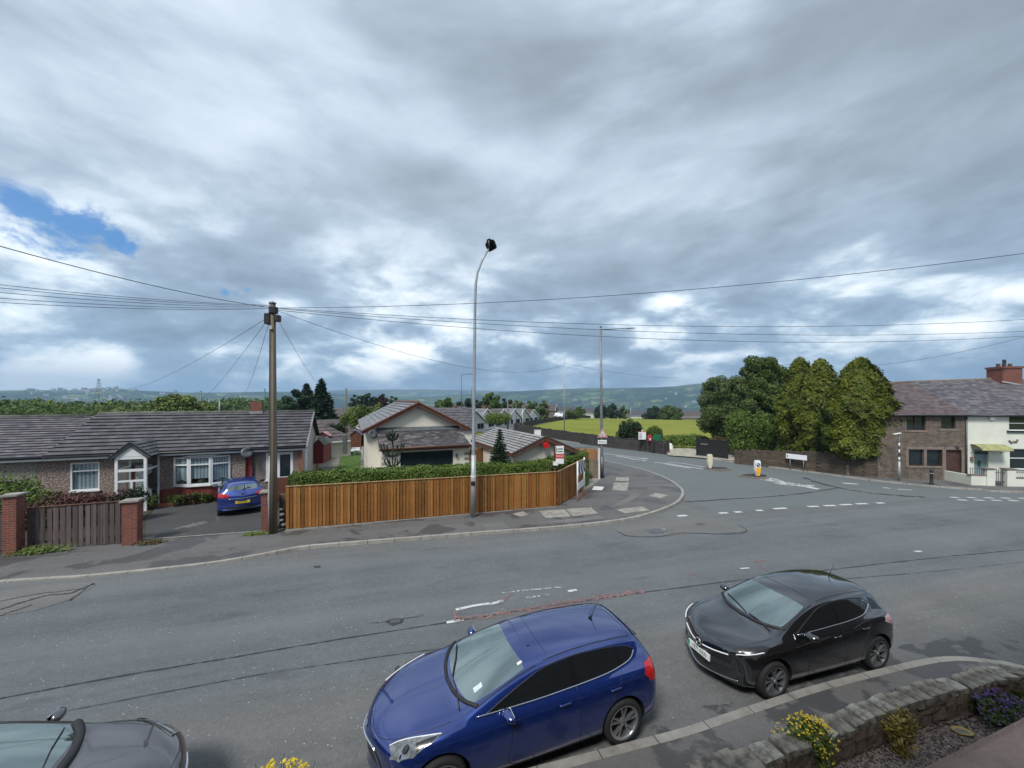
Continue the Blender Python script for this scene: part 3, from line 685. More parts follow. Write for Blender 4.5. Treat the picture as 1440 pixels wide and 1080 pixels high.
# ================================================================ cars
def carpaint(name, c, c2=None, flake=0.5, rough=.28, coat=1.0, metal=.45):
    m, tt, p, o = newmat(name); v = tt.coord()
    n = tt.noise(v, 3, 4, .6); lw = tt.n('ShaderNodeLayerWeight'); lw.inputs[0].default_value = .35
    p.inputs['Base Color'].default_value = (*c, 1)
    if c2: tt.l(tt.mix(S(tt.nt, lw.outputs['Facing']), c, c2), p.inputs['Base Color'])
    p.inputs['Metallic'].default_value = metal
    tt.l(n*.06+(rough-.03), p.inputs['Roughness'])
    p.inputs['Coat Weight'].default_value = coat; p.inputs['Coat Roughness'].default_value = .035; p.inputs['Coat IOR'].default_value = 2.0
    return m
MT['blue_paint'] = carpaint('deep_blue_paint', (.005, .034, .235), (.003, .012, .085), metal=.6, rough=.24)
MT['black_paint'] = carpaint('black_metallic_paint', (.007, .0075, .0085), (.004, .004, .005), metal=.2, rough=.18)
MT['brown_paint'] = carpaint('grey_brown_paint', (.095, .085, .088), (.045, .04, .043), metal=.6, rough=.38)
MT['clio_paint'] = carpaint('bright_blue_paint', (.012, .05, .32), (.008, .03, .2), metal=.45, rough=.33)
MT['white_car'] = carpaint('white_car_paint', (.7, .71, .72), None, metal=0)
MT['gloss_black'] = pmat('gloss_black', (.008, .008, .009), .12, 0)
MT['satin_black'] = pmat('satin_black', (.018, .018, .02), .5, .2)
MT['chrome'] = pmat('chrome', (.75, .76, .78), .14, 0, metal=1)
MT['rim_silver'] = pmat('rim_silver', (.42, .43, .45), .28, .05, metal=.85)
MT['rim_dark'] = pmat('rim_dark', (.03, .03, .033), .3, .05, metal=.6)
MT['lamp_glass'] = pmat('headlamp_lens', (.19, .21, .22), .10, .6, 9, coat=1)
MT['lamp_dark'] = pmat('headlamp_inner', (.03, .032, .035), .2, .2)
MT['drl'] = pmat('running_light', (.8, .82, .84), .2, 0)
MT['tail_red'] = pmat('tail_lamp_red', (.42, .012, .014), .15, .25, 20, coat=1)
MT['tail_clear'] = pmat('tail_lamp_clear', (.5, .3, .32), .15, .25, 20, coat=1)
MT['plate_white'] = pmat('plate_white', (.75, .77, .75), .4, .02)
MT['plate_yellow'] = pmat('plate_yellow', (.80, .60, .06), .4, .02)
MT['plate_green'] = pmat('plate_green', (.02, .30, .12), .4, .02)
MT['interior'] = pmat('dark_interior', (.035, .036, .038), .8, .2)
MT['paper'] = pmat('sticker_paper', (.6, .68, .66), .6, .2, 40)
NR = 11
class Car:
    zm = staticmethod(lambda z: z)
    def __init__(c, name, label, loc, ang, paint, st, cat='car', group=None, screen=None):
        """st: list of dict(xc, xs, rows=[(y,z)*11]); local frame: x backwards, y to the driver's right, z up, origin at the front axle on the road"""
        c.root = thing(name, label, cat, loc, R(ang), group); c.paint = paint; c.st = st
    def cage(c, wheels, glass, nose=.06, tail=.03, arch_r=.365, sub=2):
        bm = bmesh.new(); st = c.st; n = len(st); V = {}
        for i, s in enumerate(st):
            wm = max(y for y, z in s['r'])
            for j, (y, z) in enumerate(s['r']):
                x = s['xc']+(s['xs']-s['xc'])*(y/wm)**2
                if j in s.get('dx', {}): x += s['dx'][j]
                for sg in ((1, -1) if 0 < j < NR-1 else (1,)):
                    V[i, j, sg] = bm.verts.new((x, sg*y, z))
        g = lambda i, j, sg: V[i, j, sg if 0 < j < NR-1 else 1]
        crease = bm.edges.layers.float.new('crease_edge')
        for i in range(n-1):
            for j in range(NR-1):
                for sg in (1, -1):
                    q = [g(i, j, sg), g(i+1, j, sg), g(i+1, j+1, sg), g(i, j+1, sg)]
                    q = [v for k, v in enumerate(q) if v not in q[:k]]
                    if len(q) < 3: continue
                    if sg < 0: q.reverse()
                    f = bm.faces.new(q); f.material_index = glass.get((i, j), 0)
        for i, bul in ((0, -nose), (n-1, tail)):
            mid = {}
            for j in range(NR):
                if j in (0, NR-1): mid[j] = g(i, j, 1)
                else: mid[j] = bm.verts.new((st[i]['xc']+bul*(1 if 2 <= j <= 7 else .6), 0, st[i]['r'][j][1]))
            for j in range(NR-1):
                for sg in (1, -1):
                    q = [g(i, j, sg), g(i, j+1, sg), mid[j+1], mid[j]]
                    q = [v for k, v in enumerate(q) if v not in q[:k]]
                    if len(q) < 3: continue
                    if (sg < 0) != (i != 0): q.reverse()
                    bm.faces.new(q).material_index = glass.get((i, j, 'cap'), 0)
        bmesh.ops.recalc_face_normals(bm, faces=bm.faces[:])
        for e in bm.edges:
            ms = {f.material_index for f in e.link_faces}
            if len(ms) > 1: e[crease] = .35
        for (j, cr) in c.creases.items():
            for i in range(n-1):
                for sg in (1, -1):
                    e = bm.edges.get((g(i, j, sg), g(i+1, j, sg)))
                    if e: e[crease] = max(e[crease], cr)
        me = bpy.data.meshes.new('cage'); bm.to_mesh(me); bm.free()
        for m in (c.paint, MT['windscreen'], MT['satin_black'], MT['satin_black']): me.materials.append(m)
        o = bpy.data.objects.new('cage', me); COL.objects.link(o)
        s_ = o.modifiers.new('s', 'SUBSURF'); s_.levels = sub; s_.render_levels = sub
        cutters = []
        for (wx, wy, r) in wheels:
            b = MB()
            for sg in (1, -1):
                y0, y1 = sg*(wy-.30), sg*(wy+.25)
                prof = [(0, y0), (arch_r, y0), (arch_r, y1), (0, y1)]
                if sg < 0: prof = prof[::-1]
                b.lathe(prof, (wx, 0, r+.015), 40, 3, axis='y')
            cu = b.build('cutter', [c.paint, MT['windscreen'], MT['satin_black'], MT['satin_black']])
            bm = bmesh.new(); bm.from_mesh(cu.data); bmesh.ops.remove_doubles(bm, verts=bm.verts[:], dist=1e-5); bmesh.ops.recalc_face_normals(bm, faces=bm.faces[:]); bm.to_mesh(cu.data); bm.free()
            md = o.modifiers.new('b', 'BOOLEAN'); md.operation = 'DIFFERENCE'; md.object = cu; md.solver = 'EXACT'; cutters.append(cu)
        dg = bpy.context.evaluated_depsgraph_get(); dg.update()
        me2 = bpy.data.meshes.new_from_object(o.evaluated_get(dg))
        bpy.data.objects.remove(o)
        for cu in cutters: bpy.data.objects.remove(cu)
        bm = bmesh.new(); bm.from_mesh(me2); c.bvh = BVHTree.FromBMesh(bm)
        names = {0: 'body', 1: 'windscreen', 2: 'trim', 3: 'wheel_arch'}
        for mi, nm in names.items():
            b2 = bm.copy(); bmesh.ops.delete(b2, geom=[f for f in b2.faces if f.material_index != mi], context='FACES')
            if not b2.faces: b2.free(); continue
            for f in b2.faces: f.material_index = 0; f.smooth = True
            grp = [('', None)]
            if mi == 3: grp = [('wheel_arch', (lambda co, a_=a_, s_=s_: (co.x > 1.3) == a_ and (co.y > 0) == s_)) for a_ in (False, True) for s_ in (False, True)]
            if mi == 1: grp = [('windscreen', lambda co: co.x < c.split), ('rear_window', lambda co: co.x >= c.split)]
            for gname, test in grp:
                b3 = b2.copy()
                if test: bmesh.ops.delete(b3, geom=[f for f in b3.faces if not test(f.calc_center_median())], context='FACES')
                if b3.faces:
                    m3 = bpy.data.meshes.new(gname or nm); b3.to_mesh(m3); m3.set_sharp_from_angle(angle=R(38))
                    m3.materials.append([c.paint, MT['windscreen'], MT['satin_black'], MT['satin_black']][mi])
                    ob = bpy.data.objects.new(gname or nm, m3); COL.objects.link(ob); ob.parent = c.root
                b3.free()
            b2.free()
        bm.free()
    def hit(c, org, dr):
        h = c.bvh.ray_cast(Vector(org), Vector(dr))
        return h[0], h[1]
    def proj(c, kind, a, b, off=.004, sg=1):
        """kind side: (x,z) cast inward from y=sg*2; front: (y,z) cast backwards; rear: (y,z) cast forwards; top: (x,y) cast down"""
        if kind == 'side': b = c.zm(b); o, d_ = (a, sg*3, b), (0, -sg, 0)
        elif kind == 'front': o, d_ = (-3, a, b), (1, 0, 0)
        elif kind == 'rear': o, d_ = (6, a, b), (-1, 0, 0)
        else: o, d_ = (a, b, 3), (0, 0, -1)
        p, nn = c.hit(o, d_)
        if p is None: return None
        if nn.dot(Vector(d_)) > 0: nn = -nn
        return p+nn*off
    def patch(c, name, kind, poly, mat, off=.004, sg=1, res=.05, parent=None, smooth_poly=False, mirror=False):
        if smooth_poly: poly = catmull(poly, 5, closed=True)
        n = len(poly); xs = [p[0] for p in poly]; ys = [p[1] for p in poly]
        def inside(x, y):
            r = False
            for i in range(n):
                x1, y1 = poly[i][:2]; x2, y2 = poly[(i+1) % n][:2]
                if (y1 > y) != (y2 > y) and x < (x2-x1)*(y-y1)/(y2-y1)+x1: r = not r
            return r
        dens = []
        for i in range(n):
            a, b = Vector(poly[i][:2]), Vector(poly[(i+1) % n][:2]); m = max(1, int((b-a).length/res))
            for k in range(m): dens.append(a.lerp(b, k/m))
        nb = len(dens); ed = [(i, (i+1) % nb) for i in range(nb)]
        x = min(xs)+res/2
        while x < max(xs):
            y = min(ys)+res/2
            while y < max(ys):
                if inside(x, y): dens.append(Vector((x, y)))
                y += res
            x += res
        vo, _, fo, _, _, _ = delaunay_2d_cdt(dens, ed, [], 1, 1e-5)
        res_objs = []
        for s2 in ((sg, -sg) if mirror else (sg,)):
            vs, ok = [], []
            for p in vo:
                q = c.proj(kind, p.x, (p.y if kind != 'front' and kind != 'rear' else p.y), off, s2) if not (mirror and kind in ('front', 'rear')) else c.proj(kind, p.x*s2, p.y, off)
                ok.append(q is not None); vs.append(q if q is not None else Vector((0, 0, 0)))
            fs = [f for f in fo if all(ok[i] for i in f) and max((vs[f[a_]]-vs[f[a_-1]]).length for a_ in range(len(f))) < .16]
            if fs:      # keep the largest connected piece
                par_ = list(range(len(vs)))
                def fd_(a_):
                    while par_[a_] != a_: par_[a_] = par_[par_[a_]]; a_ = par_[a_]
                    return a_
                for f in fs:
                    for a_ in f[1:]: par_[fd_(a_)] = fd_(f[0])
                cnt = {}
                for f in fs: cnt[fd_(f[0])] = cnt.get(fd_(f[0]), 0)+1
                bg_ = max(cnt, key=cnt.get); fs = [f for f in fs if fd_(f[0]) == bg_]
            me = bpy.data.meshes.new(name); me.from_pydata(vs, [], fs); me.materials.append(mat); bm = bmesh.new(); bm.from_mesh(me)
            bmesh.ops.recalc_face_normals(bm, faces=bm.faces[:])
            # orient outward
            if bm.faces:
                avg = sum((f.normal for f in bm.faces), Vector()); cen = sum((f.calc_center_median() for f in bm.faces), Vector())/len(bm.faces)
                ref = {'side': Vector((0, s2, 0)), 'front': Vector((-1, 0, 0)), 'rear': Vector((1, 0, 0)), 'top': Vector((0, 0, 1))}[kind]
                if avg.dot(ref) < 0: bmesh.ops.reverse_faces(bm, faces=bm.faces[:])
            for f in bm.faces: f.smooth = True
            bm.to_mesh(me); bm.free()
            o = bpy.data.objects.new(name, me); COL.objects.link(o); o.parent = parent or c.root; res_objs.append(o)
        return res_objs
    def seam(c, name, kind, pts, rad, mat, off=.0, sg=1, mirror=False, n=6, parent=None, smooth=True, res=.04):
        if smooth and len(pts) > 2: pts = catmull(pts, 6)
        d2 = []
        for a, b in zip(pts, pts[1:]):
            m = max(1, int(sqrt((a[0]-b[0])**2+(a[1]-b[1])**2)/res))
            for k in range(m): d2.append((a[0]+(b[0]-a[0])*k/m, a[1]+(b[1]-a[1])*k/m))
        d2.append(pts[-1][:2]); r_ = None
        for s2 in ((sg, -sg) if mirror else (sg,)):
            q = [c.proj(kind, p[0]*(s2 if kind in ('front', 'rear') and mirror else 1), p[1]*(s2 if kind == 'top' and mirror else 1), off, s2) for p in d2]; q = [x for x in q if x is not None]
            if len(q) > 1: r_ = MB().tube(q, rad, n).build(name, mat, parent or c.root, smooth=True)
        return r_
    def wheel(c, x, y, r, w_, rim, style='five', front=False):
        sg = 1 if y > 0 else -1
        t_ = bpy.data.objects.new('wheel', None); COL.objects.link(t_); t_.parent = c.root; t_.location = (x, y, r)
        ri = r*.735
        prof = [(ri, -w_/2+.01), (ri+.02, -w_/2), (r*.90, -w_/2), (r*.975, -w_/2+.025), (r, -w_/2+.05), (r, w_/2-.05), (r*.975, w_/2-.025), (r*.90, w_/2), (ri+.02, w_/2), (ri, w_/2-.01)]
        b = MB().lathe(prof, (0, 0, 0), 40, 0, 'y'); o = b.build('tyre', MT['rubber'], t_, smooth=True, sharp=50)
        f = sg*(w_/2-.012)  # outer face
        b = MB()
        pr = [(ri+.002, f-sg*.16), (ri-.008, f-sg*.01), (ri, f), (ri+.006, f+sg*.006), (ri-.018, f+sg*.002), (ri-.03, f-sg*.02), (ri-.035, f-sg*.15)]
        b.lathe(pr, (0, 0, 0), 40, 0, 'y')
        n = 5
        for k in range(n):
            a0 = 2*pi*k/n+.3
            for dd in ((-.16, .16) if style == 'five' else (-.10, .22)):
                # spoke from hub to rim
                i0 = a0+dd*.35; i1 = a0+dd*(1.25 if style == 'five' else 1.6)
                wd0, wd1 = (.011, .009) if style == 'five' else (.009, .012)
                p0 = Vector((cos(i0)*.045, f-sg*.022, sin(i0)*.045)); p1 = Vector((cos(i1)*(ri-.012), f-sg*.010, sin(i1)*(ri-.012)))
                dr = (p1-p0).normalized(); sd_ = Vector((-dr.z, 0, dr.x)); up = Vector((0, sg, 0))
                vs = []
                for pnt, wd in ((p0, wd0), (p1, wd1)):
                    vs += [pnt-sd_*wd*1.3-up*.03, pnt+sd_*wd*1.3-up*.03, pnt+sd_*wd+up*.008, pnt-sd_*wd+up*.008]
                b.add(vs, [(0, 1, 5, 4), (1, 2, 6, 5), (2, 3, 7, 6), (3, 0, 4, 7), (3, 2, 1, 0), (4, 5, 6, 7)])
        b.lathe([(0, f-sg*.005), (.03, f-sg*.005), (.048, f-sg*.015), (.055, f-sg*.05)], (0, 0, 0), 20, 0, 'y')
        b.build('rim', rim, t_, smooth=True, sharp=35)
        b = MB().lathe([(0, f-sg*.10), (ri*.85, f-sg*.10)], (0, 0, 0), 30, 0, 'y'); b.build('brake_disc', MT['ink_black'], t_)  # ink-black disc stands in for the shade between the spokes
        b = MB().lathe([(0, f-sg*.001), (.026, f-sg*.001), (.028, f-sg*.006)], (0, 0, 0), 16, 0, 'y'); b.build('hub_cap', MT['galv_dark'] if rim == MT['rim_silver'] else MT['alu'], t_)
    def mirror(c, x, z, yw, paint, sg):
        t_ = bpy.data.objects.new('mirror', None); COL.objects.link(t_); t_.parent = c.root; t_.location = (x, sg*yw, z)
        bm = bmesh.new(); bmesh.ops.create_uvsphere(bm, u_segments=20, v_segments=12, radius=1)
        for v in bm.verts:
            q = v.co; xx = q.x*.075 if q.x < 0 else q.x*.045; zz = q.z*.062*(1-.15*q.y*sg); yy = q.y*.115
            v.co = (xx+.02*q.y*sg, yy, zz)
        for f in bm.faces: f.smooth = True
        m = bpy.data.meshes.new('shell'); bm.to_mesh(m); bm.free(); m.materials.append(paint); o = bpy.data.objects.new('shell', m); COL.objects.link(o); o.parent = t_
        b = MB().box(.035, .047, -.095, .095, -.045, .045); b.build('mirror_glass', MT['chrome'], t_, bevel=.005)
        b = MB().tube([(.0, -sg*.08, -.045), (.02, -sg*.15, -.07), (.02, -sg*.2, -.08)], [.028, .022, .025], 8); b.build('mirror_arm', MT['satin_black'], t_, smooth=True)
    def interior(c, xw, xr, w_, zf=.3, rhd=True):
        b = MB(); b.box(xw-.25, xr, -w_, w_, zf-.05, zf); b.build('cabin_floor', MT['interior'], c.root)
        dpts = [(xw-.16, .86), (xw-.02, .90), (xw+.14, .90), (xw+.24, .82), (xw+.2, .6), (xw-.1, .5)]
        M_ = Matrix(((1, 0, 0, 0), (0, 0, -1, 0), (0, 1, 0, 0), (0, 0, 0, 1)))
        b = MB().prism(dpts, -w_+.02, w_-.02, M=M_); b.build('dashboard', pmat('dashboard_grey', (.05, .052, .055), .8, .2), c.root, bevel=.015)
        sy = .36
        b = MB(); ctr = Vector((xw+.36, sy, .88)); ring = []
        for k in range(21):
            a = 2*pi*k/20; ring.append(ctr+Vector((sin(a)*.19*.42, cos(a)*.19, sin(a)*.19*.9)))
        b.tube(ring, .016, 8, cap=False); b.bar(ctr+Vector((0, -.17, 0)), ctr+Vector((0, .17, 0)), .05, .03); b.bar(ctr, ctr+Vector((-.2, 0, -.1)), .06, .06); b.build('steering_wheel', MT['black_plastic'], c.root, smooth=True, sharp=40)
        for (sx, y) in ((xw+.85, .36), (xw+.85, -.36), (xw+1.7, .36), (xw+1.7, -.36)):
            s_ = bpy.data.objects.new('seat', None); COL.objects.link(s_); s_.parent = c.root; s_.location = (sx, y, 0)
            b = MB().box(-.28, .22, -.24, .24, .36, .52); b.build('cushion', MT['interior'], s_, bevel=.04)
            M_ = Matrix.Translation((.22, 0, .5))@Matrix.Rotation(R(18), 4, 'Y')
            b = MB().box(-.06, .06, -.23, .23, 0, .58, M=M_); b.build('backrest', MT['interior'], s_, bevel=.035)
            b = MB().box(-.05, .04, -.13, .13, .62, .80, M=M_); b.build('headrest', MT['interior'], s_, bevel=.03)
def plate(c, kind, y0, z0, txt, mat, tilt=0, w_=.52, h_=.111, green=False):
    sgn = -1 if kind == 'front' else 1
    p = c.proj(kind, y0, z0, .02)
    M_ = Matrix.Translation(p)@Matrix.Rotation(R(-90 if kind == 'front' else 90), 4, 'Z')@Matrix.Rotation(R(90-tilt), 4, 'X')
    b = MB().box(-w_/2, w_/2, -h_/2, h_/2, -.02, .004, M=M_); pl_ = b.build('number_plate', mat, c.root)
    text_mesh(txt, .098, MT['ink_black'], M_@Matrix.Translation((.018 if green else 0, -.002, .005)), 'lettering', pl_, .0008, sx=.80)
    if green: MB().box(-w_/2+.002, -w_/2+.042, -h_/2+.002, h_/2-.002, .004, .0056, M=M_).build('green_band', MT['plate_green'], pl_)
# ---- section helper
def rows(zb, w1, z_s, w2, z2, w3, z3, w4, z4, w5, z5, w6, z6, w7, z7, w8, z8, zt):
    return [(0, zb), (w1*.88, zb), (w1, z_s), (w2, z2), (w3, z3), (w4, z4), (w5, z5), (w6, z6), (w7, z7), (w8, z8), (0, zt)]
def sec(xc, xs, wm, zb, zbelt, wbelt, ztop, ga=None, dx=None):
    """ga = (w_glass_top, z_glass_top, w_rail, z_rail) for cabin stations; None for bonnet and tail stations"""
    if ga is None:
        w5 = wbelt; r = [(0, zb), (wm*.86, zb), (wm*.965, zb+.06), (wm, zb+.22), (wm, zbelt-.20), (wm*.985, zbelt-.06), (wm*.93, zbelt), (wm*.86, zbelt+(ztop-zbelt)*.35), (wm*.74, zbelt+(ztop-zbelt)*.68), (wm*.40, zbelt+(ztop-zbelt)*.94), (0, ztop)]
    else:
        w6, z6, w7, z7 = ga
        r = [(0, zb), (wm*.86, zb), (wm*.965, zb+.06), (wm, zb+.22), (wm*.995, zbelt-.22), (wm*.975, zbelt-.07), (wbelt, zbelt), (w6, z6), (w7, z7), (w7*.55, z7+(ztop-z7)*.82), (0, ztop)]
    return dict(xc=xc, xs=xs, r=r, dx=dx or {})
W1 = {(i, j): 1 for i in range(0, 0) for j in range(0)}
def glassmap(ws, we, rs_, re_):
    g = {}
    for i in list(range(ws, we))+list(range(rs_, re_)):
        for j in (8, 9): g[i, j] = 1
    return g
# ================================================================ blue hatchback (near, centre)
p = Vector((-1.158, 5.524)); 
foc = Car('hatchback_car', 'glossy deep blue five-door hatchback parked by the near kerb', (p.x, p.y, pl_z(p.x, p.y)+.012), 20.3, MT['blue_paint'], [
 sec(-.90, -.66, .56, .22, .50, .5, .60),
 sec(-.86, -.58, .74, .19, .62, .5, .72),
 sec(-.74, -.46, .83, .18, .70, .6, .79),
 sec(-.45, -.30, .875, .18, .79, .7, .875),
 sec(-.12, -.10, .893, .18, .85, .75, .92),
 sec(.06, .14, .90, .18, .885, .78, .955),
 sec(.14, .38, .905, .18, .91, .80, .965, (.775, .935, .72, .965)),
 sec(.26, .50, .905, .18, .92, .80, 1.01, (.755, .995, .695, 1.015)),
 sec(.72, .92, .908, .18, .95, .805, 1.21, (.71, 1.145, .65, 1.185)),
 sec(1.18, 1.36, .91, .18, .975, .805, 1.375, (.665, 1.28, .605, 1.325)),
 sec(1.34, 1.50, .91, .18, .98, .805, 1.415, (.65, 1.315, .585, 1.365)),
 sec(2.0, 2.05, .91, .18, 1.005, .80, 1.475, (.635, 1.355, .565, 1.43)),
 sec(2.55, 2.50, .91, .18, 1.03, .79, 1.465, (.62, 1.335, .55, 1.42)),
 sec(2.95, 2.86, .905, .19, 1.06, .77, 1.43, (.60, 1.30, .535, 1.39)),
 sec(3.13, 3.02, .90, .20, 1.07, .75, 1.405, (.585, 1.26, .53, 1.365)),
 sec(3.17, 3.08, .895, .21, 1.07, .745, 1.35, (.60, 1.20, .55, 1.31)),
 sec(3.36, 3.20, .885, .23, 1.05, .735, 1.10, (.65, 1.09, .58, 1.09)),
 sec(3.44, 3.25, .86, .26, .94, .72, 1.00),
 sec(3.50, 3.28, .82, .28, .76, .70, .84),
 sec(3.49, 3.26, .72, .30, .60, .65, .66)])
foc.zm = lambda z: z if z < .93 else .93+(z-.93)*.86
for s in foc.st: s['r'] = [(y, foc.zm(z)) for y, z in s['r']]
foc.creases = {6: .25, 3: .1}; foc.split = 2.4
foc.cage([(0, .80, .325), (2.648, .80, .325)], glassmap(7, 9, 15, 16), arch_r=.372)
c = foc
c.interior(.42, 2.9, .66)
dlo = [(.62, .96), (.90, 1.09), (1.18, 1.20), (1.48, 1.295), (2.0, 1.345), (2.5, 1.325), (2.86, 1.27), (2.98, 1.215), (2.90, 1.13), (2.6, 1.065), (2.0, 1.025), (1.4, .995)]
for sg in (1, -1): c.patch('side_window', 'side', dlo, MT['dark_glass'], .003, sg)
for x0, x1 in ((1.86, 1.95), (2.66, 2.70)):
    for sg in (1, -1): c.patch('door_pillar', 'side', [(x0-.02, 1.02+(x0-1.86)*.06), (x1, 1.02+(x1-1.86)*.06), (x1-.01, 1.335-(x0-1.86)*.04), (x0, 1.34-(x0-1.86)*.04)], MT['gloss_black'], .006, sg)
c.seam('chrome_strip', 'side', [(.46, .945), (.8, .958), (1.4, .98), (2.0, 1.012), (2.4, 1.04), (2.66, 1.075), (2.88, 1.125), (2.985, 1.20)], .011, MT['chrome'], .004, mirror=True)
c.seam('window_seal', 'side', [(.60, .96), (.90, 1.095), (1.18, 1.207), (1.48, 1.302), (2.0, 1.352), (2.5, 1.332), (2.86, 1.28), (2.985, 1.22)], .010, MT['satin_black'], .0, mirror=True)
for pts in ([(.92, .96), (.90, .6), (.86, .34), (.98, .26)], [(1.90, 1.01), (1.92, .6), (1.92, .28)], [(2.66, 1.03), (2.55, .85), (2.36, .60), (2.30, .30)], [(.98, .255), (1.6, .25), (2.28, .27)]):
    c.seam('door_seam', 'side', pts, .0035, MT['satin_black'], 0, mirror=True)
c.seam('sill_line', 'side', [(.5, .25), (1.4, .24), (2.2, .25)], .012, MT['satin_black'], -.004, mirror=True)
for x in (1.68, 2.50):
    for sg in (1, -1):
        q = c.proj('side', x, .86, .03, sg); b = MB().tube([q+Vector((-.09, -sg*.02, 0)), q+Vector((-.07, 0, 0)), q+Vector((.07, 0, .005)), q+Vector((.09, -sg*.02, .005))], .013, 8); b.build('door_handle', c.paint, c.root, smooth=True)
# bonnet and roof lines
c.seam('bonnet_seam', 'top', [(.14, .71), (-.05, .70), (-.3, .65), (-.55, .56), (-.72, .40), (-.78, .2), (-.79, 0)], .0038, MT['satin_black'], 0, mirror=True)
c.seam('roof_seam', 'top', [(1.56, .0), (1.565, .3), (1.59, .52)], .0035, MT['satin_black'], 0, mirror=True)
c.seam('roof_channel', 'top', [(1.5, .57), (2.0, .55), (2.5, .535), (3.0, .515)], .009, MT['satin_black'], -.003, mirror=True)
c.seam('roof_seam', 'top', [(3.02, 0), (3.02, .3), (3.0, .5)], .0035, MT['satin_black'], 0, mirror=True)
c.seam('screen_edge', 'top', [(.22, .0), (.26, .3), (.36, .55), (.49, .71)], .028, MT['satin_black'], 0.0, mirror=True)
c.seam('screen_edge', 'top', [(.46, .72), (.72, .68), (1.05, .635), (1.36, .60)], .010, MT['satin_black'], 0.0, mirror=True)
# wipers
for pts in ([(.30, -.05), (.42, .28), (.50, .58)], [(.27, -.62), (.30, -.32), (.30, -.1)]):
    q = [c.proj('top', a, b_, .018) for a, b_ in pts]; MB().tube(q, .008, 6).build('wiper', MT['black_plastic'], c.root, smooth=True)
# lamps
c.patch('headlight', 'top', [(-.60, .60), (-.45, .64), (-.20, .735), (.02, .80), (-.10, .835), (-.34, .835), (-.50, .77), (-.60, .68)], MT['lamp_glass'], .004, 1, .04)
c.patch('headlight', 'top', [(-.60, -.60), (-.45, -.64), (-.20, -.735), (.02, -.80), (-.10, -.835), (-.34, -.835), (-.50, -.77), (-.60, -.68)], MT['lamp_glass'], .004, 1, .04)
for sg in (1, -1):
    c.patch('headlight_bezel', 'top', [(-.30, sg*.76), (-.02, sg*.80), (-.12, sg*.825), (-.30, sg*.825)], MT['lamp_dark'], .009, 1, .03)
    q = c.proj('top', -.42, sg*.74, .012); MB().lathe([(0, .010), (.035, .008), (.05, 0)], (0, 0, 0), 18).xform(Matrix.Translation(q)@Matrix.Rotation(R(-35), 4, 'Y')).build('projector', MT['lamp_dark'], c.root, smooth=True)
    c.seam('headlight_edge', 'top', [(-.60, sg*.59), (-.45, sg*.635), (-.20, sg*.73), (.01, sg*.795)], .007, MT['drl'], .004)
c.patch('taillight', 'side', [(3.02, .93), (3.08, 1.045), (3.24, 1.06), (3.36, 1.0), (3.36, .84), (3.22, .80), (3.10, .86)], MT['tail_red'], .004, 1, .03, mirror=True)
c.patch('taillight', 'rear', [(.60, .98), (.80, 1.04), (.90, 1.0), (.90, .80), (.78, .84), (.66, .90)], MT['tail_red'], .004, 1, .03, mirror=True)
c.patch('grille', 'front', [(-.48, .40), (.48, .40), (.36, .57), (-.36, .57)], MT['satin_black'], .004, 1, .04)
c.seam('grille_surround', 'front', [(-.50, .39), (-.37, .585), (0, .60), (.37, .585), (.50, .39)], .014, MT['chrome'], .004, smooth=False)
c.patch('fog_lamp', 'front', [(.52, .34), (.66, .34), (.66, .42), (.54, .42)], MT['satin_black'], .004, 1, .04, mirror=True)
q = c.proj('front', 0, .655, .004); bm_ = MB().lathe([(0, .008), (.05, .006), (.058, 0)], (0, 0, 0), 20); M_ = Matrix.Translation(q)@Matrix.Rotation(R(-70), 4, 'Y')@Matrix.Diagonal((.55, 1.3, 1, 1)); bm_.xform(M_); bm_.build('badge', MT['chrome'], c.root, smooth=True)
plate(c, 'front', 0, .42, 'NK15 YHT', MT['plate_white']) if False else None
# antenna, tax disc, mirror
q = c.proj('top', 2.62, 0, 0); b = MB(); b.tube([q, q+Vector((.05, 0, .05))], [.03, .012], 8); b.tube([q+Vector((.03, 0, .03)), q+Vector((.22, 0, .36))], [.006, .003], 6); b.build('aerial', MT['black_plastic'], c.root, smooth=True)
for sg in (1, -1): c.mirror(.84, .985, .965, c.paint, sg)
for (x, y) in ((0, .80), (0, -.80), (2.648, .80), (2.648, -.80)): c.wheel(x, y, .325, .215, MT['rim_silver'])
c.patch('windscreen_sticker', 'top', [(.50, -.52), (.62, -.50), (.62, -.42), (.50, -.44)], MT['paper'], .002, 1, .05)
c.patch('windscreen_sticker', 'top', [(1.14, -.49), (1.21, -.48), (1.21, -.44), (1.14, -.45)], MT['plain_white'], .002, 1, .05)
q = c.proj('top', 1.12, 0, -.03); MB().box(q.x-.02, q.x+.03, -.12, .12, q.z-.09, q.z-.02).build('rear_view_mirror', MT['black_plastic'], c.root, bevel=.01)
MB().bar(c.proj('rear', -.3, 1.12, .02), c.proj('rear', .15, 1.14, .02), .02, .015).build('rear_wiper', MT['black_plastic'], c.root)
c.patch('rear_spoiler', 'top', [(3.10, -.5), (3.18, -.45), (3.19, 0), (3.18, .45), (3.10, .5)], c.paint, .012, 1, .06)
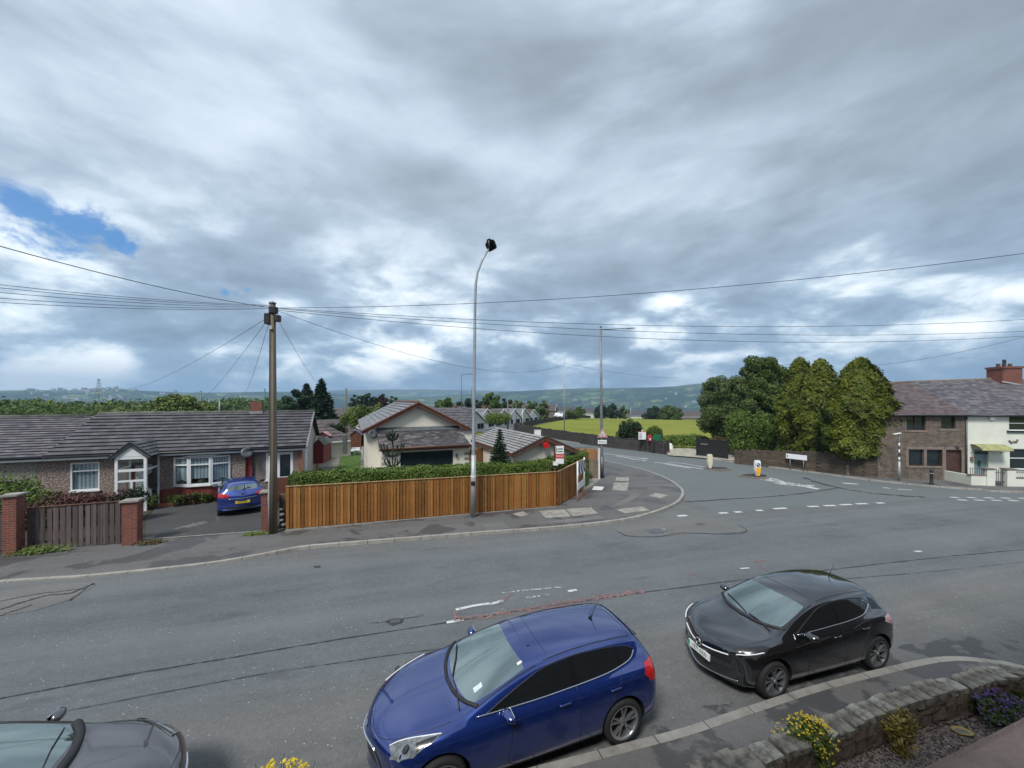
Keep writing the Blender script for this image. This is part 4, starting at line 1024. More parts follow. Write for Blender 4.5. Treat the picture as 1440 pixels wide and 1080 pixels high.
# ================================================================ black supermini (near, right)
p = Vector((4.236, 7.361))
cor = Car('hatchback_car', 'glossy black five-door hatchback with dark alloys parked by the near kerb', (p.x, p.y, pl_z(p.x, p.y)+.012), 16.4, MT['black_paint'], [
 sec(-.83, -.56, .50, .22, .50, .5, .58),
 sec(-.80, -.52, .70, .19, .66, .5, .73),
 sec(-.70, -.42, .80, .18, .745, .6, .82),
 sec(-.42, -.27, .845, .18, .83, .7, .905),
 sec(-.14, -.12, .862, .18, .87, .75, .94),
 sec(.04, .12, .87, .18, .895, .76, .965),
 sec(.10, .32, .872, .18, .91, .77, .975, (.745, .935, .69, .965)),
 sec(.21, .43, .873, .18, .92, .77, 1.015, (.73, .985, .668, 1.01)),
 sec(.62, .80, .875, .18, .94, .775, 1.19, (.69, 1.12, .63, 1.17)),
 sec(1.02, 1.19, .878, .18, .96, .775, 1.325, (.648, 1.245, .59, 1.295)),
 sec(1.17, 1.32, .88, .18, .97, .775, 1.36, (.638, 1.28, .574, 1.33)),
 sec(1.75, 1.80, .88, .18, .99, .77, 1.425, (.625, 1.315, .56, 1.385)),
 sec(2.30, 2.24, .88, .18, 1.02, .76, 1.415, (.61, 1.295, .545, 1.375)),
 sec(2.68, 2.58, .878, .19, 1.05, .745, 1.385, (.59, 1.255, .53, 1.345)),
 sec(2.88, 2.74, .872, .20, 1.06, .73, 1.36, (.575, 1.21, .525, 1.315)),
 sec(2.92, 2.80, .868, .21, 1.06, .725, 1.31, (.59, 1.16, .545, 1.27)),
 sec(3.08, 2.92, .86, .23, 1.03, .715, 1.08, (.64, 1.06, .57, 1.07)),
 sec(3.16, 2.99, .84, .26, .92, .70, .97),
 sec(3.23, 3.03, .80, .28, .76, .68, .82),
 sec(3.21, 3.00, .70, .30, .60, .62, .64)])
c = cor; c.creases = {6: .25, 3: .1}; c.split = 2.2
c.cage([(0, .765, .32), (2.538, .765, .32)], glassmap(7, 9, 15, 16), arch_r=.37)
c.interior(.45, 2.6, .64)
dlo = [(.64, .97), (.84, 1.07), (1.08, 1.17), (1.30, 1.25), (1.75, 1.30), (2.2, 1.285), (2.5, 1.24), (2.62, 1.19), (2.52, 1.12), (2.30, 1.035), (1.8, 1.00), (1.2, .98)]
for sg in (1, -1):
    c.patch('side_window', 'side', dlo, MT['dark_glass'], .003, sg)
    c.patch('door_pillar', 'side', [(1.60, 1.0), (1.70, 1.0), (1.68, 1.295), (1.61, 1.295)], MT['gloss_black'], .006, sg)
    c.patch('door_pillar', 'side', [(2.26, 1.05), (2.31, 1.06), (2.40, 1.26), (2.36, 1.27)], MT['gloss_black'], .006, sg)
    c.patch('rear_quarter_trim', 'side', [(2.60, 1.09), (2.86, 1.05), (2.80, 1.2), (2.66, 1.24)], MT['gloss_black'], .003, sg)
c.seam('chrome_strip', 'side', [(.62, .95), (1.0, .965), (1.4, .982), (1.8, .998), (2.12, 1.02), (2.32, 1.05), (2.50, 1.12), (2.56, 1.165), (2.44, 1.235)], .009, MT['chrome'], .004, mirror=True)
c.seam('window_seal', 'side', [(.62, .97), (.84, 1.077), (1.08, 1.178), (1.30, 1.258), (1.75, 1.308), (2.2, 1.293), (2.5, 1.25)], .010, MT['satin_black'], .0, mirror=True)
for pts in ([(.78, .96), (.76, .6), (.74, .34), (.84, .26)], [(1.64, 1.0), (1.66, .6), (1.66, .28)], [(2.34, 1.03), (2.30, .85), (2.16, .62), (2.08, .30)]):
    c.seam('door_seam', 'side', pts, .0035, MT['satin_black'], 0, mirror=True)
c.seam('body_crease', 'side', [(.5, .80), (.9, .845), (1.3, .86)], .006, c.paint, -.002, mirror=True)
c.seam('body_crease', 'side', [(1.9, .90), (2.3, .97), (2.8, .99)], .006, c.paint, -.002, mirror=True)
for x in (1.44, 2.16):
    for sg in (1, -1):
        q = c.proj('side', x, .84+(.03 if x > 2 else 0), .03, sg); b = MB().tube([q+Vector((-.09, -sg*.02, 0)), q+Vector((-.07, 0, 0)), q+Vector((.07, 0, .005)), q+Vector((.09, -sg*.02, .005))], .012, 8); b.build('door_handle', c.paint, c.root, smooth=True)
c.seam('bonnet_seam', 'top', [(.10, .69), (-.05, .68), (-.3, .63), (-.52, .53), (-.66, .36), (-.72, .2), (-.73, 0)], .0038, MT['satin_black'], 0, mirror=True)
c.seam('screen_edge', 'top', [(.18, .0), (.22, .3), (.31, .52), (.42, .68)], .03, MT['satin_black'], 0.0, mirror=True)
c.seam('screen_edge', 'top', [(.40, .695), (.64, .655), (.92, .615), (1.19, .585)], .010, MT['satin_black'], 0.0, mirror=True)
c.seam('roof_channel', 'top', [(1.36, .545), (1.75, .54), (2.3, .525), (2.8, .50)], .008, MT['satin_black'], -.003, mirror=True)
c.seam('roof_seam', 'top', [(1.30, 0), (1.31, .3), (1.33, .5)], .004, MT['satin_black'], 0, mirror=True)
for pts in ([(.26, -.05), (.36, .28), (.44, .56)], [(.22, -.58), (.26, -.3), (.27, -.1)]):
    q = [c.proj('top', a, b_, .018) for a, b_ in pts]; MB().tube(q, .008, 6).build('wiper', MT['black_plastic'], c.root, smooth=True)
# nose: slim grille bar in chrome, badge, plate, slim lamps with bright brow
c.patch('grille', 'front', [(-.50, .50), (.50, .50), (.56, .66), (0, .645), (-.56, .66)], MT['satin_black'], .004, 1, .04)
c.patch('lower_grille', 'front', [(-.46, .28), (.46, .28), (.52, .40), (-.52, .40)], MT['satin_black'], .004, 1, .04)
c.seam('grille_bar', 'front', [(.08, .628), (.3, .645), (.50, .672)], .011, MT['drl'], .006, mirror=True)
c.seam('lip_line', 'front', [(-.62, .27), (-.4, .235), (0, .225), (.4, .235), (.62, .27)], .008, MT['chrome'], .004)
q = c.proj('front', 0, .635, .012); rg = [q+Vector((-.004, cos(2*pi*k/24)*.062, sin(2*pi*k/24)*.062)) for k in range(25)]
b = MB().tube(rg, .009, 8, cap=False); b.tube([q+Vector((-.004, -.05, .015)), q+Vector((-.006, 0, .004)), q+Vector((-.006, .0, -.006)), q+Vector((-.004, .05, -.015))], .007, 6); b.build('badge', MT['alu'], c.root, smooth=True)
c.patch('headlight', 'top', [(-.56, .52), (-.34, .68), (-.12, .765), (-.05, .80), (-.18, .83), (-.36, .80), (-.50, .70), (-.58, .60)], MT['lamp_dark'], .004, 1, .035)
c.patch('headlight', 'top', [(-.56, -.52), (-.34, -.68), (-.12, -.765), (-.05, -.80), (-.18, -.83), (-.36, -.80), (-.50, -.70), (-.58, -.60)], MT['lamp_dark'], .004, 1, .035)
for sg in (1, -1):
    c.seam('running_light', 'top', [(-.57, sg*.60), (-.47, sg*.70), (-.34, sg*.775), (-.20, sg*.815)], .010, MT['drl'], .008)
plate(c, 'front', 0, .485, 'YE71 KKN', MT['plate_white'], tilt=4, green=True)
c.patch('taillight', 'side', [(2.72, .90), (2.76, .98), (2.92, 1.0), (3.03, .95), (3.03, .84), (2.90, .83)], MT['tail_clear'], .004, 1, .03, mirror=True)
c.patch('taillight', 'rear', [(.52, .92), (.74, .97), (.84, .95), (.84, .80), (.70, .82)], MT['tail_clear'], .004, 1, .03, mirror=True)
for sg in (1, -1): c.mirror(.72, .99, .935, c.paint, sg)
for (x, y) in ((0, .765), (0, -.765), (2.538, .765), (2.538, -.765)): c.wheel(x, y, .32, .205, MT['rim_dark'] if False else MT['galv_dark'], 'open')
q = c.proj('top', 2.5, 0, 0); MB().tube([q, q+Vector((.16, 0, .25))], [.008, .003], 6).build('aerial', MT['black_plastic'], c.root, smooth=True)
c.patch('fog_lamp', 'front', [(.60, .36), (.68, .36), (.68, .44), (.62, .44)], MT['lamp_dark'], .004, 1, .04, mirror=True)
q = c.proj('top', 1.0, 0, -.03); MB().box(q.x-.02, q.x+.03, -.11, .11, q.z-.09, q.z-.02).build('rear_view_mirror', MT['black_plastic'], c.root, bevel=.01)
# ================================================================ grey-brown car, nose only in view at the lower left; it faces right
p = Vector((-4.62, 4.12))
brn = Car('parked_car', 'grey-brown metallic car whose bonnet and windscreen show at the lower left', (p.x, p.y, pl_z(p.x, p.y)+.012), 195.5, MT['brown_paint'], foc.st)
brn.st = [dict(s) for s in foc.st]
for s in brn.st: s['r'] = [(y*1.0, z*(1.03 if z > .5 else 1)) for y, z in s['r']]
c = brn; c.creases = foc.creases; c.split = 2.4
c.cage([(0, .80, .33), (2.648, .80, .33)], glassmap(7, 9, 15, 16), arch_r=.378)
c.interior(.42, 2.9, .66)
for sg in (1, -1): c.patch('side_window', 'side', [(a, b_*1.03) for a, b_ in [(.62, .96), (.90, 1.09), (1.18, 1.20), (1.48, 1.295), (2.0, 1.345), (2.5, 1.325), (2.86, 1.27), (2.98, 1.215), (2.90, 1.13), (2.6, 1.065), (2.0, 1.025), (1.4, .995)]], MT['dark_glass'], .003, sg)
c.seam('bonnet_seam', 'top', [(.14, .72), (-.05, .71), (-.3, .66), (-.55, .58), (-.70, .40), (-.76, .2), (-.77, 0)], .0045, MT['satin_black'], 0, mirror=True)
for sg in (1, -1):
    c.patch('headlight', 'top', [(-.56, sg*.50), (-.38, sg*.62), (-.18, sg*.74), (-.05, sg*.80), (-.2, sg*.86), (-.44, sg*.82), (-.60, sg*.68)], MT['lamp_glass'], .004, 1, .035)
    c.seam('headlight_bezel', 'top', [(-.58, sg*.52), (-.38, sg*.64), (-.18, sg*.75), (-.06, sg*.80), (-.2, sg*.87), (-.46, sg*.82)], .011, MT['lamp_dark'], .006)
    c.mirror(.84, 1.03, .955, c.paint, sg)
c.seam('chrome_strip', 'front', [(-.5, .60), (0, .635), (.5, .60)], .016, MT['chrome'], .004)
c.seam('screen_edge', 'top', [(.20, .0), (.25, .3), (.36, .55), (.49, .70)], .05, MT['satin_black'], 0.0, mirror=True)
c.seam('screen_edge', 'top', [(.46, .72), (.72, .68), (1.05, .635), (1.36, .60)], .014, MT['satin_black'], 0.0, mirror=True)
for pts in ([(.32, .05), (.44, -.28), (.52, -.56)], [(.28, .62), (.32, .32), (.32, .1)]):
    q = [c.proj('top', a, b_, .02) for a, b_ in pts]; MB().tube(q, .009, 6).build('wiper', MT['black_plastic'], c.root, smooth=True)
for (x, y) in ((0, .80), (0, -.80), (2.648, .80), (2.648, -.80)): c.wheel(x, y, .33, .215, MT['rim_silver'])
# ================================================================ bright blue supermini on the drive, seen from behind
cl = px(341, 724, .04); cl += Vector((-sin(R(38)), cos(R(38)), 0))*3.05
cli = Car('hatchback_car', 'bright blue small hatchback on the bungalow drive, tail to the road', (cl.x, cl.y, pl_z(cl.x, cl.y)+.045), -52, MT['clio_paint'], cor.st)
c = cli; c.creases = {6: .2}; c.split = 2.2
c.cage([(0, .765, .31), (2.538, .765, .31)], glassmap(7, 9, 15, 16), arch_r=.36)
for sg in (1, -1): c.patch('side_window', 'side', [(.74, .985), (.92, 1.085), (1.36, 1.27), (1.75, 1.30), (2.2, 1.285), (2.48, 1.22), (2.40, 1.10), (2.2, 1.05), (1.2, .98)], MT['dark_glass'], .003, sg)
c.interior(.45, 2.5, .64)
c.patch('taillight', 'rear', [(.42, .88), (.56, .97), (.80, 1.02), (.86, .97), (.86, .84), (.70, .82), (.52, .83)], MT['tail_red'], .005, 1, .03, mirror=True)
c.patch('taillight', 'side', [(2.80, .86), (2.80, .98), (2.95, 1.01), (3.05, .95), (3.05, .84)], MT['tail_red'], .005, 1, .03, mirror=True)
c.seam('tailgate_strip', 'rear', [(-.50, .765), (0, .755), (.50, .765)], .012, MT['chrome'], .004)
c.patch('lower_bumper', 'rear', [(-.55, .30), (.55, .30), (.6, .42), (-.6, .42)], MT['satin_black'], .006, 1, .05)
q = c.proj('rear', 0, .90, .012); b = MB(); b.add([q+Vector((0, -.055, 0)), q+Vector((0, 0, -.08)), q+Vector((0, .055, 0)), q+Vector((0, 0, .08)), q+Vector((.012, 0, 0))], [(0, 1, 4), (1, 2, 4), (2, 3, 4), (3, 0, 4)]); b.build('badge', MT['chrome'], c.root)
plate(c, 'rear', 0, .60, 'PE16 XNV' if False else 'PX16 YKF', MT['plate_yellow'])
MB().bar(c.proj('rear', -.02, 1.09, .02), c.proj('rear', .30, 1.16, .02), .025, .02).build('rear_wiper', MT['black_plastic'], c.root)
for sg in (1, -1): c.mirror(.72, .99, .93, MT['gloss_black'], sg)
for (x, y) in ((0, .765), (0, -.765), (2.538, .765), (2.538, -.765)): c.wheel(x, y, .31, .2, MT['rim_silver'])
# ================================================================ buildings
class Fr:
    """a house frame: s along the front, t away from the viewer, z above its base"""
    def __init__(f, x, y, ang, zb=None):
        f.x, f.y, f.a = x, y, ang; f.e = Vector((cos(R(ang)), sin(R(ang)))); f.n = Vector((-f.e.y, f.e.x)); f.zb = pl_z(x, y) if zb is None else zb
    def loc(f, u, v, t=0.0):
        p = pxl(u, v, (f.x+f.n.x*t, f.y+f.n.y*t), f.a); d = Vector((p.x-f.x, p.y-f.y)); return d.dot(f.e), p.z-f.zb
    def world(f, s, t, z=0): return Vector((f.x+f.e.x*s+f.n.x*t, f.y+f.e.y*s+f.n.y*t, f.zb+z))
    def root(f, name, label, cat='house', group=None): f.o = thing(name, label, cat, (f.x, f.y, f.zb), R(f.a), group); return f.o
def tiled(parent, name, mat, E0, E1, R0, R1_, n, uvs=None, thick=.045, gap=.03):
    """courses between eave corners E0,E1 and ridge corners R0,R1"""
    E0, E1, R0, R1_ = map(Vector, (E0, E1, R0, R1_)); b = MB()
    nrm = (E1-E0).cross(R0-E0).normalized()
    if nrm.z < 0: nrm = -nrm
    L = (R0-E0).length; W = (E1-E0).length; ed = (E1-E0).normalized()
    prevA = prevB = None
    for i in range(n):
        f0, f1 = i/n, (i+1)/n
        a0, b0 = E0.lerp(R0, f0), E1.lerp(R1_, f0); a1, b1 = E0.lerp(R0, f1), E1.lerp(R1_, f1)
        lo = nrm*thick; hi = nrm*.006
        p = [a0+lo, b0+lo, b1+hi, a1+hi]; ua = [(q-E0).dot(ed) for q in p]
        b.quad(*p, mi=0, uv=[(ua[0], f0*L), (ua[1], f0*L), (ua[2], f1*L), (ua[3], f1*L)])
        b.quad(a0-nrm*.02, b0-nrm*.02, b0+lo, a0+lo, mi=1)  # riser coloured near-black as the shadow line under each course
        b.quad(a0+lo, a1+hi, a1-nrm*.02, a0-nrm*.02, mi=1); b.quad(b0+lo, b0-nrm*.02, b1-nrm*.02, b1+hi, mi=1)
    b.quad(E0-nrm*.12, R0-nrm*.12, R1_-nrm*.12, E1-nrm*.12, mi=1)
    return b.build(name, [mat, MT['tile_edge']], parent)
def window(parent, s0, s1, z0, z1, t, split=(), transom=None, fr=.055, frame='white_pvc', glass='clear_pane', curtain=True, sill=True, depth=.07, name='window', back='curtain', t0=None):
    w_ = bpy.data.objects.new(name, None); COL.objects.link(w_); w_.parent = parent
    b = MB(); y0, y1 = t-depth/2-.02, t+depth/2
    b.box(s0, s1, y0, y1, z0, z0+fr); b.box(s0, s1, y0, y1, z1-fr, z1); b.box(s0, s0+fr, y0, y1, z0+fr, z1-fr); b.box(s1-fr, s1, y0, y1, z0+fr, z1-fr)
    for q in split: b.box(q-fr/2, q+fr/2, y0+.004, y1, z0+fr, z1-fr)
    if transom:
        xs = [s0+fr]+[q for q in split]+[s1-fr]
        for a, c_ in zip(xs, xs[1:]): b.box(a+.02, c_-.02, y0+.008, y1, transom-fr/2, transom+fr/2)
    b.build('frame', MT[frame], w_)
    MB().box(s0+fr, s1-fr, t-.006, t+.006, z0+fr, z1-fr).build('pane', MT[glass], w_)
    if curtain: MB().box(s0+fr, s1-fr, t+.06, t+.065, z0+fr, z1-fr).build('net_curtain', MT[back], w_)
    if sill: MB().box(s0-.05, s1+.05, y0-.07, y1, z0-.06, z0-.003).build('sill', MT[frame] if frame == 'white_pvc' else MT['stone_trim'], w_)
    return w_
def wall_holes(b, s0, s1, z0, z1, t, holes, th=.12, mi=0):
    """front wall with real openings; holes = (a,b,z0,z1)"""
    xs = sorted({s0, s1, *[h for q in holes for h in q[:2]]}); zs = sorted({z0, z1, *[h for q in holes for h in q[2:]]})
    for a, c_ in zip(xs, xs[1:]):
        for e, g_ in zip(zs, zs[1:]):
            m1, m2 = (a+c_)/2, (e+g_)/2
            if any(h[0] < m1 < h[1] and h[2] < m2 < h[3] for h in holes): continue
            b.quad((a, t, e), (c_, t, e), (c_, t, g_), (a, t, g_), mi)
    for h in holes:
        a, c_, e, g_ = h
        b.quad((a, t, e), (a, t, g_), (a, t+th, g_), (a, t+th, e), mi); b.quad((c_, t, e), (c_, t+th, e), (c_, t+th, g_), (c_, t, g_), mi)
        b.quad((a, t, g_), (c_, t, g_), (c_, t+th, g_), (a, t+th, g_), mi); b.quad((a, t, e), (a, t+th, e), (c_, t+th, e), (c_, t, e), mi)
def dish(parent, s, t, z, r=.3, yaw=0.4):
    o_ = bpy.data.objects.new('satellite_dish', None); COL.objects.link(o_); o_.parent = parent; o_.location = (s, t, z)
    M_ = Matrix.Rotation(yaw, 4, 'Z')@Matrix.Rotation(R(75), 4, 'X')
    b = MB().lathe([(0, .0), (r*.5, .02), (r, .075), (r, .085), (r*.5, .03), (0, .01)], (0, 0, 0), 24).xform(M_@Matrix.Translation((0, 0, .05))); b.build('reflector', MT['galv_dark'], o_, smooth=True)
    b = MB().tube([(0, .12, 0), (0, .25, -.1)], .015, 6).tube([M_@Vector((0, -r*.8, .08)), M_@Vector((0, -r*.2, .42))], .01, 6); b.build('bracket', MT['galv_dark'], o_)
def dn(parent, s, t, z0, z1, mat='black_metal', r=.035):
    return MB().tube([(s, t, z0), (s, t, z1-.25), (s, t-.02, z1-.2), (s, t-.18, z1)], r, 8).build('downpipe', MT[mat], parent, smooth=True)
# ---------------------------------------------------------------- left bungalow row
P0 = pxY(0, 645.5, 16.0); FA = Fr(P0.x, P0.y, 22, -.05)
TE = -.32    # eaves line in front of the wall
FA.x += FA.n.x*.32; FA.y += FA.n.y*.32
ze = FA.loc(200, 636.5, TE)[1]; TR = 3.5
sJ = FA.loc(60, 643, TE)[0]; sE = FA.loc(431, 625.5, TE)[0]
zrB = FA.loc(276, 580.5, TR)[1]; zrA = FA.loc(50, 585.5, TR)[1]-.02
sWJ = FA.loc(51, 670)[0]; sTaupe = FA.loc(356, 660)[0]; sEnd = sE-.22
def ridge(parent, s0, s1, t, z, mat='tile_edge', r=.10): return MB().tube([(s0, t, z), (s1, t, z)], r, 8).build('ridge_tiles', pmat('ridge_tile', (.10, .10, .085), .85, .35, 3), parent, smooth=True)
# house A
A = FA.root('bungalow', 'grey pebbledashed bungalow with weathered slate roof at the far left'); sA0 = -7.5
b = MB(); wall_holes(b, sA0, sWJ-.01, -.3, ze+.02, 0, [(-4.6, -3.0, .9, 2.1)]); b.box(sA0, sWJ-.01, 7.0, 7.1, -.3, ze); b.add([(sA0, 0, -.3), (sA0, 7, -.3), (sA0, 7, ze), (sA0, TR, zrA-.1), (sA0, 0, ze)], [(0, 1, 2, 3, 4)]); b.build('wall', MT['pebble_grey'], A)
window(A, -4.6, -3.0, .9, 2.1, .06, transom=1.8)
window(A, -1.15, .10, .95, 2.26, -.02, transom=1.9) if False else None
tiled(A, 'roof', MT['slate_old'], (sA0-.2, TE, ze-.02), (sJ-.01, TE, ze-.02), (sA0-.2, TR, zrA), (sJ-.01, TR, zrA), 17)
tiled(A, 'roof', MT['slate_old'], (sJ-.01, 2*TR-TE, ze-.02), (sA0-.2, 2*TR-TE, ze-.02), (sJ-.01, TR, zrA), (sA0-.2, TR, zrA), 10)
ridge(A, sA0-.2, sJ-.3, TR, zrA)
MB().box(sA0, sJ-.02, TE+.02, TE+.05, ze-.20, ze-.04).build('fascia', MT['white_pvc'], A)
MB().tube([(sA0, TE-.03, ze-.05), (sJ-.02, TE-.03, ze-.05)], .055, 8).build('gutter', MT['black_metal'], A, smooth=True)
MB().box(sA0, sJ-.02, TE+.05, 0, ze-.14, ze-.10).build('soffit', MT['white_pvc'], A)
# house B
FB = Fr(FA.x, FA.y, 22, -.05)
B = FB.root('bungalow', 'pinkish pebbledashed bungalow with white gabled porch and bow window')
w1 = [*FA.loc(99, 691), *FA.loc(140, 649.5)]; W1_ = (w1[0], w1[2], w1[1], w1[3])
b0 = FA.loc(243, 684, -.1); b1_ = FA.loc(326, 640, -.1)
pr0, _ = FA.loc(161, 670, -1.25); pr1, _ = FA.loc(206, 670, -1.25); pzt = FA.loc(183, 642, -1.25)[1]; pza = FA.loc(185, 625, -1.25)[1]
bw = (FA.loc(245, 660, 0)[0], FA.loc(324, 660, 0)[0], FA.loc(243, 684, -.25)[1], FA.loc(326, 640, -.25)[1])
dw = (FA.loc(345, 660)[0], FA.loc(354.5, 660)[0], -.2, FA.loc(350, 642)[1])
b = MB(); wall_holes(b, sWJ, sTaupe, .75, ze+.02, 0, [W1_, (bw[0], bw[1], bw[2], bw[3]), (pr0+.15, pr1-.15, .75, 2.1), (dw[0], dw[1], .75, dw[3])])
b.build('wall', MT['pebble_pink'], B)
b = MB(); wall_holes(b, sWJ, pr0, -.3, .75, -.004, []); b.build('wall', MT['pebble_pink'], B)
b = MB(); wall_holes(b, pr1, sTaupe, -.3, .75, -.03, [(dw[0], dw[1], -.2, .75)]); b.box(pr1+.02, dw[0]-.02, -.05, 0, .75, .80); b.build('plinth', MT['brick_paint'], B)
b = MB(); b.box(sWJ, sEnd, 7.0, 7.1, -.3, ze); b.build('rear_wall', MT['pebble_pink'], B)
window(B, *W1_[:2], *W1_[2:], .05, transom=W1_[2]+(W1_[3]-W1_[2])*.70)
MB().box(dw[0], dw[1], .16, .2, -.2, dw[3]).build('door', MT['red_trim'], B)
dish(B, FA.loc(347, 637, -.3)[0], -.35, FA.loc(347, 637, -.35)[1], .26)
dn(B, sTaupe, -.06, -.2, ze-.05)
# bow window: three lights on a shallow curve under a lead roof
bo = bpy.data.objects.new('bow_window', None); COL.objects.link(bo); bo.parent = B
xs_ = [bw[0], bw[0]+(bw[1]-bw[0])*.30, bw[0]+(bw[1]-bw[0])*.68, bw[1]]; ts_ = [-.02, -.30, -.30, -.02]
frm = MB(); gl = MB(); cu_ = MB(); z0_, z1_ = bw[2], bw[3]
for k in range(3):
    a_ = Vector((xs_[k], ts_[k], 0)); c_ = Vector((xs_[k+1], ts_[k+1], 0)); ex = (c_-a_).normalized(); L_ = (c_-a_).length
    M_ = Matrix((ex, Vector((-ex.y, ex.x, 0)), Vector((0, 0, 1)))).transposed().to_4x4(); M_.translation = a_
    for q in ((0, L_, z0_, z0_+.07), (0, L_, z1_-.07, z1_), (0, .075, z0_+.07, z1_-.07), (L_-.075, L_, z0_+.07, z1_-.07), (.075, L_-.075, z0_+.72*(z1_-z0_)-.03, z0_+.72*(z1_-z0_)+.03)): frm.box(q[0], q[1], -.035, .035, q[2], q[3], M=M_)
    gl.box(.075, L_-.075, -.004, .004, z0_+.07, z1_-.07, M=M_); cu_.box(.05, L_-.05, .06, .066, z0_+.30 if k == 1 else z0_+.18, z1_-.07, M=M_)
frm.box(bw[0]-.04, bw[1]+.04, -.0, .10, z0_-.05, z0_); frm.prism([(xs_[0]-.05, 0), (xs_[1], -.38), (xs_[2], -.38), (xs_[3]+.05, 0)], z0_-.07, z0_-.004); frm.build('frame', MT['white_pvc'], bo)
gl.build('pane', MT['clear_pane'], bo); cu_.build('net_curtain', MT['curtain'], bo)
for q, hh in ((.5, .26), (.16, .2), (.84, .22)):
    MB().lathe([(0, 0), (.14, .02), (.2, .1), (.13, .22), (0, hh+.04)], (bw[0]+(bw[1]-bw[0])*q, -.10 if q == .5 else .0, z0_+.02), 9).build('flower_arrangement', MT['leaf_dark'], bo)
b = MB(); b.prism([(xs_[0], .0), (xs_[1], -.28), (xs_[2], -.28), (xs_[3], 0)], z0_-.075-.62, z0_-.075); b.build('plinth', MT['brick_paint'], bo)
b = MB(); zt = ze-.16
b.add([(xs_[0]-.12, .0, z1_+.02), (xs_[1]-.05, -.42, z1_+.02), (xs_[2]+.05, -.42, z1_+.02), (xs_[3]+.12, 0, z1_+.02), (xs_[0]+.1, -.05, zt), (xs_[1], -.1, zt), (xs_[2], -.1, zt), (xs_[3]-.1, -.05, zt)], [(0, 1, 5, 4), (1, 2, 6, 5), (2, 3, 7, 6), (4, 5, 6, 7), (0, 3, 2, 1)]); b.build('lead_roof', MT['galv_dark'], bo)
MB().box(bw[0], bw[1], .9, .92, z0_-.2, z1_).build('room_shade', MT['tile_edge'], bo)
# taupe end wing
t0_, z_ = FA.loc(374, 672); t1_, _ = FA.loc(412, 672); zt_ = FA.loc(393, 636)[1]; zb_ = FA.loc(393, 674)[1]
b = MB(); wall_holes(b, sTaupe, sEnd, -.3, ze+.02, -.002, [(t0_, t1_, zb_, zt_)]); b.build('wall', MT['plain_taupe'], B)
window(B, t0_, t1_, zb_, zt_, .05, split=(t0_+(t1_-t0_)*.46,), fr=.12, glass='window_glass', curtain=False)
sb0 = FA.loc(420, 640)[0]; sb1 = FA.loc(430, 640)[0]
MB().box(sb0, min(sb1, sEnd), -.05, -.004, -.3, ze-.1).build('brick_pilaster', pmat('orange_brick', (.27, .10, .05), .85, .25, 8, bump=.3), B)
b = MB(); b.add([(sEnd, 0, -.3), (sEnd, 7, -.3), (sEnd, 7, ze), (sEnd, TR, zrB-.12), (sEnd, 0, ze)], [(0, 1, 2, 3, 4)]); b.build('gable_wall', pmat('pale_gable_render', (.42, .41, .39), .9, .12, 2), B)
for t_ in (.5, 1.1): MB().tube([(sEnd+.06, t_, -.2), (sEnd+.06, t_, ze-.1)], .05, 8).build('downpipe', MT['white_pvc'], B, smooth=True)
tiled(B, 'roof', MT['tile_grey'], (sJ, TE, ze), (sE, TE, ze), (sJ, TR, zrB), (sE, TR, zrB), 12, thick=.06)
tiled(B, 'roof', MT['tile_grey'], (sE, 2*TR-TE, ze), (sJ, 2*TR-TE, ze), (sE, TR, zrB), (sJ, TR, zrB), 12, thick=.06)
ridge(B, sJ, sE, TR, zrB)
MB().box(sJ, sE-.02, TE+.02, TE+.05, ze-.20, ze-.03).build('fascia', MT['white_pvc'], B)
MB().tube([(sJ, TE-.03, ze-.05), (sE-.05, TE-.03, ze-.05)], .055, 8).build('gutter', MT['black_metal'], B, smooth=True)
MB().box(sJ, sE-.02, TE+.05, 0, ze-.14, ze-.10).build('soffit', MT['white_pvc'], B)
b = MB(); nT = 14
for i in range(nT):   # white mortar bedding and caps down the verge
    f0 = i/nT; t_ = TE+(TR-TE)*f0; z_ = ze+(zrB-ze)*f0; b.box(sE-.03, sE+.05, t_, t_+.17, z_-.05, z_+.10)
b.bar((sE+.0, TE, ze-.08), (sE+.0, TR, zrB-.08), .05, .16); b.build('verge', pmat('verge_cap', (.42, .42, .42), .8, .3, 9), B)
sc_, zc_ = FA.loc(361.5, 581, TR)
ch = bpy.data.objects.new('chimney', None); COL.objects.link(ch); ch.parent = B
MB().box(sc_-.28, sc_+.28, TR-.22, TR+.24, zrB-.25, zrB+.62).build('stack', MT['brick'], ch)
MB().box(sc_-.33, sc_+.33, TR-.27, TR+.29, zrB-.28, zrB+.06).build('flashing', MT['alu'], ch)
# porch
po = bpy.data.objects.new('porch', None); COL.objects.link(po); po.parent = B
tp = -1.25; b = MB(); m_ = (pr0+pr1)/2; fw = .10
for s_ in (pr0, pr1-fw, ): b.box(s_, s_+fw, tp, tp+fw, -.1, pzt)
b.box(pr0+fw, pr1-fw, tp, tp+fw, pzt-.12, pzt); zmid = pzt-.62
b.box(pr0+fw, pr1-fw, tp+.01, tp+fw-.01, zmid-.05, zmid+.06); b.box(pr0+fw, pr1-fw, tp+.01, tp+fw-.01, zmid-.50, zmid-.42)
b.box(pr1-.55, pr1-.48, tp+.012, tp+fw-.012, -.1, zmid-.5)
for s_ in (pr0, pr1-.06):
    b.box(s_, s_+.06, tp+fw, 0, pzt-.12, pzt); b.box(s_+.003, s_+.057, tp+fw, 0, zmid-.03, zmid+.05); b.box(s_, s_+.06, -.10, 0, -.1, pzt-.12); b.box(s_+.003, s_+.057, tp+fw, -.1, .55, .62)
b.build('frame', MT['white_pvc'], po)
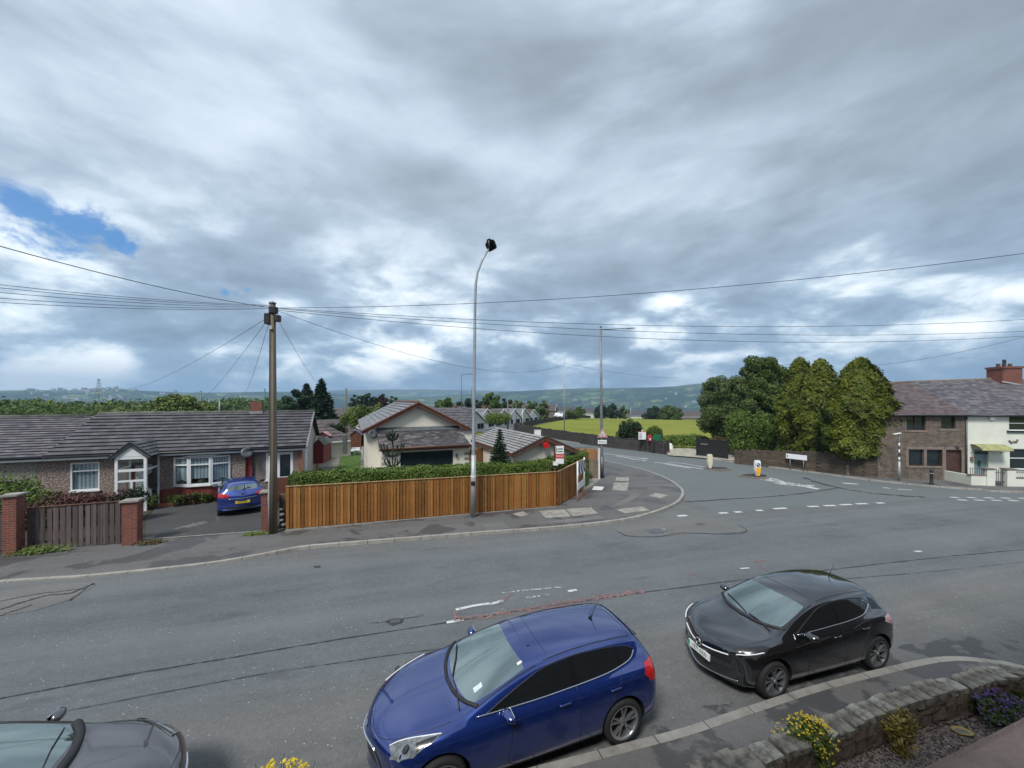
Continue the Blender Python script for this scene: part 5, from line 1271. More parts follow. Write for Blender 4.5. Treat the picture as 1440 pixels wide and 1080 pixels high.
b = MB(); b.box(pr0+.02, pr0+.03, tp+fw, -.1, .0, pzt-.1); b.box(pr1-.03, pr1-.02, tp+fw, -.1, .0, pzt-.1); b.box(pr0+fw, pr1-fw, tp+.05, tp+.056, .0, pzt-.1); b.build('pane', MT['clear_pane'], po)
MB().box(pr0, pr1, tp+.02, 0, -.1, .0).build('base', MT['concrete'], po)
MB().box(m_-.35, m_+.25, -.02, .02, 0, 2.0).build('front_door', MT['white_pvc'], po)
MB().box(m_-.42, m_-.35, -.03, .03, 0, 2.05).build('red_door_jamb', MT['red_trim'], po)
b = MB().lathe([(0, 0), (.30, 0), (.32, .01)], (0, 0, 0), 24).xform(Matrix.Translation((m_+.30, -.06, 1.25))@Matrix.Rotation(R(90), 4, 'X')@Matrix.Diagonal((.8, 1.2, 1, 1))); b.build('oval_mirror', MT['dark_glass'], po)
MB().add([(pr0-.04, tp-.01, pzt+.001), (pr1+.04, tp-.01, pzt+.001), (m_, tp-.01, pza-.02), (pr0-.04, tp+.03, pzt+.001), (pr1+.04, tp+.03, pzt+.001), (m_, tp+.03, pza-.02)], [(0, 1, 2), (5, 4, 3), (0, 3, 4, 1), (1, 4, 5, 2), (2, 5, 3, 0)]).build('gable_board', MT['white_pvc'], po)
for sg in (1, -1):
    e0 = m_+sg*((pr1-pr0)/2+.16); zz = pzt-.08
    MB().bar((e0, tp-.03, zz+.03), (m_, tp-.03, pza+.06), .05, .14).build('bargeboard', MT['galv_dark'], po)
    back = 1.6
    q = [(e0, tp-.08, zz+.06), (e0, TE+.45, zz+.06), (m_, tp-.08, pza+.09), (m_, back, pza+.09)]
    if sg > 0: tiled(po, 'porch_roof', MT['tile_grey'], q[0], q[1], q[2], q[3], 5)
    else: tiled(po, 'porch_roof', MT['tile_grey'], q[1], q[0], q[3], q[2], 5)
# ---------------------------------------------------------------- cream gabled bungalow in the middle
FC = Fr(-7.26, 21.0, 22.5, None); FC.zb -= .05
Cc = FC.root('bungalow', 'cream gabled bungalow with red-brown bargeboards behind the hedge')
TM = 1.8; TB = 15.0
sl, zl = FC.loc(508.5, 607, TM-.35); sr, zr_ = FC.loc(660.5, 602.5, TM-.35); sa, za = FC.loc(589, 566.5, TM-.35)
zl = zr_ = (zl+zr_)/2; sa = (sl+sr)/2
wl_, wr_ = sl+.35, sr-.35
b = MB(); k_ = (za-zl)/(sa-sl)
gz = lambda s_: za-abs(s_-sa)*k_-.12
b.add([(wl_, TM, -.3), (wr_, TM, -.3), (wr_, TM, gz(wr_)), (sa, TM, gz(sa)), (wl_, TM, gz(wl_))], [(0, 1, 2, 3, 4)])
b.quad((wl_, TB, -.3), (wl_, TM, -.3), (wl_, TM, gz(wl_)), (wl_, TB, gz(wl_))); b.quad((wr_, TM, -.3), (wr_, TB, -.3), (wr_, TB, gz(wr_)), (wr_, TM, gz(wr_)))
b.add([(wl_, TB, -.3), (wl_, TB, gz(wl_)), (sa, TB, gz(sa)), (wr_, TB, gz(wr_)), (wr_, TB, -.3)], [(0, 1, 2, 3, 4)]); b.build('wall', MT['cream_render'], Cc)
tiled(Cc, 'roof', MT['tile_mid'], (sl, TB+.3, zl), (sl, TM-.33, zl), (sa, TB+.3, za), (sa, TM-.33, za), 11, thick=.05)
tiled(Cc, 'roof', MT['tile_mid'], (sr, TM-.33, zl), (sr, TB+.3, zl), (sa, TM-.33, za), (sa, TB+.3, za), 11, thick=.05)
MB().tube([(sa, TM-.35, za+.03), (sa, TB+.3, za+.03)], .10, 8).build('ridge_tiles', pmat('brown_ridge', (.12, .06, .045), .8, .3), Cc, smooth=True)
for e_ in (sl, sr):
    MB().bar((e_, TM-.36, zl-.06), (sa, TM-.36, za-.06), .05, .24).build('bargeboard', MT['red_brown'], Cc)
    MB().bar((e_, TM-.40, zl+.03), (sa, TM-.40, za+.04), .10, .06).build('verge_tiles', pmat('brown_verge', (.20, .075, .05), .8, .25, 9), Cc)
    MB().tube([(e_, TM-.3, zl-.03), (e_, TB, zl-.03)], .06, 8).build('gutter', MT['red_brown'], Cc, smooth=True)
# lean-to
l0, lz = FC.loc(533.5, 631, 0-.3); l1, lz1 = FC.loc(662, 625, -.3); lz = (lz+lz1)/2
tz = (FC.loc(560, 602.5, TM)[1]+FC.loc(640, 600.5, TM)[1])/2; tr_ = FC.loc(645, 600.5, TM)[0]; tl_ = l0-.02
tiled(Cc, 'lean_to_roof', MT['slate_mixed'], (l0, -.3, lz), (l1, -.3, lz), (tl_, TM-.01, tz-.10), (tr_, TM-.01, tz-.10), 15, thick=.02)
MB().quad((tl_, TM-.25, tz-.14), (tr_, TM-.25, tz-.14), (tr_, TM-.005, tz+.08), (tl_, TM-.005, tz+.08)).build('lead_flashing', MT['galv_dark'], Cc)
MB().bar((l0, -.33, lz-.07), (l1, -.33, lz-.07), .04, .17).build('fascia', MT['red_brown'], Cc)
MB().tube([(l0, -.38, lz-.02), (l1, -.38, lz-.02)], .055, 8).build('gutter', MT['red_brown'], Cc, smooth=True)
g0 = FC.loc(563, 640)[0]; g1 = FC.loc(637, 640)[0]; gzt = (FC.loc(600, 634.5)[1]); wa, wb = FC.loc(537, 640)[0], FC.loc(660, 640)[0]
b = MB(); wall_holes(b, wa, wb, -.3, lz-.02, 0, [(g0, g1, .35, gzt)]); b.quad((wa, TM, -.3), (wa, 0, -.3), (wa, 0, lz), (wa, TM, tz-.2)); b.quad((wb, 0, -.3), (wb, TM, -.3), (wb, TM, tz-.2), (wb, 0, lz)); b.build('wall', MT['cream_render'], Cc)
window(Cc, g0, g1, .35, gzt, .06, split=(g0+(g1-g0)*.17, g0+(g1-g0)*.5), fr=.05, frame='black_plastic', glass='window_glass', curtain=False)
MB().box(wa, wb, -.03, -.004, lz-.22, lz-.10).build('stone_lintel', MT['stone_trim'], Cc)
b = MB()
for i in range(7): b.box(wb-.30, wb+.012, -.022, .2, .1+i*.30, .1+i*.30+.15)
b.build('quoins', pmat('quoin_stone', (.24, .21, .17), .9, .2), Cc)
b = MB()
for i in range(7): b.box(wa-.012, wa+.24, -.022, .2, .1+i*.30, .1+i*.30+.15)
b.build('quoins', pmat('quoin_stone_left', (.36, .33, .26), .9, .2), Cc)
dn(Cc, wb+.06, -.08, -.2, lz-.05, 'red_brown', .04)
dish(Cc, FC.loc(523, 611, TM-.3)[0], TM-.4, FC.loc(523, 611, TM-.4)[1], .27)
q = FC.loc(642, 640)
MB().box(q[0]-.05, q[0]+.05, -.12, 0, q[1]-.12, q[1]+.1).build('wall_lamp', MT['galv_dark'], Cc)
# ---------------------------------------------------------------- garage
pg = pxY(767, 614, 21.5); FG = Fr(pg.x, pg.y, 22.5, None); FG.zb -= .05
G = FG.root('garage', 'cream garage with pale tiled gable roof and a red alarm box', 'garage')
za = pg.z-FG.zb; hw, zE, LB = 2.05, za-.86, 7.6
b = MB(); q = hw-.2; b.add([(-q, .3, -.3), (q, .3, -.3), (q, .3, zE), (0, .3, za-.1), (-q, .3, zE)], [(0, 1, 2, 3, 4)])
b.quad((-q, LB, -.3), (-q, .3, -.3), (-q, .3, zE), (-q, LB, zE)); b.quad((q, .3, -.3), (q, LB, -.3), (q, LB, zE), (q, .3, zE)); b.add([(-q, LB, -.3), (-q, LB, zE), (0, LB, za-.1), (q, LB, zE), (q, LB, -.3)], [(0, 1, 2, 3, 4)]); b.build('wall', MT['cream_render'], G)
tiled(G, 'roof', MT['tile_pale'], (-hw, LB+.2, zE), (-hw, 0, zE), (0, LB+.2, za), (0, 0, za), 9, thick=.05)
tiled(G, 'roof', MT['tile_pale'], (hw, 0, zE), (hw, LB+.2, zE), (0, 0, za), (0, LB+.2, za), 9, thick=.05)
for sg in (1, -1): MB().bar((sg*hw, -.03, zE-.08), (0, -.03, za-.08), .05, .26).build('bargeboard', MT['red_brown'], G); MB().bar((sg*hw, -.05, zE+.02), (0, -.05, za+.03), .07, .06).build('verge_tiles', pmat('grey_verge', (.08, .07, .075), .8, .25, 9), G)
MB().box(-hw-.03, -hw+.02, 0, LB, zE-.14, zE-.01).build('fascia', MT['red_brown'], G)
MB().add([(-.15, -.13, za-.62), (.15, -.13, za-.62), (.18, -.13, za-.38), (0, -.13, za-.27), (-.18, -.13, za-.38), (-.15, .0, za-.62), (.15, .0, za-.62), (.18, .0, za-.38), (0, .0, za-.27), (-.18, .0, za-.38)], [(0, 1, 2, 3, 4), (0, 5, 6, 1), (1, 6, 7, 2), (2, 7, 8, 3), (3, 8, 9, 4), (4, 9, 5, 0)]).build('alarm_box', pmat('alarm_red', (.55, .01, .01), .4, 0), G)
# ---------------------------------------------------------------- generic bungalow for the estate behind
def bung(name, label, u, v, Y, ang, w_, d_, ze_, zr, wall, roof, group=None, verge='white_pvc', hip=0, chim=False, zb=None, n=8, wins=((.2, .42), (.58, .8)), cat='bungalow', axis='t', glaze='window_glass'):
    """gable faces the front when axis == 't' (ridge runs back)"""
    p = pxY(u, v, Y); zg = terr(p.x, p.y)+.02 if zb is None else zb
    o_ = thing(name, label, cat, (p.x, p.y, zg), R(ang), group); h = w_/2
    if axis == 't':
        b = MB().add([(-h, 0, -1), (h, 0, -1), (h, 0, ze_), (0, 0, zr-.12), (-h, 0, ze_), (-h, d_, -1), (h, d_, -1), (h, d_, ze_), (0, d_, zr-.12), (-h, d_, ze_)], [(0, 1, 2, 3, 4), (9, 8, 7, 6, 5), (0, 4, 9, 5), (1, 6, 7, 2)]); b.build('wall', wall, o_)
        oh = .3
        k_ = (zr-ze_)/h; zo = ze_-oh*k_
        tiled(o_, 'roof', roof, (-h-oh, d_+.2, zo), (-h-oh, -.25, zo), (0, d_+.2-hip, zr), (0, -.25, zr), n); tiled(o_, 'roof', roof, (h+oh, -.25, zo), (h+oh, d_+.2, zo), (0, -.25, zr), (0, d_+.2-hip, zr), n)
        if verge:
            for sg in (1, -1): MB().bar((sg*(h+oh), -.27, zo-.03), (0, -.27, zr-.03), .06, .22).build('bargeboard', MT[verge], o_)
    else:
        b = MB().box(-h, h, 0, d_, -1, ze_); 
        if not hip: b.add([(-h, 0, ze_), (-h, d_, ze_), (-h, d_/2, zr-.1)], [(0, 1, 2)]); b.add([(h, 0, ze_), (h, d_, ze_), (h, d_/2, zr-.1)], [(0, 2, 1)])
        b.build('wall', wall, o_)
        oh = .3; zo = ze_-.02
        tiled(o_, 'roof', roof, (-h-.1-oh*(hip > 0), -oh, zo), (h+.1+oh*(hip > 0), -oh, zo), (-h-.1+hip, d_/2, zr), (h+.1-hip, d_/2, zr), n); tiled(o_, 'roof', roof, (h+.1+oh*(hip > 0), d_+oh, zo), (-h-.1-oh*(hip > 0), d_+oh, zo), (h+.1-hip, d_/2, zr), (-h-.1+hip, d_/2, zr), n)
        if hip:
            tiled(o_, 'roof', roof, (h+.1+oh, -oh, zo), (h+.1+oh, d_+oh, zo), (h+.1-hip, d_/2-.01, zr), (h+.1-hip, d_/2+.01, zr), n); tiled(o_, 'roof', roof, (-h-.1-oh, d_+oh, zo), (-h-.1-oh, -oh, zo), (-h-.1+hip, d_/2+.01, zr), (-h-.1+hip, d_/2-.01, zr), n)
        if verge: MB().box(-h-.1, h+.1, -oh-.04, -oh, zo-.15, zo).build('fascia', MT[verge], o_)
    for a_, c_ in wins:
        wo = bpy.data.objects.new('window', None); COL.objects.link(wo); wo.parent = o_
        x0, x1 = -h+w_*a_, -h+w_*c_
        MB().box(x0, x1, -.05, -.003, 1.0, 2.15).build('frame', MT['white_pvc'], wo); MB().box(x0+.08, (x0+x1)/2-.03, -.065, -.05, 1.08, 2.07).build('pane', MT[glaze], wo); MB().box((x0+x1)/2+.03, x1-.08, -.065, -.05, 1.08, 2.07).build('pane', MT[glaze], wo)
    if chim:
        cx_, cy_ = (h*.3, d_*.5) if axis == 't' else (h*.5, d_/2)
        MB().box(cx_-.35, cx_+.35, cy_-.3, cy_+.3, ze_+.2, zr+.7).build('chimney', MT['brick'], o_)
    return o_
pw = pmat('pale_house_render', (.55, .53, .50), .9, .1, 1)
ww = pmat('white_house_render', (.68, .68, .66), .9, .06, 1)
stw = pmat('far_stone', (.15, .125, .10), .9, .3, 1)
# behind the left bungalow
bung('bungalow', 'bungalow with brown hipped roof, white gutter and pale side wall behind the dark-tiled roof', 412, 600, 31, 48, 9.5, 8, 2.1, 4.25, pw, MT['tile_brown'], axis='s', hip=2.6, wins=((.55, .62), (.68, .72)), zb=-.65)
# dark slate-roofed house right behind the cream one
bung('house', 'dark blue slate roof with black verge rising just behind the cream bungalow', 612, 600, 44, 12, 9, 7, 2.6, 5.0, pw, pmat('dark_blue_slate', (.030, .036, .050), .5, .25, 3) if False else MT['tile_grey'], axis='s', verge='black_metal', zb=-1.0, wins=())
bung('bungalow', 'grey-roofed bungalow with two small white gables beyond the copper bush', 478, 600, 62, 28, 11, 8, 2.5, 4.6, pw, MT['tile_brown'], axis='s', zb=-1.6, wins=((.1, .3), (.6, .8)))
bung('bungalow', 'small white-gabled bungalow front just left of the copper bush', 486, 600, 55, 28, 4.5, 6, 2.0, 3.6, pw, MT['tile_brown'], zb=-1.5, wins=((.3, .7),))
bung('bungalow', 'low brown-roofed bungalow left of the thin dark pole', 452, 600, 48, 35, 8, 8, 2.0, 3.7, pw, MT['tile_brown'], axis='s', zb=-1.4, wins=())
bung('bungalow', 'long brown roof with chimneys beyond the cream ridge', 575, 590, 85, 12, 26, 9, 2.6, 5.6, pw, MT['tile_brown'], axis='s', zb=-2.2, chim=True, wins=())
bung('bungalow', 'grey stone-coloured roof between the pole and the copper bush', 515, 590, 92, 20, 22, 9, 2.6, 5.4, pw, MT['tile_brown'], axis='s', zb=-2.5, wins=((.3, .36), (.4, .46)))
# estate of gable-fronted bungalows
est = [(648, 60, 'brown', 'leftmost, half hidden by the cream bungalow roof'), (668, 66, 'mid', 'second from the left, by the tall lamp post'), (684, 72, 'mid', 'third from the left, with a dormer'), (707, 79, 'brown', 'fourth from the left, behind the clipped hedge'), (723, 87, 'mid', 'fifth from the left, with a red garage beside it'), (737, 95, 'mid', 'sixth from the left'), (750, 103, 'brown', 'rightmost by the round tree')]
for i, (u, Y, rf, pos) in enumerate(est):
    o_ = bung('bungalow', 'white-barged gable-fronted bungalow by the lane, '+pos, u, 600, Y, 62, 7.0, 10, 2.3, 4.3+.1*(i % 3), [ww, pw][i % 2], MT['tile_'+rf], group='gable-fronted bungalows along the lane', zb=[-1.15, -1.2, -1.2, -1.3, -1.5, -1.7, -1.9][i], wins=((.1, .42), (.58, .9)), chim=i in (1, 3))
# far terrace and white houses at the top of the lane
bung('terrace_house', 'dark stone terrace end at the top of the lane', 782, 590, 150, 75, 7, 26, 5.5, 7.6, stw, MT['tile_brown'], zb=-4.6, chim=True, cat='house', wins=((.2, .8),))
bung('cottage', 'white rendered cottage beside the stone terrace', 795, 590, 160, 8, 9, 7, 5.0, 7.0, ww, MT['tile_grey'], axis='s', zb=-5.0, cat='house', wins=((.1, .2), (.4, .5), (.8, .9)))
bung('cottage', 'white rendered cottage at the right end of the lane', 815, 590, 175, 5, 14, 7, 4.4, 6.4, ww, MT['tile_grey'], axis='s', zb=-5.5, cat='house', wins=((.1, .2), (.4, .5), (.8, .9)))
bung('cottage', 'white cottage with dark roof beyond the field, above the bushes', 900, 590, 190, 3, 13, 8, 3.2, 5.8, ww, MT['tile_grey'], axis='s', zb=-6.2, cat='house', wins=((.1, .2), (.4, .5), (.8, .9)))
bung('cottage', 'low white cottage beyond the field, left of the larger one', 877, 590, 185, -4, 6, 6, 2.4, 4.2, ww, MT['tile_brown'], axis='s', zb=-6.3, cat='house', wins=((.3, .6),))
bung('barn', 'low brown-roofed farm building beyond the field at the hedge end', 970, 590, 185, -10, 20, 9, 3.0, 5.6, stw, MT['tile_brown'], axis='s', zb=-6.3, cat='barn', wins=())
bung('barn', 'second brown farm roof left of the roadside tree', 985, 588, 240, 5, 22, 10, 3.5, 6.5, stw, MT['tile_brown'], axis='s', zb=-9.5, cat='barn', wins=())
MT['dark_brown'] = pmat('dark_brown_frame', (.045, .02, .016), .5, .2)
# ---------------------------------------------------------------- right-hand cottages
pr = pxY(1345, 600, 26.4); FR = Fr(pr.x, pr.y, -6, -.72)
RC = FR.root('cottage', 'brown stone cottage with boarded door beside the golden conifers')
sL = FR.loc(1234, 600)[0]; sM = FR.loc(1358.5, 600)[0]; sR = sM+7.8; sRR = sR+7
zeR = FR.loc(1340, 583)[1]; TRr = 4.2; zr0 = FR.loc(1250, 542.5, TRr)[1]; zr1 = FR.loc(1400, 534.5, TRr)[1]
zrm = zr0+(zr1-zr0)*.75
H1 = (*[FR.loc(u, 600)[0] for u in (1275, 1302)], FR.loc(1288, 605)[1], FR.loc(1288, 583.5)[1]-.03)
H2 = (*[FR.loc(u, 600)[0] for u in (1323.5, 1344)], FR.loc(1333, 603)[1], FR.loc(1333, 583.5)[1]-.03)
H3 = (*[FR.loc(u, 600)[0] for u in (1277.5, 1325)], FR.loc(1300, 655)[1], FR.loc(1300, 632)[1])
H4 = (*[FR.loc(u, 600)[0] for u in (1330, 1352)], .02, FR.loc(1340, 632.5)[1])
b = MB(); wall_holes(b, sL, sM-.004, -.4, zeR, 0, [H1, H2, H3, H4], th=.2); b.quad((sL, 8, -.4), (sL, 0, -.4), (sL, 0, zeR), (sL, 8, zeR)); b.add([(sL, 0, zeR), (sL, 8.2, zeR), (sL, 4.2, zr0-.1)], [(0, 2, 1)]); b.box(sL, sM, 8, 8.1, -.4, zeR); b.build('wall', MT['cottage_stone'], RC)
window(RC, *H1, .16, fr=.05, split=((H1[0]+H1[1])/2,), frame='dark_brown', glass='window_glass', curtain=False); window(RC, *H2, .16, fr=.05, frame='dark_brown', glass='window_glass', curtain=False)
mid3 = (H3[0]+H3[1])/2
window(RC, H3[0], mid3-.08, H3[2], H3[3], .16, fr=.05, frame='dark_brown', glass='window_glass', curtain=False, sill=False); window(RC, mid3+.08, H3[1], H3[2], H3[3], .16, fr=.05, frame='dark_brown', glass='window_glass', curtain=False, sill=False)
b = MB()
for q in (H3, H4): b.box(q[0]-.16, q[1]+.16, -.03, .18, q[3], q[3]+.17)
b.box(H3[0]-.15, H3[0], -.02, .18, H3[2]-.1, H3[3]); b.box(mid3-.08, mid3+.08, -.02, .15, H3[2], H3[3]); b.box(H3[1], H4[0], -.02, .18, -.1, H3[3]-.002); b.box(H4[1], H4[1]+.15, -.02, .18, -.1, H4[3]-.002); b.box(H3[0]-.1, H3[1], -.04, .18, H3[2]-.14, H3[2])
b.box(H1[0]-.12, H1[1]+.12, -.03, .1, H1[2]-.13, H1[2]-.003); b.box(H2[0]-.12, H2[1]+.12, -.03, .1, H2[2]-.13, H2[2]-.003)
b.build('stone_surround', MT['stone_trim'], RC)
MB().box(H4[0], H4[1], .14, .19, 0, H4[3]).build('door', pmat('brown_door', (.075, .035, .028), .6, .25, 3), RC)
MB().tube([(sM-.02, -.06, 0), (sM-.02, -.06, zeR)], .045, 8).build('downpipe', MT['galv_dark'], RC, smooth=True)
tiled(RC, 'roof', MT['slate_purple'], (sL-.15, -.22, zeR-.02), (sM, -.22, zeR-.02), (sL-.15, TRr, zr0), (sM, TRr, zrm), 24, thick=.022)
tiled(RC, 'roof', MT['slate_purple'], (sM, 8.4, zeR-.02), (sL-.15, 8.4, zeR-.02), (sM, TRr, zrm), (sL-.15, TRr, zr0), 12, thick=.022)
MB().tube([(sL-.15, TRr, zr0), (sM, TRr, zrm)], .09, 8).build('ridge_tiles', MT['stone_trim'], RC, smooth=True)
MB().tube([(sL-.1, -.27, zeR-.05), (sM, -.27, zeR-.05)], .055, 8).build('gutter', MT['black_metal'], RC, smooth=True)
MB().lathe([(0, 0), (.09, .02), (.11, .12), (0, .16)], (FR.loc(1345, 627)[0], -.08, FR.loc(1345, 630)[1]), 10).build('wall_lamp', MT['galv_dark'], RC)
FW = Fr(FR.x, FR.y, -6, -.72); WC = FW.root('cottage', 'cream painted cottage with glazed teal door under a curved canopy')
V1 = (FR.loc(1419, 600)[0], FR.loc(1419, 600)[0]+1.5, FR.loc(1425, 605.5)[1], FR.loc(1425, 585)[1]); V2 = (FR.loc(1420, 600)[0], FR.loc(1420, 600)[0]+1.5, FR.loc(1425, 660)[1], FR.loc(1425, 631)[1])
V3 = (FR.loc(1370, 600)[0], FR.loc(1390, 600)[0], .0, FR.loc(1380, 633)[1])
b = MB(); wall_holes(b, sM, sR, -.4, zeR, 0, [V1, V2, V3], th=.2); b.box(sM, sR, 8, 8.1, -.4, zeR); b.quad((sR, 0, -.4), (sR, 8, -.4), (sR, 8, zeR), (sR, 0, zeR)); b.build('wall', MT['white_render'], WC)
window(WC, *V1, .14, transom=(V1[2]+V1[3])/2, glass='window_glass', curtain=False, sill=False); window(WC, *V2, .14, transom=(V2[2]+V2[3])/2+.05, glass='window_glass', curtain=False, sill=False)
for q in (V1, V2): MB().box(q[0]-.15, q[1]+.15, -.10, .1, q[2]-.12, q[2]-.004).build('sill', MT['black_plastic'], WC)
do = bpy.data.objects.new('door', None); COL.objects.link(do); do.parent = WC
MB().box(V3[0], V3[1], .14, .19, 0, V3[3]).build('leaf', pmat('teal_door', (.20, .30, .31), .4, .08), do)
MB().box((V3[0]+V3[1])/2-.05, (V3[0]+V3[1])/2+.05, .09, .14, 1.15, 1.55).build('wreath', MT['leaf_mid'], do)
MB().box(V3[0]-.02, V3[1]+.02, .05, .13, V3[3]-.28, V3[3]-.02).build('transom_light', MT['window_glass'], do)
b = MB(); c0, c1 = V3[0]-.25, V3[1]+.75; arc = []
for k in range(9):
    a_ = k/8*1.1; arc.append((-.02-.75*sin(a_)/sin(1.1), V3[3]+.42-.34*(1-cos(a_))/(1-cos(1.1))))
for k in range(8):
    (y0, z0), (y1, z1) = arc[k], arc[k+1]; b.quad((c0, y0, z0), (c1, y0, z0), (c1, y1, z1), (c0, y1, z1)); b.quad((c0, y0, z0-.03), (c0, y1, z1-.03), (c1, y1, z1-.03), (c1, y0, z0-.03))
cn = b.build('canopy', pmat('mossy_canopy', (.30, .30, .13), .7, .3, 4), WC)
for s_ in (c0+.03, c1-.03): MB().tube([(s_, 0, V3[3]+.38), (s_, -.70, V3[3]+.06), (s_, -.02, V3[3]-.15)], .025, 6).build('bracket', MT['stone_trim'], WC)
for (u, v, w_, h_, m_) in ((1393, 587, .28, .3, 'white_pvc'), (1366, 645, .18, .25, 'stone_trim')):
    s_, z_ = FR.loc(u, v); MB().box(s_-w_/2, s_+w_/2, -.14, 0, z_-h_/2, z_+h_/2).build('wall_box', MT[m_], WC)
s_, z_ = FR.loc(1425, 621); MB().tube([(s_-.28, -.03, z_+.08), (s_-.15, -.03, z_-.08), (s_, -.03, z_+.02), (s_+.15, -.03, z_-.03), (s_+.22, -.03, z_+.15)], .06, 6).build('butterfly_ornament', MT['stone_trim'], WC)
tiled(WC, 'roof', MT['slate_old'], (sM, -.22, zeR-.02), (sR, -.22, zeR-.02), (sM, TRr, zrm), (sR, TRr, zr1+.15), 24, thick=.022)
tiled(WC, 'roof', MT['slate_old'], (sR, 8.4, zeR-.02), (sM, 8.4, zeR-.02), (sR, TRr, zr1+.15), (sM, TRr, zrm), 12, thick=.022)
MB().tube([(sM, TRr, zrm), (sR, TRr, zr1+.15)], .09, 8).build('ridge_tiles', MT['stone_trim'], WC, smooth=True)
MB().tube([(sM, -.27, zeR-.05), (sR, -.27, zeR-.05)], .055, 8).build('gutter', MT['black_metal'], WC, smooth=True)
sc_, zc_ = FR.loc(1413, 531, TRr-.3); cw = .66
ch = bpy.data.objects.new('chimney', None); COL.objects.link(ch); ch.parent = WC
b = MB(); b.box(sc_-cw, sc_+cw, TRr-.8, TRr+.3, zr1-.55, zr1+.85); b.build('stack', MT['brick'], ch)
b = MB(); b.box(sc_-cw-.06, sc_+cw+.06, TRr-.86, TRr+.36, zr1+.85, zr1+1.0); b.build('cap', MT['brick'], ch)
for k in range(3): MB().lathe([(.10, 0), (.12, .02), (.11, .22), (.13, .24), (.09, .25)], (sc_-.4+k*.4, TRr-.25, zr1+1.0), 12).build('chimney_pot', MT['stone_trim'], ch, smooth=True)
MB().tube([(sc_-cw, TRr-.9, zr1+.6), (sc_-cw, TRr-.9, zr1+1.45)], .02, 6).box(sc_-cw-.12, sc_-cw+.12, TRr-.92, TRr-.88, zr1+1.2, zr1+1.5).build('aerial', MT['black_metal'], ch)
MB().bar((sc_-cw-.05, TRr-.82, zr1-.15), (sc_+cw, TRr-.82, zr1-.42), .04, .1).build('flashing', MT['alu'], ch)
# front garden wall of the cream cottage with gate and railings
FGn = Fr(FR.x, FR.y, -6, -.72); gw = FGn.root('garden_wall', 'low cream painted garden wall with railings in front of the cream cottage', 'wall')
gq = lambda u, v: FR.loc(u, v, -1.6)
x0 = gq(1363, 670)[0]; x1 = gq(1384, 670)[0]; x2 = gq(1395, 670)[0]; x3 = gq(1412, 670)[0]; x4 = gq(1424, 670)[0]; zt1 = gq(1390, 659.5)[1]
b = MB(); b.box(x0, x1, -1.72, -1.5, -.2, zt1-.42); b.box(x0, x0+.2, -1.5, 0, -.2, zt1-.42); b.box(x4, x4+6, -1.72, -1.5, -.2, zt1-.55); b.build('wall', MT['white_render'], gw)
for a_, c_ in ((x1, x2), (x3, x4)):
    MB().box(a_, c_, -1.78, -1.4, -.2, zt1).build('pier', MT['white_render'], gw); MB().box(a_-.05, c_+.05, -1.83, -1.35, zt1+.002, zt1+.06).build('coping', MT['stone_trim'], gw)
MB().box(x0-.03, x1, -1.75, -1.47, zt1-.417, zt1-.36).build('coping', MT['stone_trim'], gw); MB().box(x4, x4+6, -1.75, -1.47, zt1-.547, zt1-.49).build('coping', MT['stone_trim'], gw)
for a_, c_, zz in ((x0, x1, zt1-.36), (x4, x4+5.9, zt1-.49)):
    b = MB(); k_ = a_+.05
    while k_ < c_: b.box(k_, k_+.02, -1.62, -1.60, zz, zz+.38); k_ += .13
    b.box(a_, c_, -1.625, -1.595, zz+.38, zz+.41); b.build('railing', MT['galv_dark'] if a_ == x0 else MT['white_paint'], gw)
gt = bpy.data.objects.new('gate', None); COL.objects.link(gt); gt.parent = gw
b = MB(); k_ = x2+.03
while k_ < x3: b.box(k_, k_+.025, -1.63, -1.60, .05, zt1-.02-.1*abs((k_-x2)/(x3-x2)-.5)); k_ += .11
b.box(x2, x3, -1.64, -1.595, .1, .14); b.box(x2, x3, -1.64, -1.595, zt1-.25, zt1-.21); b.box(x2, x3, -1.64, -1.595, .45, .49); b.build('gate_bars', MT['galv_dark'], gt)
# next cottages of the row
bung('cottage', 'plain end cottage at the right edge of the frame', 1440, 600, 26, -6, 7, 8.2, 4.5, 7.2, ww, MT['slate_old'], axis='s', zb=-.8, cat='house') if False else None
# ---------------------------------------------------------------- the house the photograph is taken from
FO = Fr(0.0095, -.029, 18.5, -.02); OH = FO.root('terrace_house', 'stone house with the window sill at the lower right corner')
b = MB(); wall_holes(b, -14, 16, -.2, 7.2, 0, [(-.9, .9, 4.74, 6.3), (-9, -7.4, 4.7, 6.2), (8, 9.6, 4.7, 6.2), (-3, -1.4, 1.0, 2.6), (5, 6.6, 1.0, 2.6)], th=-.25)
b.quad((-14, -7, -.2), (-14, 0, -.2), (-14, 0, 7.2), (-14, -7, 7.2)); b.quad((16, 0, -.2), (16, -7, -.2), (16, -7, 7.2), (16, 0, 7.2)); b.build('wall', MT['cottage_stone'], OH)
MB().box(-1.1, 2.2, -.01, .20, 4.62, 4.70).xform(Matrix.Rotation(pi, 4, 'Z')@Matrix.Translation((-1.1, 0, 0))) if False else None
MB().box(-1.1, 1.6, 0, .235, 0, .10).xform(Matrix.Translation((0, -.0, 4.62))@Matrix.Scale(1, 4)) if False else None
sill = MB().box(-1.1, 1.6, .004, .229, 4.62, 4.72); sill.build('sill', pmat('pink_brown_stone_sill', (.36, .25, .20), .8, .3, 9, bump=.5, bscale=40), OH, bevel=.012)
for q in ((-9, -7.4, 4.7, 6.2), (8, 9.6, 4.7, 6.2), (-3, -1.4, 1.0, 2.6), (5, 6.6, 1.0, 2.6)): window(OH, *q, -.12, transom=q[3]-.4, glass='window_glass', curtain=False)
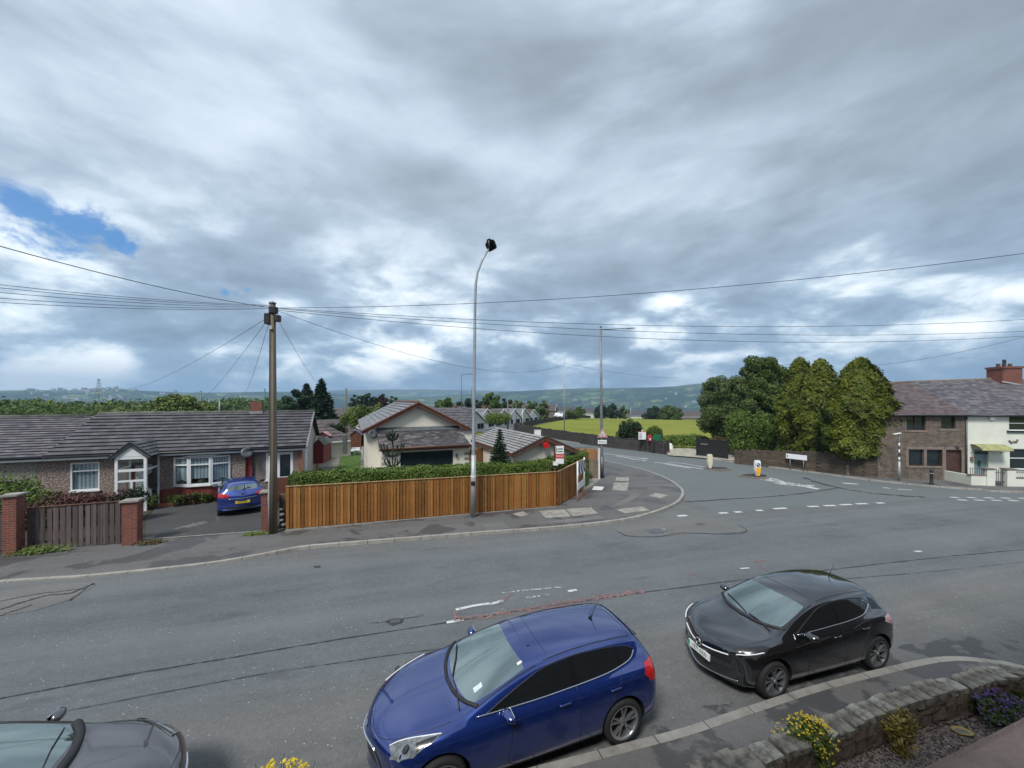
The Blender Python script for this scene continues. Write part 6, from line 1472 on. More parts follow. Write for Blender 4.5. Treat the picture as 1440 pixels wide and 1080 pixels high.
MB().quad((-14.3, .3, 7.15), (16.3, .3, 7.15), (16.3, -3.5, 9.2), (-14.3, -3.5, 9.2)).build('roof', MT['tile_grey'], OH)
# ================================================================ plants
rng = np.random.default_rng(11)
def leaf_mesh(name, P, N, size, mat, parent=None, asp=1.0, jit=.6, up=None):
    """P (n,3) leaf centres, N (n,3) outward directions; one quad (bent diamond) per leaf"""
    n = len(P); P = np.asarray(P, np.float32); N = np.asarray(N, np.float32)
    a = N+rng.normal(0, jit, (n, 3)); a /= np.linalg.norm(a, axis=1, keepdims=True)+1e-6
    r = rng.normal(0, 1, (n, 3)) if up is None else np.tile(np.array(up, float), (n, 1))+rng.normal(0, .45, (n, 3))
    t1 = np.cross(a, r); t1 /= np.linalg.norm(t1, axis=1, keepdims=True)+1e-6; t2 = np.cross(a, t1)
    s = (size*rng.uniform(.6, 1.35, n))[:, None]
    v = np.stack([P-t2*s*asp, P+t1*s*.55, P+t2*s*asp, P-t1*s*.55], 1).reshape(-1, 3)
    me = bpy.data.meshes.new(name); me.vertices.add(4*n); me.vertices.foreach_set('co', v.astype(np.float32).ravel())
    me.loops.add(4*n); me.loops.foreach_set('vertex_index', np.arange(4*n, dtype=np.int32))
    me.polygons.add(n); me.polygons.foreach_set('loop_start', np.arange(0, 4*n, 4, dtype=np.int32))
    try: me.polygons.foreach_set('loop_total', np.full(n, 4, np.int32))
    except Exception: pass
    me.update(calc_edges=True); me.materials.append(mat)
    o = bpy.data.objects.new(name, me); COL.objects.link(o)
    if parent is not None: o.parent = parent
    return o
def blob_pts(blobs, n, shell=.35):
    """leaves in the outer part of many overlapping ellipsoids"""
    B = np.array(blobs, float); w_ = (B[:, 3]*B[:, 5])**1.0; k = rng.choice(len(B), n, p=w_/w_.sum())
    d = rng.normal(0, 1, (n, 3)); d /= np.linalg.norm(d, axis=1, keepdims=True); rad = 1-shell*rng.random(n)**1.6*1.6
    P = B[k, :3]+d*B[k, 3:6]*rad[:, None]; return P, d
def tree(name, label, base, H, Wd, mat, n=9000, leaf=.10, nb=26, trunk=.18, crown0=.25, seed=1, cat='tree', group=None, shape='round', lean=0, dens=.42, flat=1.0):
    r = np.random.default_rng(seed); o_ = thing(name, label, cat, base, 0, group); blobs = []
    for i in range(nb):
        f = (i+.5)/nb; zz = crown0+(1-crown0)*f
        if shape == 'round': rr = Wd/2*sqrt(max(0.02, 1-((zz-crown0)/(1-crown0)*2-1.0)**2*.92))
        elif shape == 'oval': rr = Wd/2*(1-abs((zz-crown0)/(1-crown0)-.4)*1.05)
        else: rr = Wd/2*(1-(zz-crown0)/(1-crown0))**.8+.1
        a = i*2.4+r.uniform(-.4, .4); q = rr*r.uniform(.35, .92); br = max(.12*Wd, dens*rr*r.uniform(.7, 1.15))
        blobs.append((cos(a)*q+lean*zz*H*.1, sin(a)*q*flat, zz*H-br*.4, br, br, br*.8))
    P, d = blob_pts(blobs, n); leaf_mesh('crown', P, d, leaf, mat, o_, asp=.9, jit=.8)
    b = MB(); b.tube([(0, 0, -.3), (.03, 0, H*.15), (0, .04, H*.35), (lean*.3, 0, H*.75)], [trunk*1.25, trunk, trunk*.75, trunk*.25], 9)
    for bl in blobs[::2]:
        s_ = min(bl[2]*.6, H*.5); b.tube([(0, 0, max(s_*.7, H*.12)), (bl[0]*.45, bl[1]*.45, (s_+bl[2])/2), (bl[0]*.9, bl[1]*.9, bl[2])], [trunk*.4, trunk*.25, trunk*.08], 5)
    b.build('trunk', MT['bark'], o_, smooth=True); return o_
def at(u, v, Y, dz=0): p = pxY(u, v, Y); return p
def gz_(x, y): return pl_z(x, y) if sqrt(x*x+y*y) < 130 else terr(x, y)
def shrub(name, label, x, y, z, sx, sy, sz, mat, n=2500, leaf=.05, seed=1, cat='shrub', group=None, nb=9, rz=0):
    r = np.random.default_rng(seed); o_ = thing(name, label, cat, (x, y, z), rz, group)
    blobs = [(r.uniform(-.5, .5)*sx*.8, r.uniform(-.5, .5)*sy*.8, sz*r.uniform(.3, .72), sx*r.uniform(.16, .3), sy*r.uniform(.2, .36), sz*r.uniform(.22, .34)) for _ in range(nb)]
    P, d = blob_pts(blobs, n, .5); P[:, 2] = np.maximum(P[:, 2], .01)
    leaf_mesh('foliage', P, d, leaf, mat, o_, asp=1.1, jit=.8)
    b = MB()
    for bl in blobs[:6]: b.tube([(bl[0]*.3, bl[1]*.3, 0), (bl[0], bl[1], bl[2])], [.012, .006], 5)
    b.build('stems', MT['bark'], o_); return o_
# three golden cypresses behind the boundary wall
def cypress(u, vtop, Y, rad, label, seed, n=42000, low=.75, ys=.72):
    r = np.random.default_rng(seed); p = pxY(u, vtop, Y); zb = pl_z(p.x, p.y)-.1; H = p.z-zb
    o_ = thing('cypress_tree', label, 'tree', (p.x, p.y, zb), 0, 'golden cypresses behind the boundary wall')
    h = r.random(n)**.85; a = r.uniform(0, 2*pi, n)
    prof = np.where(h < .35, .74+.26*np.sin(h/.35*pi/2), np.maximum(0.02, np.cos((np.maximum(h, .35)-.35)/.65*pi/2))**.74)
    cl = np.zeros(n)
    for k in range(120):
        ca, chh, ss = r.uniform(0, 2*pi), r.uniform(0.02, 1.0), r.uniform(.10, .26)
        da = np.abs((a-ca+pi) % (2*pi)-pi); cl = np.maximum(cl, np.exp(-((da/ss/1.3)**2+((h-chh)/(ss*.34))**2)))
    fin = .5+.5*np.sin(a*9+np.sin(h*40)*1.5+seed)
    rr = rad*prof*(.74+.34*cl+.05*fin)*(1-.28*r.random(n)**2.2)+np.where(r.random(n) < .10, r.uniform(0, .30, n), 0)
    P = np.stack([np.cos(a)*rr, np.sin(a)*rr*ys, h*(H-low)*.98+low+cl*.14+r.normal(0, .03, n)], 1)
    N = np.stack([np.cos(a), np.sin(a), np.full(n, .55)], 1)
    leaf_mesh('crown', P, N, .088, MT['leaf_cypress'], o_, asp=1.7, jit=.5, up=(0, 0, .4))
    # small leaders at the top
    q = []; 
    for k in range(7):
        x_, y_ = r.normal(0, rad*.16, 2); hh = H*r.uniform(.90, .985)-.1
        for j in range(60): f = j/60; q.append((x_+r.normal(0, .05*(1-f)+.02), y_+r.normal(0, .05*(1-f)+.02), hh-.35+f*.45))
    leaf_mesh('crown_tips', np.array(q)[::2], np.tile([0, 0, 1.], (len(q[::2]), 1)), .05, MT['leaf_cypress'], o_, asp=1.6, jit=.8)
    b = MB().tube([(0, 0, -.2), (0, 0, H*.5), (0, 0, H*.95)], [.22, .13, .03], 8)
    for k in range(26):
        a_ = r.uniform(0, 2*pi); z_ = r.uniform(.08, .85)*H; R__ = rad*.7*(1-z_/H*.8); b.tube([(0, 0, z_), (cos(a_)*R__*.6, sin(a_)*R__*.6, z_+.25), (cos(a_)*R__, sin(a_)*R__, z_+.75)], [.05, .03, .01], 5)
    b.build('trunk', MT['bark'], o_, smooth=True)
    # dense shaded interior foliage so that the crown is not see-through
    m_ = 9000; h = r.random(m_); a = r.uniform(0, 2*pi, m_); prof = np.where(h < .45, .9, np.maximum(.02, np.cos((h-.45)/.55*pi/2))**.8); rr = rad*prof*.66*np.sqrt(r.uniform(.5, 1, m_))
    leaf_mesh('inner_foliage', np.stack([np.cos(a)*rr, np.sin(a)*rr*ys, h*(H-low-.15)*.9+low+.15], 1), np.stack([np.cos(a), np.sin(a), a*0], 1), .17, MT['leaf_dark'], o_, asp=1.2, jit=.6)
cypress(1125, 503, 33.2, 2.05, 'slender golden cypress, leftmost of the three by the stone wall', 3)
cypress(1154, 505, 31.2, 2.15, 'golden cypress in the middle of the three by the stone wall', 5)
cypress(1210, 504, 27.9, 2.55, 'broad golden cypress next to the brown stone cottage', 8, 56000, 1.5, .56)
MT['leaf_sage'] = foliage('sage_leaf', (.032, .052, .016), (.078, .110, .032), (.15, .19, .055))
# big deciduous tree and its neighbours by the black gate
def gtree(name, label, u, vtop, vbase, Y, wpx, mat, **kw):
    p = pxY(u, vtop, Y); pb = pxY(u, vbase, Y); g_ = gz_(p.x, p.y); H = p.z-g_ if vbase is None else p.z-pb.z
    return tree(name, label, (p.x, p.y, p.z-H), H, wpx/F*Y, mat, **kw)
p = pxY(1062, 505, 38); gtree('deciduous_tree', 'tall dark green deciduous tree beside the black gate', 1064, 503, 640, 46, 88, MT['leaf_mid'], n=42000, leaf=.13, nb=60, trunk=.25, crown0=.22, seed=21, shape='oval', lean=.4, dens=.32)
gtree('deciduous_tree', 'grey-green leaning tree at the field edge just left of the tallest one', 1022, 530, 636, 43, 80, MT['leaf_sage'], n=40000, leaf=.11, nb=54, trunk=.25, crown0=.22, seed=22, dens=.34)
gtree('deciduous_tree', 'thin-topped dark tree branch rising toward the cypresses', 1092, 512, 640, 48, 50, MT['leaf_mid'], n=9000, leaf=.14, nb=26, trunk=.16, crown0=.35, seed=23, dens=.36)
p = px(1068, 646); shrub('elder_bush', 'pale fresh green bush spilling over the wall right of the black gate', p.x+.4, p.y+.9, p.z-.1, 4.6, 2.4, 4.7, MT['leaf_hedge'], 20000, .085, 31, nb=22)
p = px(1030, 640); shrub('shrub', 'small grey-leaved shrub behind the black gate post', p.x, p.y+1.8, p.z, 2.0, 1.5, 2.3, MT['leaf_rust'], 4000, .07, 32)
p = px(1120, 655); shrub('ivy', 'ivy patch hanging over the boundary wall by the street name plate', p.x+1.8, p.y+1.2, p.z+.2, 4.0, .9, 1.7, MT['leaf_mid'], 7000, .07, 33)
# roadside bush behind the field wall
p = px(888, 633); shrub('bush', 'dark green bush rising over the field wall behind the notice board', p.x, p.y+1.6, p.z, 2.6, 2.2, 3.4, MT['leaf_dark'], 9000, .10, 41, nb=12)
p = px(920, 633); shrub('bush', 'lighter loose bush beside the dark one, behind the post box', p.x, p.y+2.2, p.z, 3.8, 2.2, 2.6, MT['leaf_mid'], 8000, .10, 42, nb=12)
p = px(958, 636); shrub('hedge', 'rough low field hedge left of the black gate', p.x+.7, p.y+4.2, p.z+.1, 7.5, 2.2, 1.5, MT['leaf_hedge'], 12000, .10, 43, nb=22, rz=R(-8), cat='hedge')
# trees beyond: (u, vtop, vbase, Y, width px, material, label)
far_trees = [
 (250, 556, 590, 46, 68, 'leaf_bright', 'yellow-green bushy tree rising over the tiled ridge', 9000, .20, 16),
 (517, 553, 578, 105, 22, 'leaf_dark', 'round dark tree left of the small pole top', 2500, .32, 12), (500, 555, 578, 110, 16, 'leaf_dark', 'small round tree just right of the spruce', 1800, .32, 10),
 (536, 554, 578, 108, 22, 'leaf_dark', 'dark round tree right of the thin pole', 2500, .32, 12), (553, 557, 578, 112, 16, 'leaf_mid', 'low tree just left of the cream ridge', 1500, .32, 10),
 (692, 552, 592, 92, 30, 'leaf_mid', 'large round tree above the estate roofs', 5000, .30, 16), (655, 560, 592, 98, 30, 'leaf_dark', 'dark tree behind the leftmost estate roof', 3000, .32, 12),
 (672, 562, 590, 100, 18, 'leaf_dark', 'dark tree between the lamp posts above the estate', 2000, .32, 10), (712, 560, 588, 110, 20, 'leaf_dark', 'dark tree right of the large round one', 2200, .32, 10),
 (730, 562, 588, 120, 22, 'leaf_bright', 'pale tree above the middle estate roofs', 2400, .33, 10), (748, 563, 588, 125, 20, 'leaf_mid', 'mid green tree above the right estate roofs', 2200, .33, 10),
 (764, 563, 591, 112, 17, 'leaf_mid', 'dense round tree at the end of the estate row', 3000, .28, 12), (626, 559, 590, 90, 34, 'leaf_mid', 'low spreading tree over the slate-roofed house', 2600, .32, 12),
 (815, 571, 585, 165, 14, 'leaf_mid', 'small tree at the top of the lane', 1200, .4, 9), (845, 569, 589, 172, 24, 'leaf_dark', 'leftmost dark tree beyond the field', 2200, .42, 12), (862, 567, 589, 175, 20, 'leaf_dark', 'tall dark tree beyond the field, beside the lamp post', 2200, .42, 12),
 (876, 570, 588, 176, 14, 'leaf_mid', 'small tree left of the white cottage beyond the field', 1400, .42, 9), (920, 571, 590, 178, 26, 'leaf_dark', 'dark tree beyond the field right of the white cottage', 2400, .42, 12), (940, 569, 592, 172, 26, 'leaf_mid', 'broad tree beyond the right part of the field', 2600, .42, 12),
 (953, 572, 592, 175, 20, 'leaf_mid', 'rightmost tree beyond the field by the brown roof', 1800, .42, 10), (1500, 560, 600, 60, 60, 'leaf_mid', 'x', 10, .3, 4)]
for i, (u, vt, vb, Y, wpx, m_, lb, n_, lf, nb_) in enumerate(far_trees[:-1]):
    gtree('tree', lb, u, vt, vb+3, Y, wpx, MT[m_], n=n_, leaf=lf, nb=nb_, trunk=.2, crown0=.12, seed=100+i, dens=.5, group='trees beyond the estate and the field' if Y > 80 else None)
shr = [(537, 566, 606, 44, 30, 'leaf_purple', 'copper-leaved bush between the brown and cream roofs', 5000, .13), (520, 576, 612, 42, 42, 'leaf_mid', 'mid green bush in front of the copper one', 6000, .12), (533, 573, 606, 40, 20, 'leaf_bright', 'bright green bush against the cream house eaves', 3000, .11), (491, 578, 604, 40, 26, 'leaf_bright', 'yellow-green garden tree over the tan fence', 4500, .10), (475, 598, 614, 42, 24, 'leaf_dark', 'dark low bush over the tan fence', 2500, .10), (700, 583, 600, 58, 38, 'leaf_hedge', 'clipped green hedge in front of the estate bungalows', 5000, .11), (655, 592, 604, 50, 20, 'leaf_mid', 'low hedge beside the leftmost estate bungalow', 2000, .11), (806, 578, 590, 130, 26, 'leaf_mid', 'hedge line along the top of the lane', 1800, .3)]
for i, (u, vt, vb, Y, wpx, m_, lb, n_, lf) in enumerate(shr):
    p = pxY(u, vb, Y); h_ = (vb-vt)/F*Y; w_ = wpx/F*Y; shrub('bush', lb, p.x, p.y, p.z, w_*1.05, w_*.8, h_*1.25, MT[m_], n_, lf, 200+i, nb=10)
# two conifers behind the hipped bungalow
def spruce(u, vt, vb, Y, wpx, label, seed, mat='leaf_spruce', tiers=26, n=260, leaf=.09, droop=.25, name='spruce_tree', up=.0):
    r = np.random.default_rng(seed); p = pxY(u, vt, Y); pb = pxY(u, vb, Y); H = p.z-pb.z; W_ = wpx/F*Y/2
    o_ = thing(name, label, 'tree', (p.x, p.y, pb.z)); P, N = [], []; b = MB().tube([(0, 0, -.5), (0, 0, H*.98)], [.03*H**.5+.03, .012], 7)
    for t_ in range(tiers):
        f = t_/tiers; z = H*(.06+.92*f); R__ = W_*(1-f)**.85*r.uniform(.78, 1.12)+.04; k = 7 if f < .8 else 5; a0 = r.uniform(0, 6.28)
        for j in range(k):
            a = a0+j*2*pi/k+r.uniform(-.25, .25); rr = R__*r.uniform(.7, 1.1); dz = -droop*rr+up*rr
            b.tube([(0, 0, z), (cos(a)*rr*.6, sin(a)*rr*.6, z+dz*.4), (cos(a)*rr, sin(a)*rr, z+dz)], [.02*H/8+.008, .012, .004], 4)
            m = max(6, int(n*rr/W_/k*1.6)); q = r.random(m)**.7; lat = r.normal(0, .13, m)*rr*(1.1-q*.6); 
            x = cos(a)*rr*q-sin(a)*lat; y = sin(a)*rr*q+cos(a)*lat
            P.append(np.stack([x, y, z+dz*q+r.normal(0, .02, m)*H/6-np.abs(lat)*.3], 1)); N.append(np.tile([0, 0, 1.], (m, 1)))
    leaf_mesh('crown', np.concatenate(P), np.concatenate(N), leaf, MT[mat], o_, asp=1.5, jit=.5); b.build('trunk', MT['bark'], o_, smooth=True)
spruce(452, 530, 606, 58, 62, 'tall dark spruce behind the hipped bungalow', 51, tiers=24, n=420, leaf=.24, droop=.12)
spruce(431, 537, 606, 60, 56, 'broader dark cedar just left of the tall spruce', 52, tiers=22, n=420, leaf=.26, droop=.0)
gtree('tree', 'dark spreading bush at the foot of the two conifers', 418, 548, 606, 57, 44, MT['leaf_spruce'], n=7000, leaf=.22, nb=16, seed=53, crown0=.05)
spruce(703, 600, 690, 19.2, 52, 'young spruce growing behind the long clipped hedge', 54, mat='leaf_spruce', tiers=26, n=520, leaf=.045, droop=.12)
# monkey-puzzle: sparse candelabra branches
p = pxY(552, 604, 18.6); pb = pxY(552, 668, 18.6); H = p.z-pb.z; mo = thing('monkey_puzzle_tree', 'small monkey puzzle tree with upturned arms in front of the cream house', 'tree', (p.x, p.y, pb.z))
b = MB(); P, N = [], []; r = np.random.default_rng(5); tubes = [[(0, 0, -.6), (0, 0, H)]]
for z0, k, L_, up in ((.95, 7, .50, .62), (1.72, 7, .26, .30), (H-.28, 5, .12, .1), (.45, 6, .35, .35)):
    for j in range(k):
        a = j*2*pi/k+z0; tubes.append([(0, 0, z0), (cos(a)*L_*.5, sin(a)*L_*.5, z0-.02), (cos(a)*L_*.9, sin(a)*L_*.9, z0+up*.35), (cos(a)*L_*1.1, sin(a)*L_*1.1, z0+up*.85)])
for t_ in tubes:
    b.tube(t_, [.03]*len(t_) if t_ is tubes[0] else [.02, .018, .015, .01], 6); c_ = np.array(catmull(t_, 14)) if len(t_) > 2 else np.linspace(t_[0], t_[1], 60)
    for q in c_:
        for _ in range(7): dd = r.normal(0, 1, 3); dd /= np.linalg.norm(dd); P.append(q+dd*.028); N.append(dd)
b.build('trunk', MT['bark'], mo); leaf_mesh('foliage', np.array(P), np.array(N), .028, MT['leaf_spruce'], mo, asp=1.3, jit=.3)
# clipped hedge behind the new fence: follows the fence, then turns the corner
def hedge(label, line, width, h0, h1, mat, n, leaf, seed, name='hedge'):
    r = np.random.default_rng(seed); A_ = Vector(line[0]); o_ = thing(name, label, 'hedge', (A_.x, A_.y, pl_z(A_.x, A_.y)))
    P, N = [], []; segs = []; tot = 0
    for a, b_ in zip(line, line[1:]): L_ = (Vector(b_)-Vector(a)).length; segs.append((a, b_, L_)); tot += L_
    core = MB()
    for a, b_, L_ in segs:
        m = int(n*L_/tot); d_ = (Vector(b_)-Vector(a))/L_; nn = Vector((-d_.y, d_.x)); s = r.random(m)*(L_+width*.5)-width*.25; per = r.random(m)
        hgt = h1-h0; Ptot = 2*hgt+width; q = per*Ptot; jt = 1-.16*r.random(m)**2
        tt_ = np.where(q < hgt, -width/2*jt, np.where(q < hgt+width, (q-hgt)-width/2, width/2*jt)); zz = np.where(q < hgt, q, np.where(q < hgt+width, hgt*jt, Ptot-q))
        wav = .05*np.sin(s*2.1+seed)+.04*np.sin(s*5.3)+r.normal(0, .02, m); zz = zz+np.where((q >= hgt) & (q < hgt+width), wav, 0); tt_ = tt_+np.where((q < hgt), -wav*.7, 0)
        edge = np.minimum(1, (hgt-zz+.02)/.12); tt_ = tt_*(0.90+.10*np.clip(edge, 0, 1))
        x = a[0]+d_.x*s+nn.x*tt_; y = a[1]+d_.y*s+nn.y*tt_; z = pl_z(x, y)+h0+zz
        P.append(np.stack([x-A_.x, y-A_.y, z-o_.location.z], 1))
        ny = np.where(q < hgt, -1., np.where(q < hgt+width, 0., 1.)); nz = np.where((q >= hgt) & (q < hgt+width), 1., .25); N.append(np.stack([nn.x*ny, nn.y*ny, nz], 1))
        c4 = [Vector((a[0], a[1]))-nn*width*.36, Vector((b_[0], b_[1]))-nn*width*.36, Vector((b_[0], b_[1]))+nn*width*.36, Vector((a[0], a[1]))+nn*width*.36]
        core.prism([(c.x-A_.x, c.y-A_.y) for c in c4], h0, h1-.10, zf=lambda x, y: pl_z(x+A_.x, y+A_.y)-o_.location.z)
    leaf_mesh('foliage', np.concatenate(P), np.concatenate(N), leaf, mat, o_, asp=1.0, jit=.55); core.build('inner_branches', MT['leaf_dark'], o_)  # solid dark core added to block the view through the leaves
f0, f1, f2 = px(402, 745, .11), px(782, 712, .11), px(820, 690, .11)
fd = (f1-f0).to_2d().normalized(); fn = Vector((-fd.y, fd.x)); gd = (f2-f1).to_2d().normalized(); gn = Vector((-gd.y, gd.x))
hA = f0.to_2d()+fn*.75+fd*.25; hB = f1.to_2d()+fn*.75+gn*.35; hC = f2.to_2d()+gn*.75+gd*1.4
hedge('long clipped green hedge standing just behind the orange timber fence', [tuple(hA), tuple(hB), tuple(hC)], 1.0, .0, 2.12, MT['leaf_hedge'], 90000, .042, 61)
# left gardens
def lsh(u, v, Y, sx, sy, sz, m_, lb, n_=2500, lf=.045, seed=1, dz=0):
    p = px(u, v, .03); shrub('shrub', lb, p.x, p.y, p.z+dz, sx, sy, sz, MT[m_], n_, lf, seed, rz=R(20))
lsh(14, 738, 0, 2.0, 1.3, 2.05, 'leaf_hedge', 'rounded green shrub behind the brown fence at the left edge', 6000, .045, 71, 0)
lsh(6, 748, 0, 1.1, .7, 1.75, 'leaf_bright', 'yellow-green shrub at the very left edge', 3000, .05, 72)
lsh(66, 742, 0, 1.8, 1.0, 1.2, 'leaf_red', 'low dark red shrub between the green one and the window', 4000, .045, 73)
lsh(100, 742, 0, 1.8, 1.0, 1.35, 'leaf_rust', 'rusty-leaved shrub under the small window', 5000, .045, 74)
lsh(138, 738, 0, 1.8, 1.0, 1.4, 'leaf_red', 'rusty-leaved shrub nearer the porch', 5000, .045, 75)
lsh(172, 736, 0, 1.2, .9, 1.6, 'leaf_dark', 'dark green shrub in front of the porch glass', 3000, .045, 76)
lsh(212, 716, 0, .6, .5, .85, 'leaf_bright', 'bright pot-sized shrub at the right foot of the porch', 1800, .045, 77)
for i, (u, v) in enumerate([(243, 712), (262, 710), (280, 708), (300, 704)]):
    lsh(u, v, 0, .8, .5, .62, 'leaf_rust' if i % 2 else 'leaf_mid', ['straggly plant at the left end of the drive border', 'rusty plant second along the drive border', 'green plant third along the drive border', 'plant by the blue car in the drive border'][i], 900, .04, 80+i)
lsh(456, 690, 0, 2.2, 1.6, 1.25, 'leaf_mid', 'bushy plant by the slatted side fence left of the lawn', 5000, .05, 86)
lsh(745, 690, 0, 2.2, 1.0, 2.25, 'leaf_mid', 'grassy shrub behind the hedge under the garage eaves', 5000, .05, 87)
lsh(770, 700, 0, .7, .6, .3, 'leaf_mid', 'low weeds', 10, .03, 88) if False else None
def tuft(label, u, v, sx, h=.1, seed=1, n=500, m_='leaf_bright', hh=.06):
    p = px(u, v, hh); r = np.random.default_rng(seed); o_ = thing('weeds', label, 'weeds', p, R(18))
    P = np.stack([r.normal(0, sx/2.5, n), r.normal(0, .07, n), np.abs(r.normal(0, h*.5, n))], 1); leaf_mesh('leaves', P, np.tile([0, -.5, 1.], (n, 1)), .03, MT[m_], o_, asp=1.6, jit=.5)
tuft('weeds along the foot of the brown fence at the left', 52, 777, .9, .16, 91, 900)
tuft('weeds at the base of the second brick pier', 212, 764, .5, .1, 92, 350, 'leaf_rust')
tuft('weeds at the base of the pier beside the telegraph pole', 360, 751, .5, .07, 93, 350)
# far woodland beyond the left bungalows: one mass
r = np.random.default_rng(77); blobs = []
for i in range(1300):
    u = r.uniform(-250, 430)**1.0; D = r.uniform(62, 330) if u < 285 else r.uniform(150, 330); x = (u-CU)/F*D; z = terr(x, D); s_ = r.uniform(2.2, 4.2)*(1+D/400)
    hgt = s_*r.uniform(.8, 1.3)
    top = 5-(r.uniform(1, 20) if D < 150 else r.uniform(-1, 6))/F*D       # crowns keep below the skyline of the valley side
    zc = min(z+hgt, top-hgt*.6)
    blobs.append((x, D, zc, s_, s_, hgt*.75))
P, d = blob_pts(blobs, 330000, .3); m_ = (d[:, 2] > -.35) & (d[:, 1] < .5); P, d = P[m_], d[m_]
D_ = np.hypot(P[:, 0], P[:, 1])
near_ = D_ < 150
mats_ = ['leaf_mid', 'leaf_dark', 'leaf_hedge']
w1_ = leaf_mesh('woodland', P[near_], d[near_], .33, MT['leaf_mid'], jit=.6); tag(w1_, kind='stuff')
w2_ = leaf_mesh('woodland', P[~near_], d[~near_], .7, MT['leaf_mid'], jit=.6); tag(w2_, kind='stuff')
# trees and hedgerow clumps over the far valley side: one mass
blobs = []; 
for i in range(2600):
    az = r.uniform(-56, 56); D = r.uniform(300, 2300); x, y = D*sin(R(az)), D*cos(R(az))
    if mn.noise(Vector((x/170, y/170, 3))) < .02: continue
    s_ = r.uniform(5, 11)*(1+D/4000); blobs.append((x, y, terr(x, y)+s_*.35, s_*r.uniform(1, 2.2), s_, s_*.55))
P, d = blob_pts(blobs, 90000, .2); m_ = (d[:, 2] > -.2); w3_ = leaf_mesh('valley_trees', P[m_], d[m_], 2.6, MT['leaf_dark'], jit=.5); tag(w3_, kind='stuff')
# ---------------------------------------------------------------- near garden plants
def flower_bush(label, u, v, h_, w_, leafm, petal, n1, n2, seed, hz=.235, lf=.022, ps=.0135, name='flowering_shrub'):
    p = px(u, v, hz); r = np.random.default_rng(seed); o_ = thing(name, label, 'shrub', p)
    m = n1; a = r.uniform(0, 6.28, m); q = np.sqrt(r.random(m))*(1+.32*np.sin(3*a+seed)+.15*np.sin(7*a)); z = r.random(m)
    P = np.stack([np.cos(a)*q*w_*(.35+.65*z), np.sin(a)*q*w_*(.35+.65*z)*.8, z*h_*(1-.25*q**2)], 1); leaf_mesh('foliage', P, np.stack([np.cos(a), np.sin(a), a*0+.8], 1), lf, MT[leafm], o_, asp=1.8, jit=.7)
    m = n2; a = r.uniform(0, 6.28, m); q = np.sqrt(r.random(m))*(1.08+.36*np.sin(3*a+seed)+.15*np.sin(7*a)); z = np.where(r.random(m) < .6, 1.0, r.uniform(.55, 1, m))
    P = np.stack([np.cos(a)*q*w_*(.4+.65*z), np.sin(a)*q*w_*.8*(.4+.65*z), z*h_*(1.02-.25*q**2)+r.uniform(0, .06, m)], 1)
    P = np.repeat(P, 3, axis=0)+r.normal(0, ps*.3, (3*m, 3)); leaf_mesh('flowers', P, np.tile([0, -.4, 1.], (3*m, 1)), ps, MT[petal], o_, asp=1.0, jit=.5)
    b = MB()
    for k in range(24): aa = r.uniform(0, 6.28); b.tube([(0, 0, 0), (cos(aa)*w_*.5, sin(aa)*w_*.4, h_*.5), (cos(aa)*w_*.9, sin(aa)*w_*.7, h_*r.uniform(.75, 1))], [.008, .005, .002], 4)
    b.build('stems', MT['leaf_mid'], o_); return o_
# ================================================================ fences, walls, street furniture
def board_fence(name, label, A_, B_, H0, H1, mat, pitch=.125, bw=.108, th=.02, cap=None, gap=0, z0=.03, posts=2.4, cat='fence', rails=False, hz=0.0, group=None, seed=1, Hl=None):
    """A_,B_ world xy of the foot; heights at both ends; boards stand vertical"""
    A_, B_ = Vector(A_[:2]), Vector(B_[:2]); L_ = (B_-A_).length; an = atan2((B_-A_).y, (B_-A_).x); zb = pl_z(A_.x, A_.y)+hz
    o_ = thing(name, label, cat, (A_.x, A_.y, zb), an, group); e = (B_-A_)/L_; gz = lambda s: pl_z(A_.x+e.x*s, A_.y+e.y*s)+hz-zb
    r = random.Random(seed); b = MB(); n = int(L_/pitch); pit = L_/n
    for i in range(n):
        s = i*pit; f = (i+.5)/n; h = H0+(H1-H0)*f; g_ = gz(s+pit/2); y = r.uniform(-.003, .003)+(.012 if i % 2 else 0)*(gap == 0)
        tp = h+(r.uniform(-.006, .006) if cap else r.uniform(-.02, .02)); w_ = min(bw*r.uniform(.9, 1.05), pit-.006); M_ = Matrix.Translation((s, 0, g_))@Matrix.Rotation(r.uniform(-.006, .006), 4, 'Y'); b.box(.002, w_, y-th/2, y+th/2, z0, tp, M=M_)
    b.build('boards', mat, o_)
    b = MB()
    for f in (.18, .55, .88):
        b.bar((0, th*1.7+.012, gz(0)+f*H0), (L_, th*1.7+.012, gz(L_)+f*H1), .035, .07)
    b.build('rails', mat, o_)
    b = MB(); k = int(L_/posts)+1
    for i in range(k+1):
        s = min(L_-.05, i*L_/k); h = H0+(H1-H0)*i/k
        MB().box(s, s+.09, .07, .16, gz(s)-.1, gz(s)+h-.03).build('post', mat, o_)
    if cap: MB().bar((0, 0, gz(0)+H0+.012), (L_, 0, gz(L_)+H1+.012), .075, .022).build('capping', cap, o_)
    return o_
hA_ = pxY(402, 684.5, f0.y).z-f0.z; hB_ = pxY(782, 663.5, f1.y).z-f1.z; hC_ = pxY(820, 646, f2.y).z-f2.z
board_fence('timber_fence', 'long orange-brown vertical board fence along the pavement', f0, f1, hA_, hB_, MT['fence_new'], cap=MT['fence_cap'], hz=.11, seed=3)
board_fence('timber_fence', 'short return of orange-brown boards running back behind the chevron sign', f1+Vector((.09, .03, 0)), f2, hB_, hC_, MT['fence_new'], cap=MT['fence_cap'], hz=.11, seed=4)
b = MB(); ff = thing('edging', 'narrow concrete edging strip under the orange fence', 'kerb edging', f0, atan2(fd.y, fd.x)); L_ = (f1-f0).length
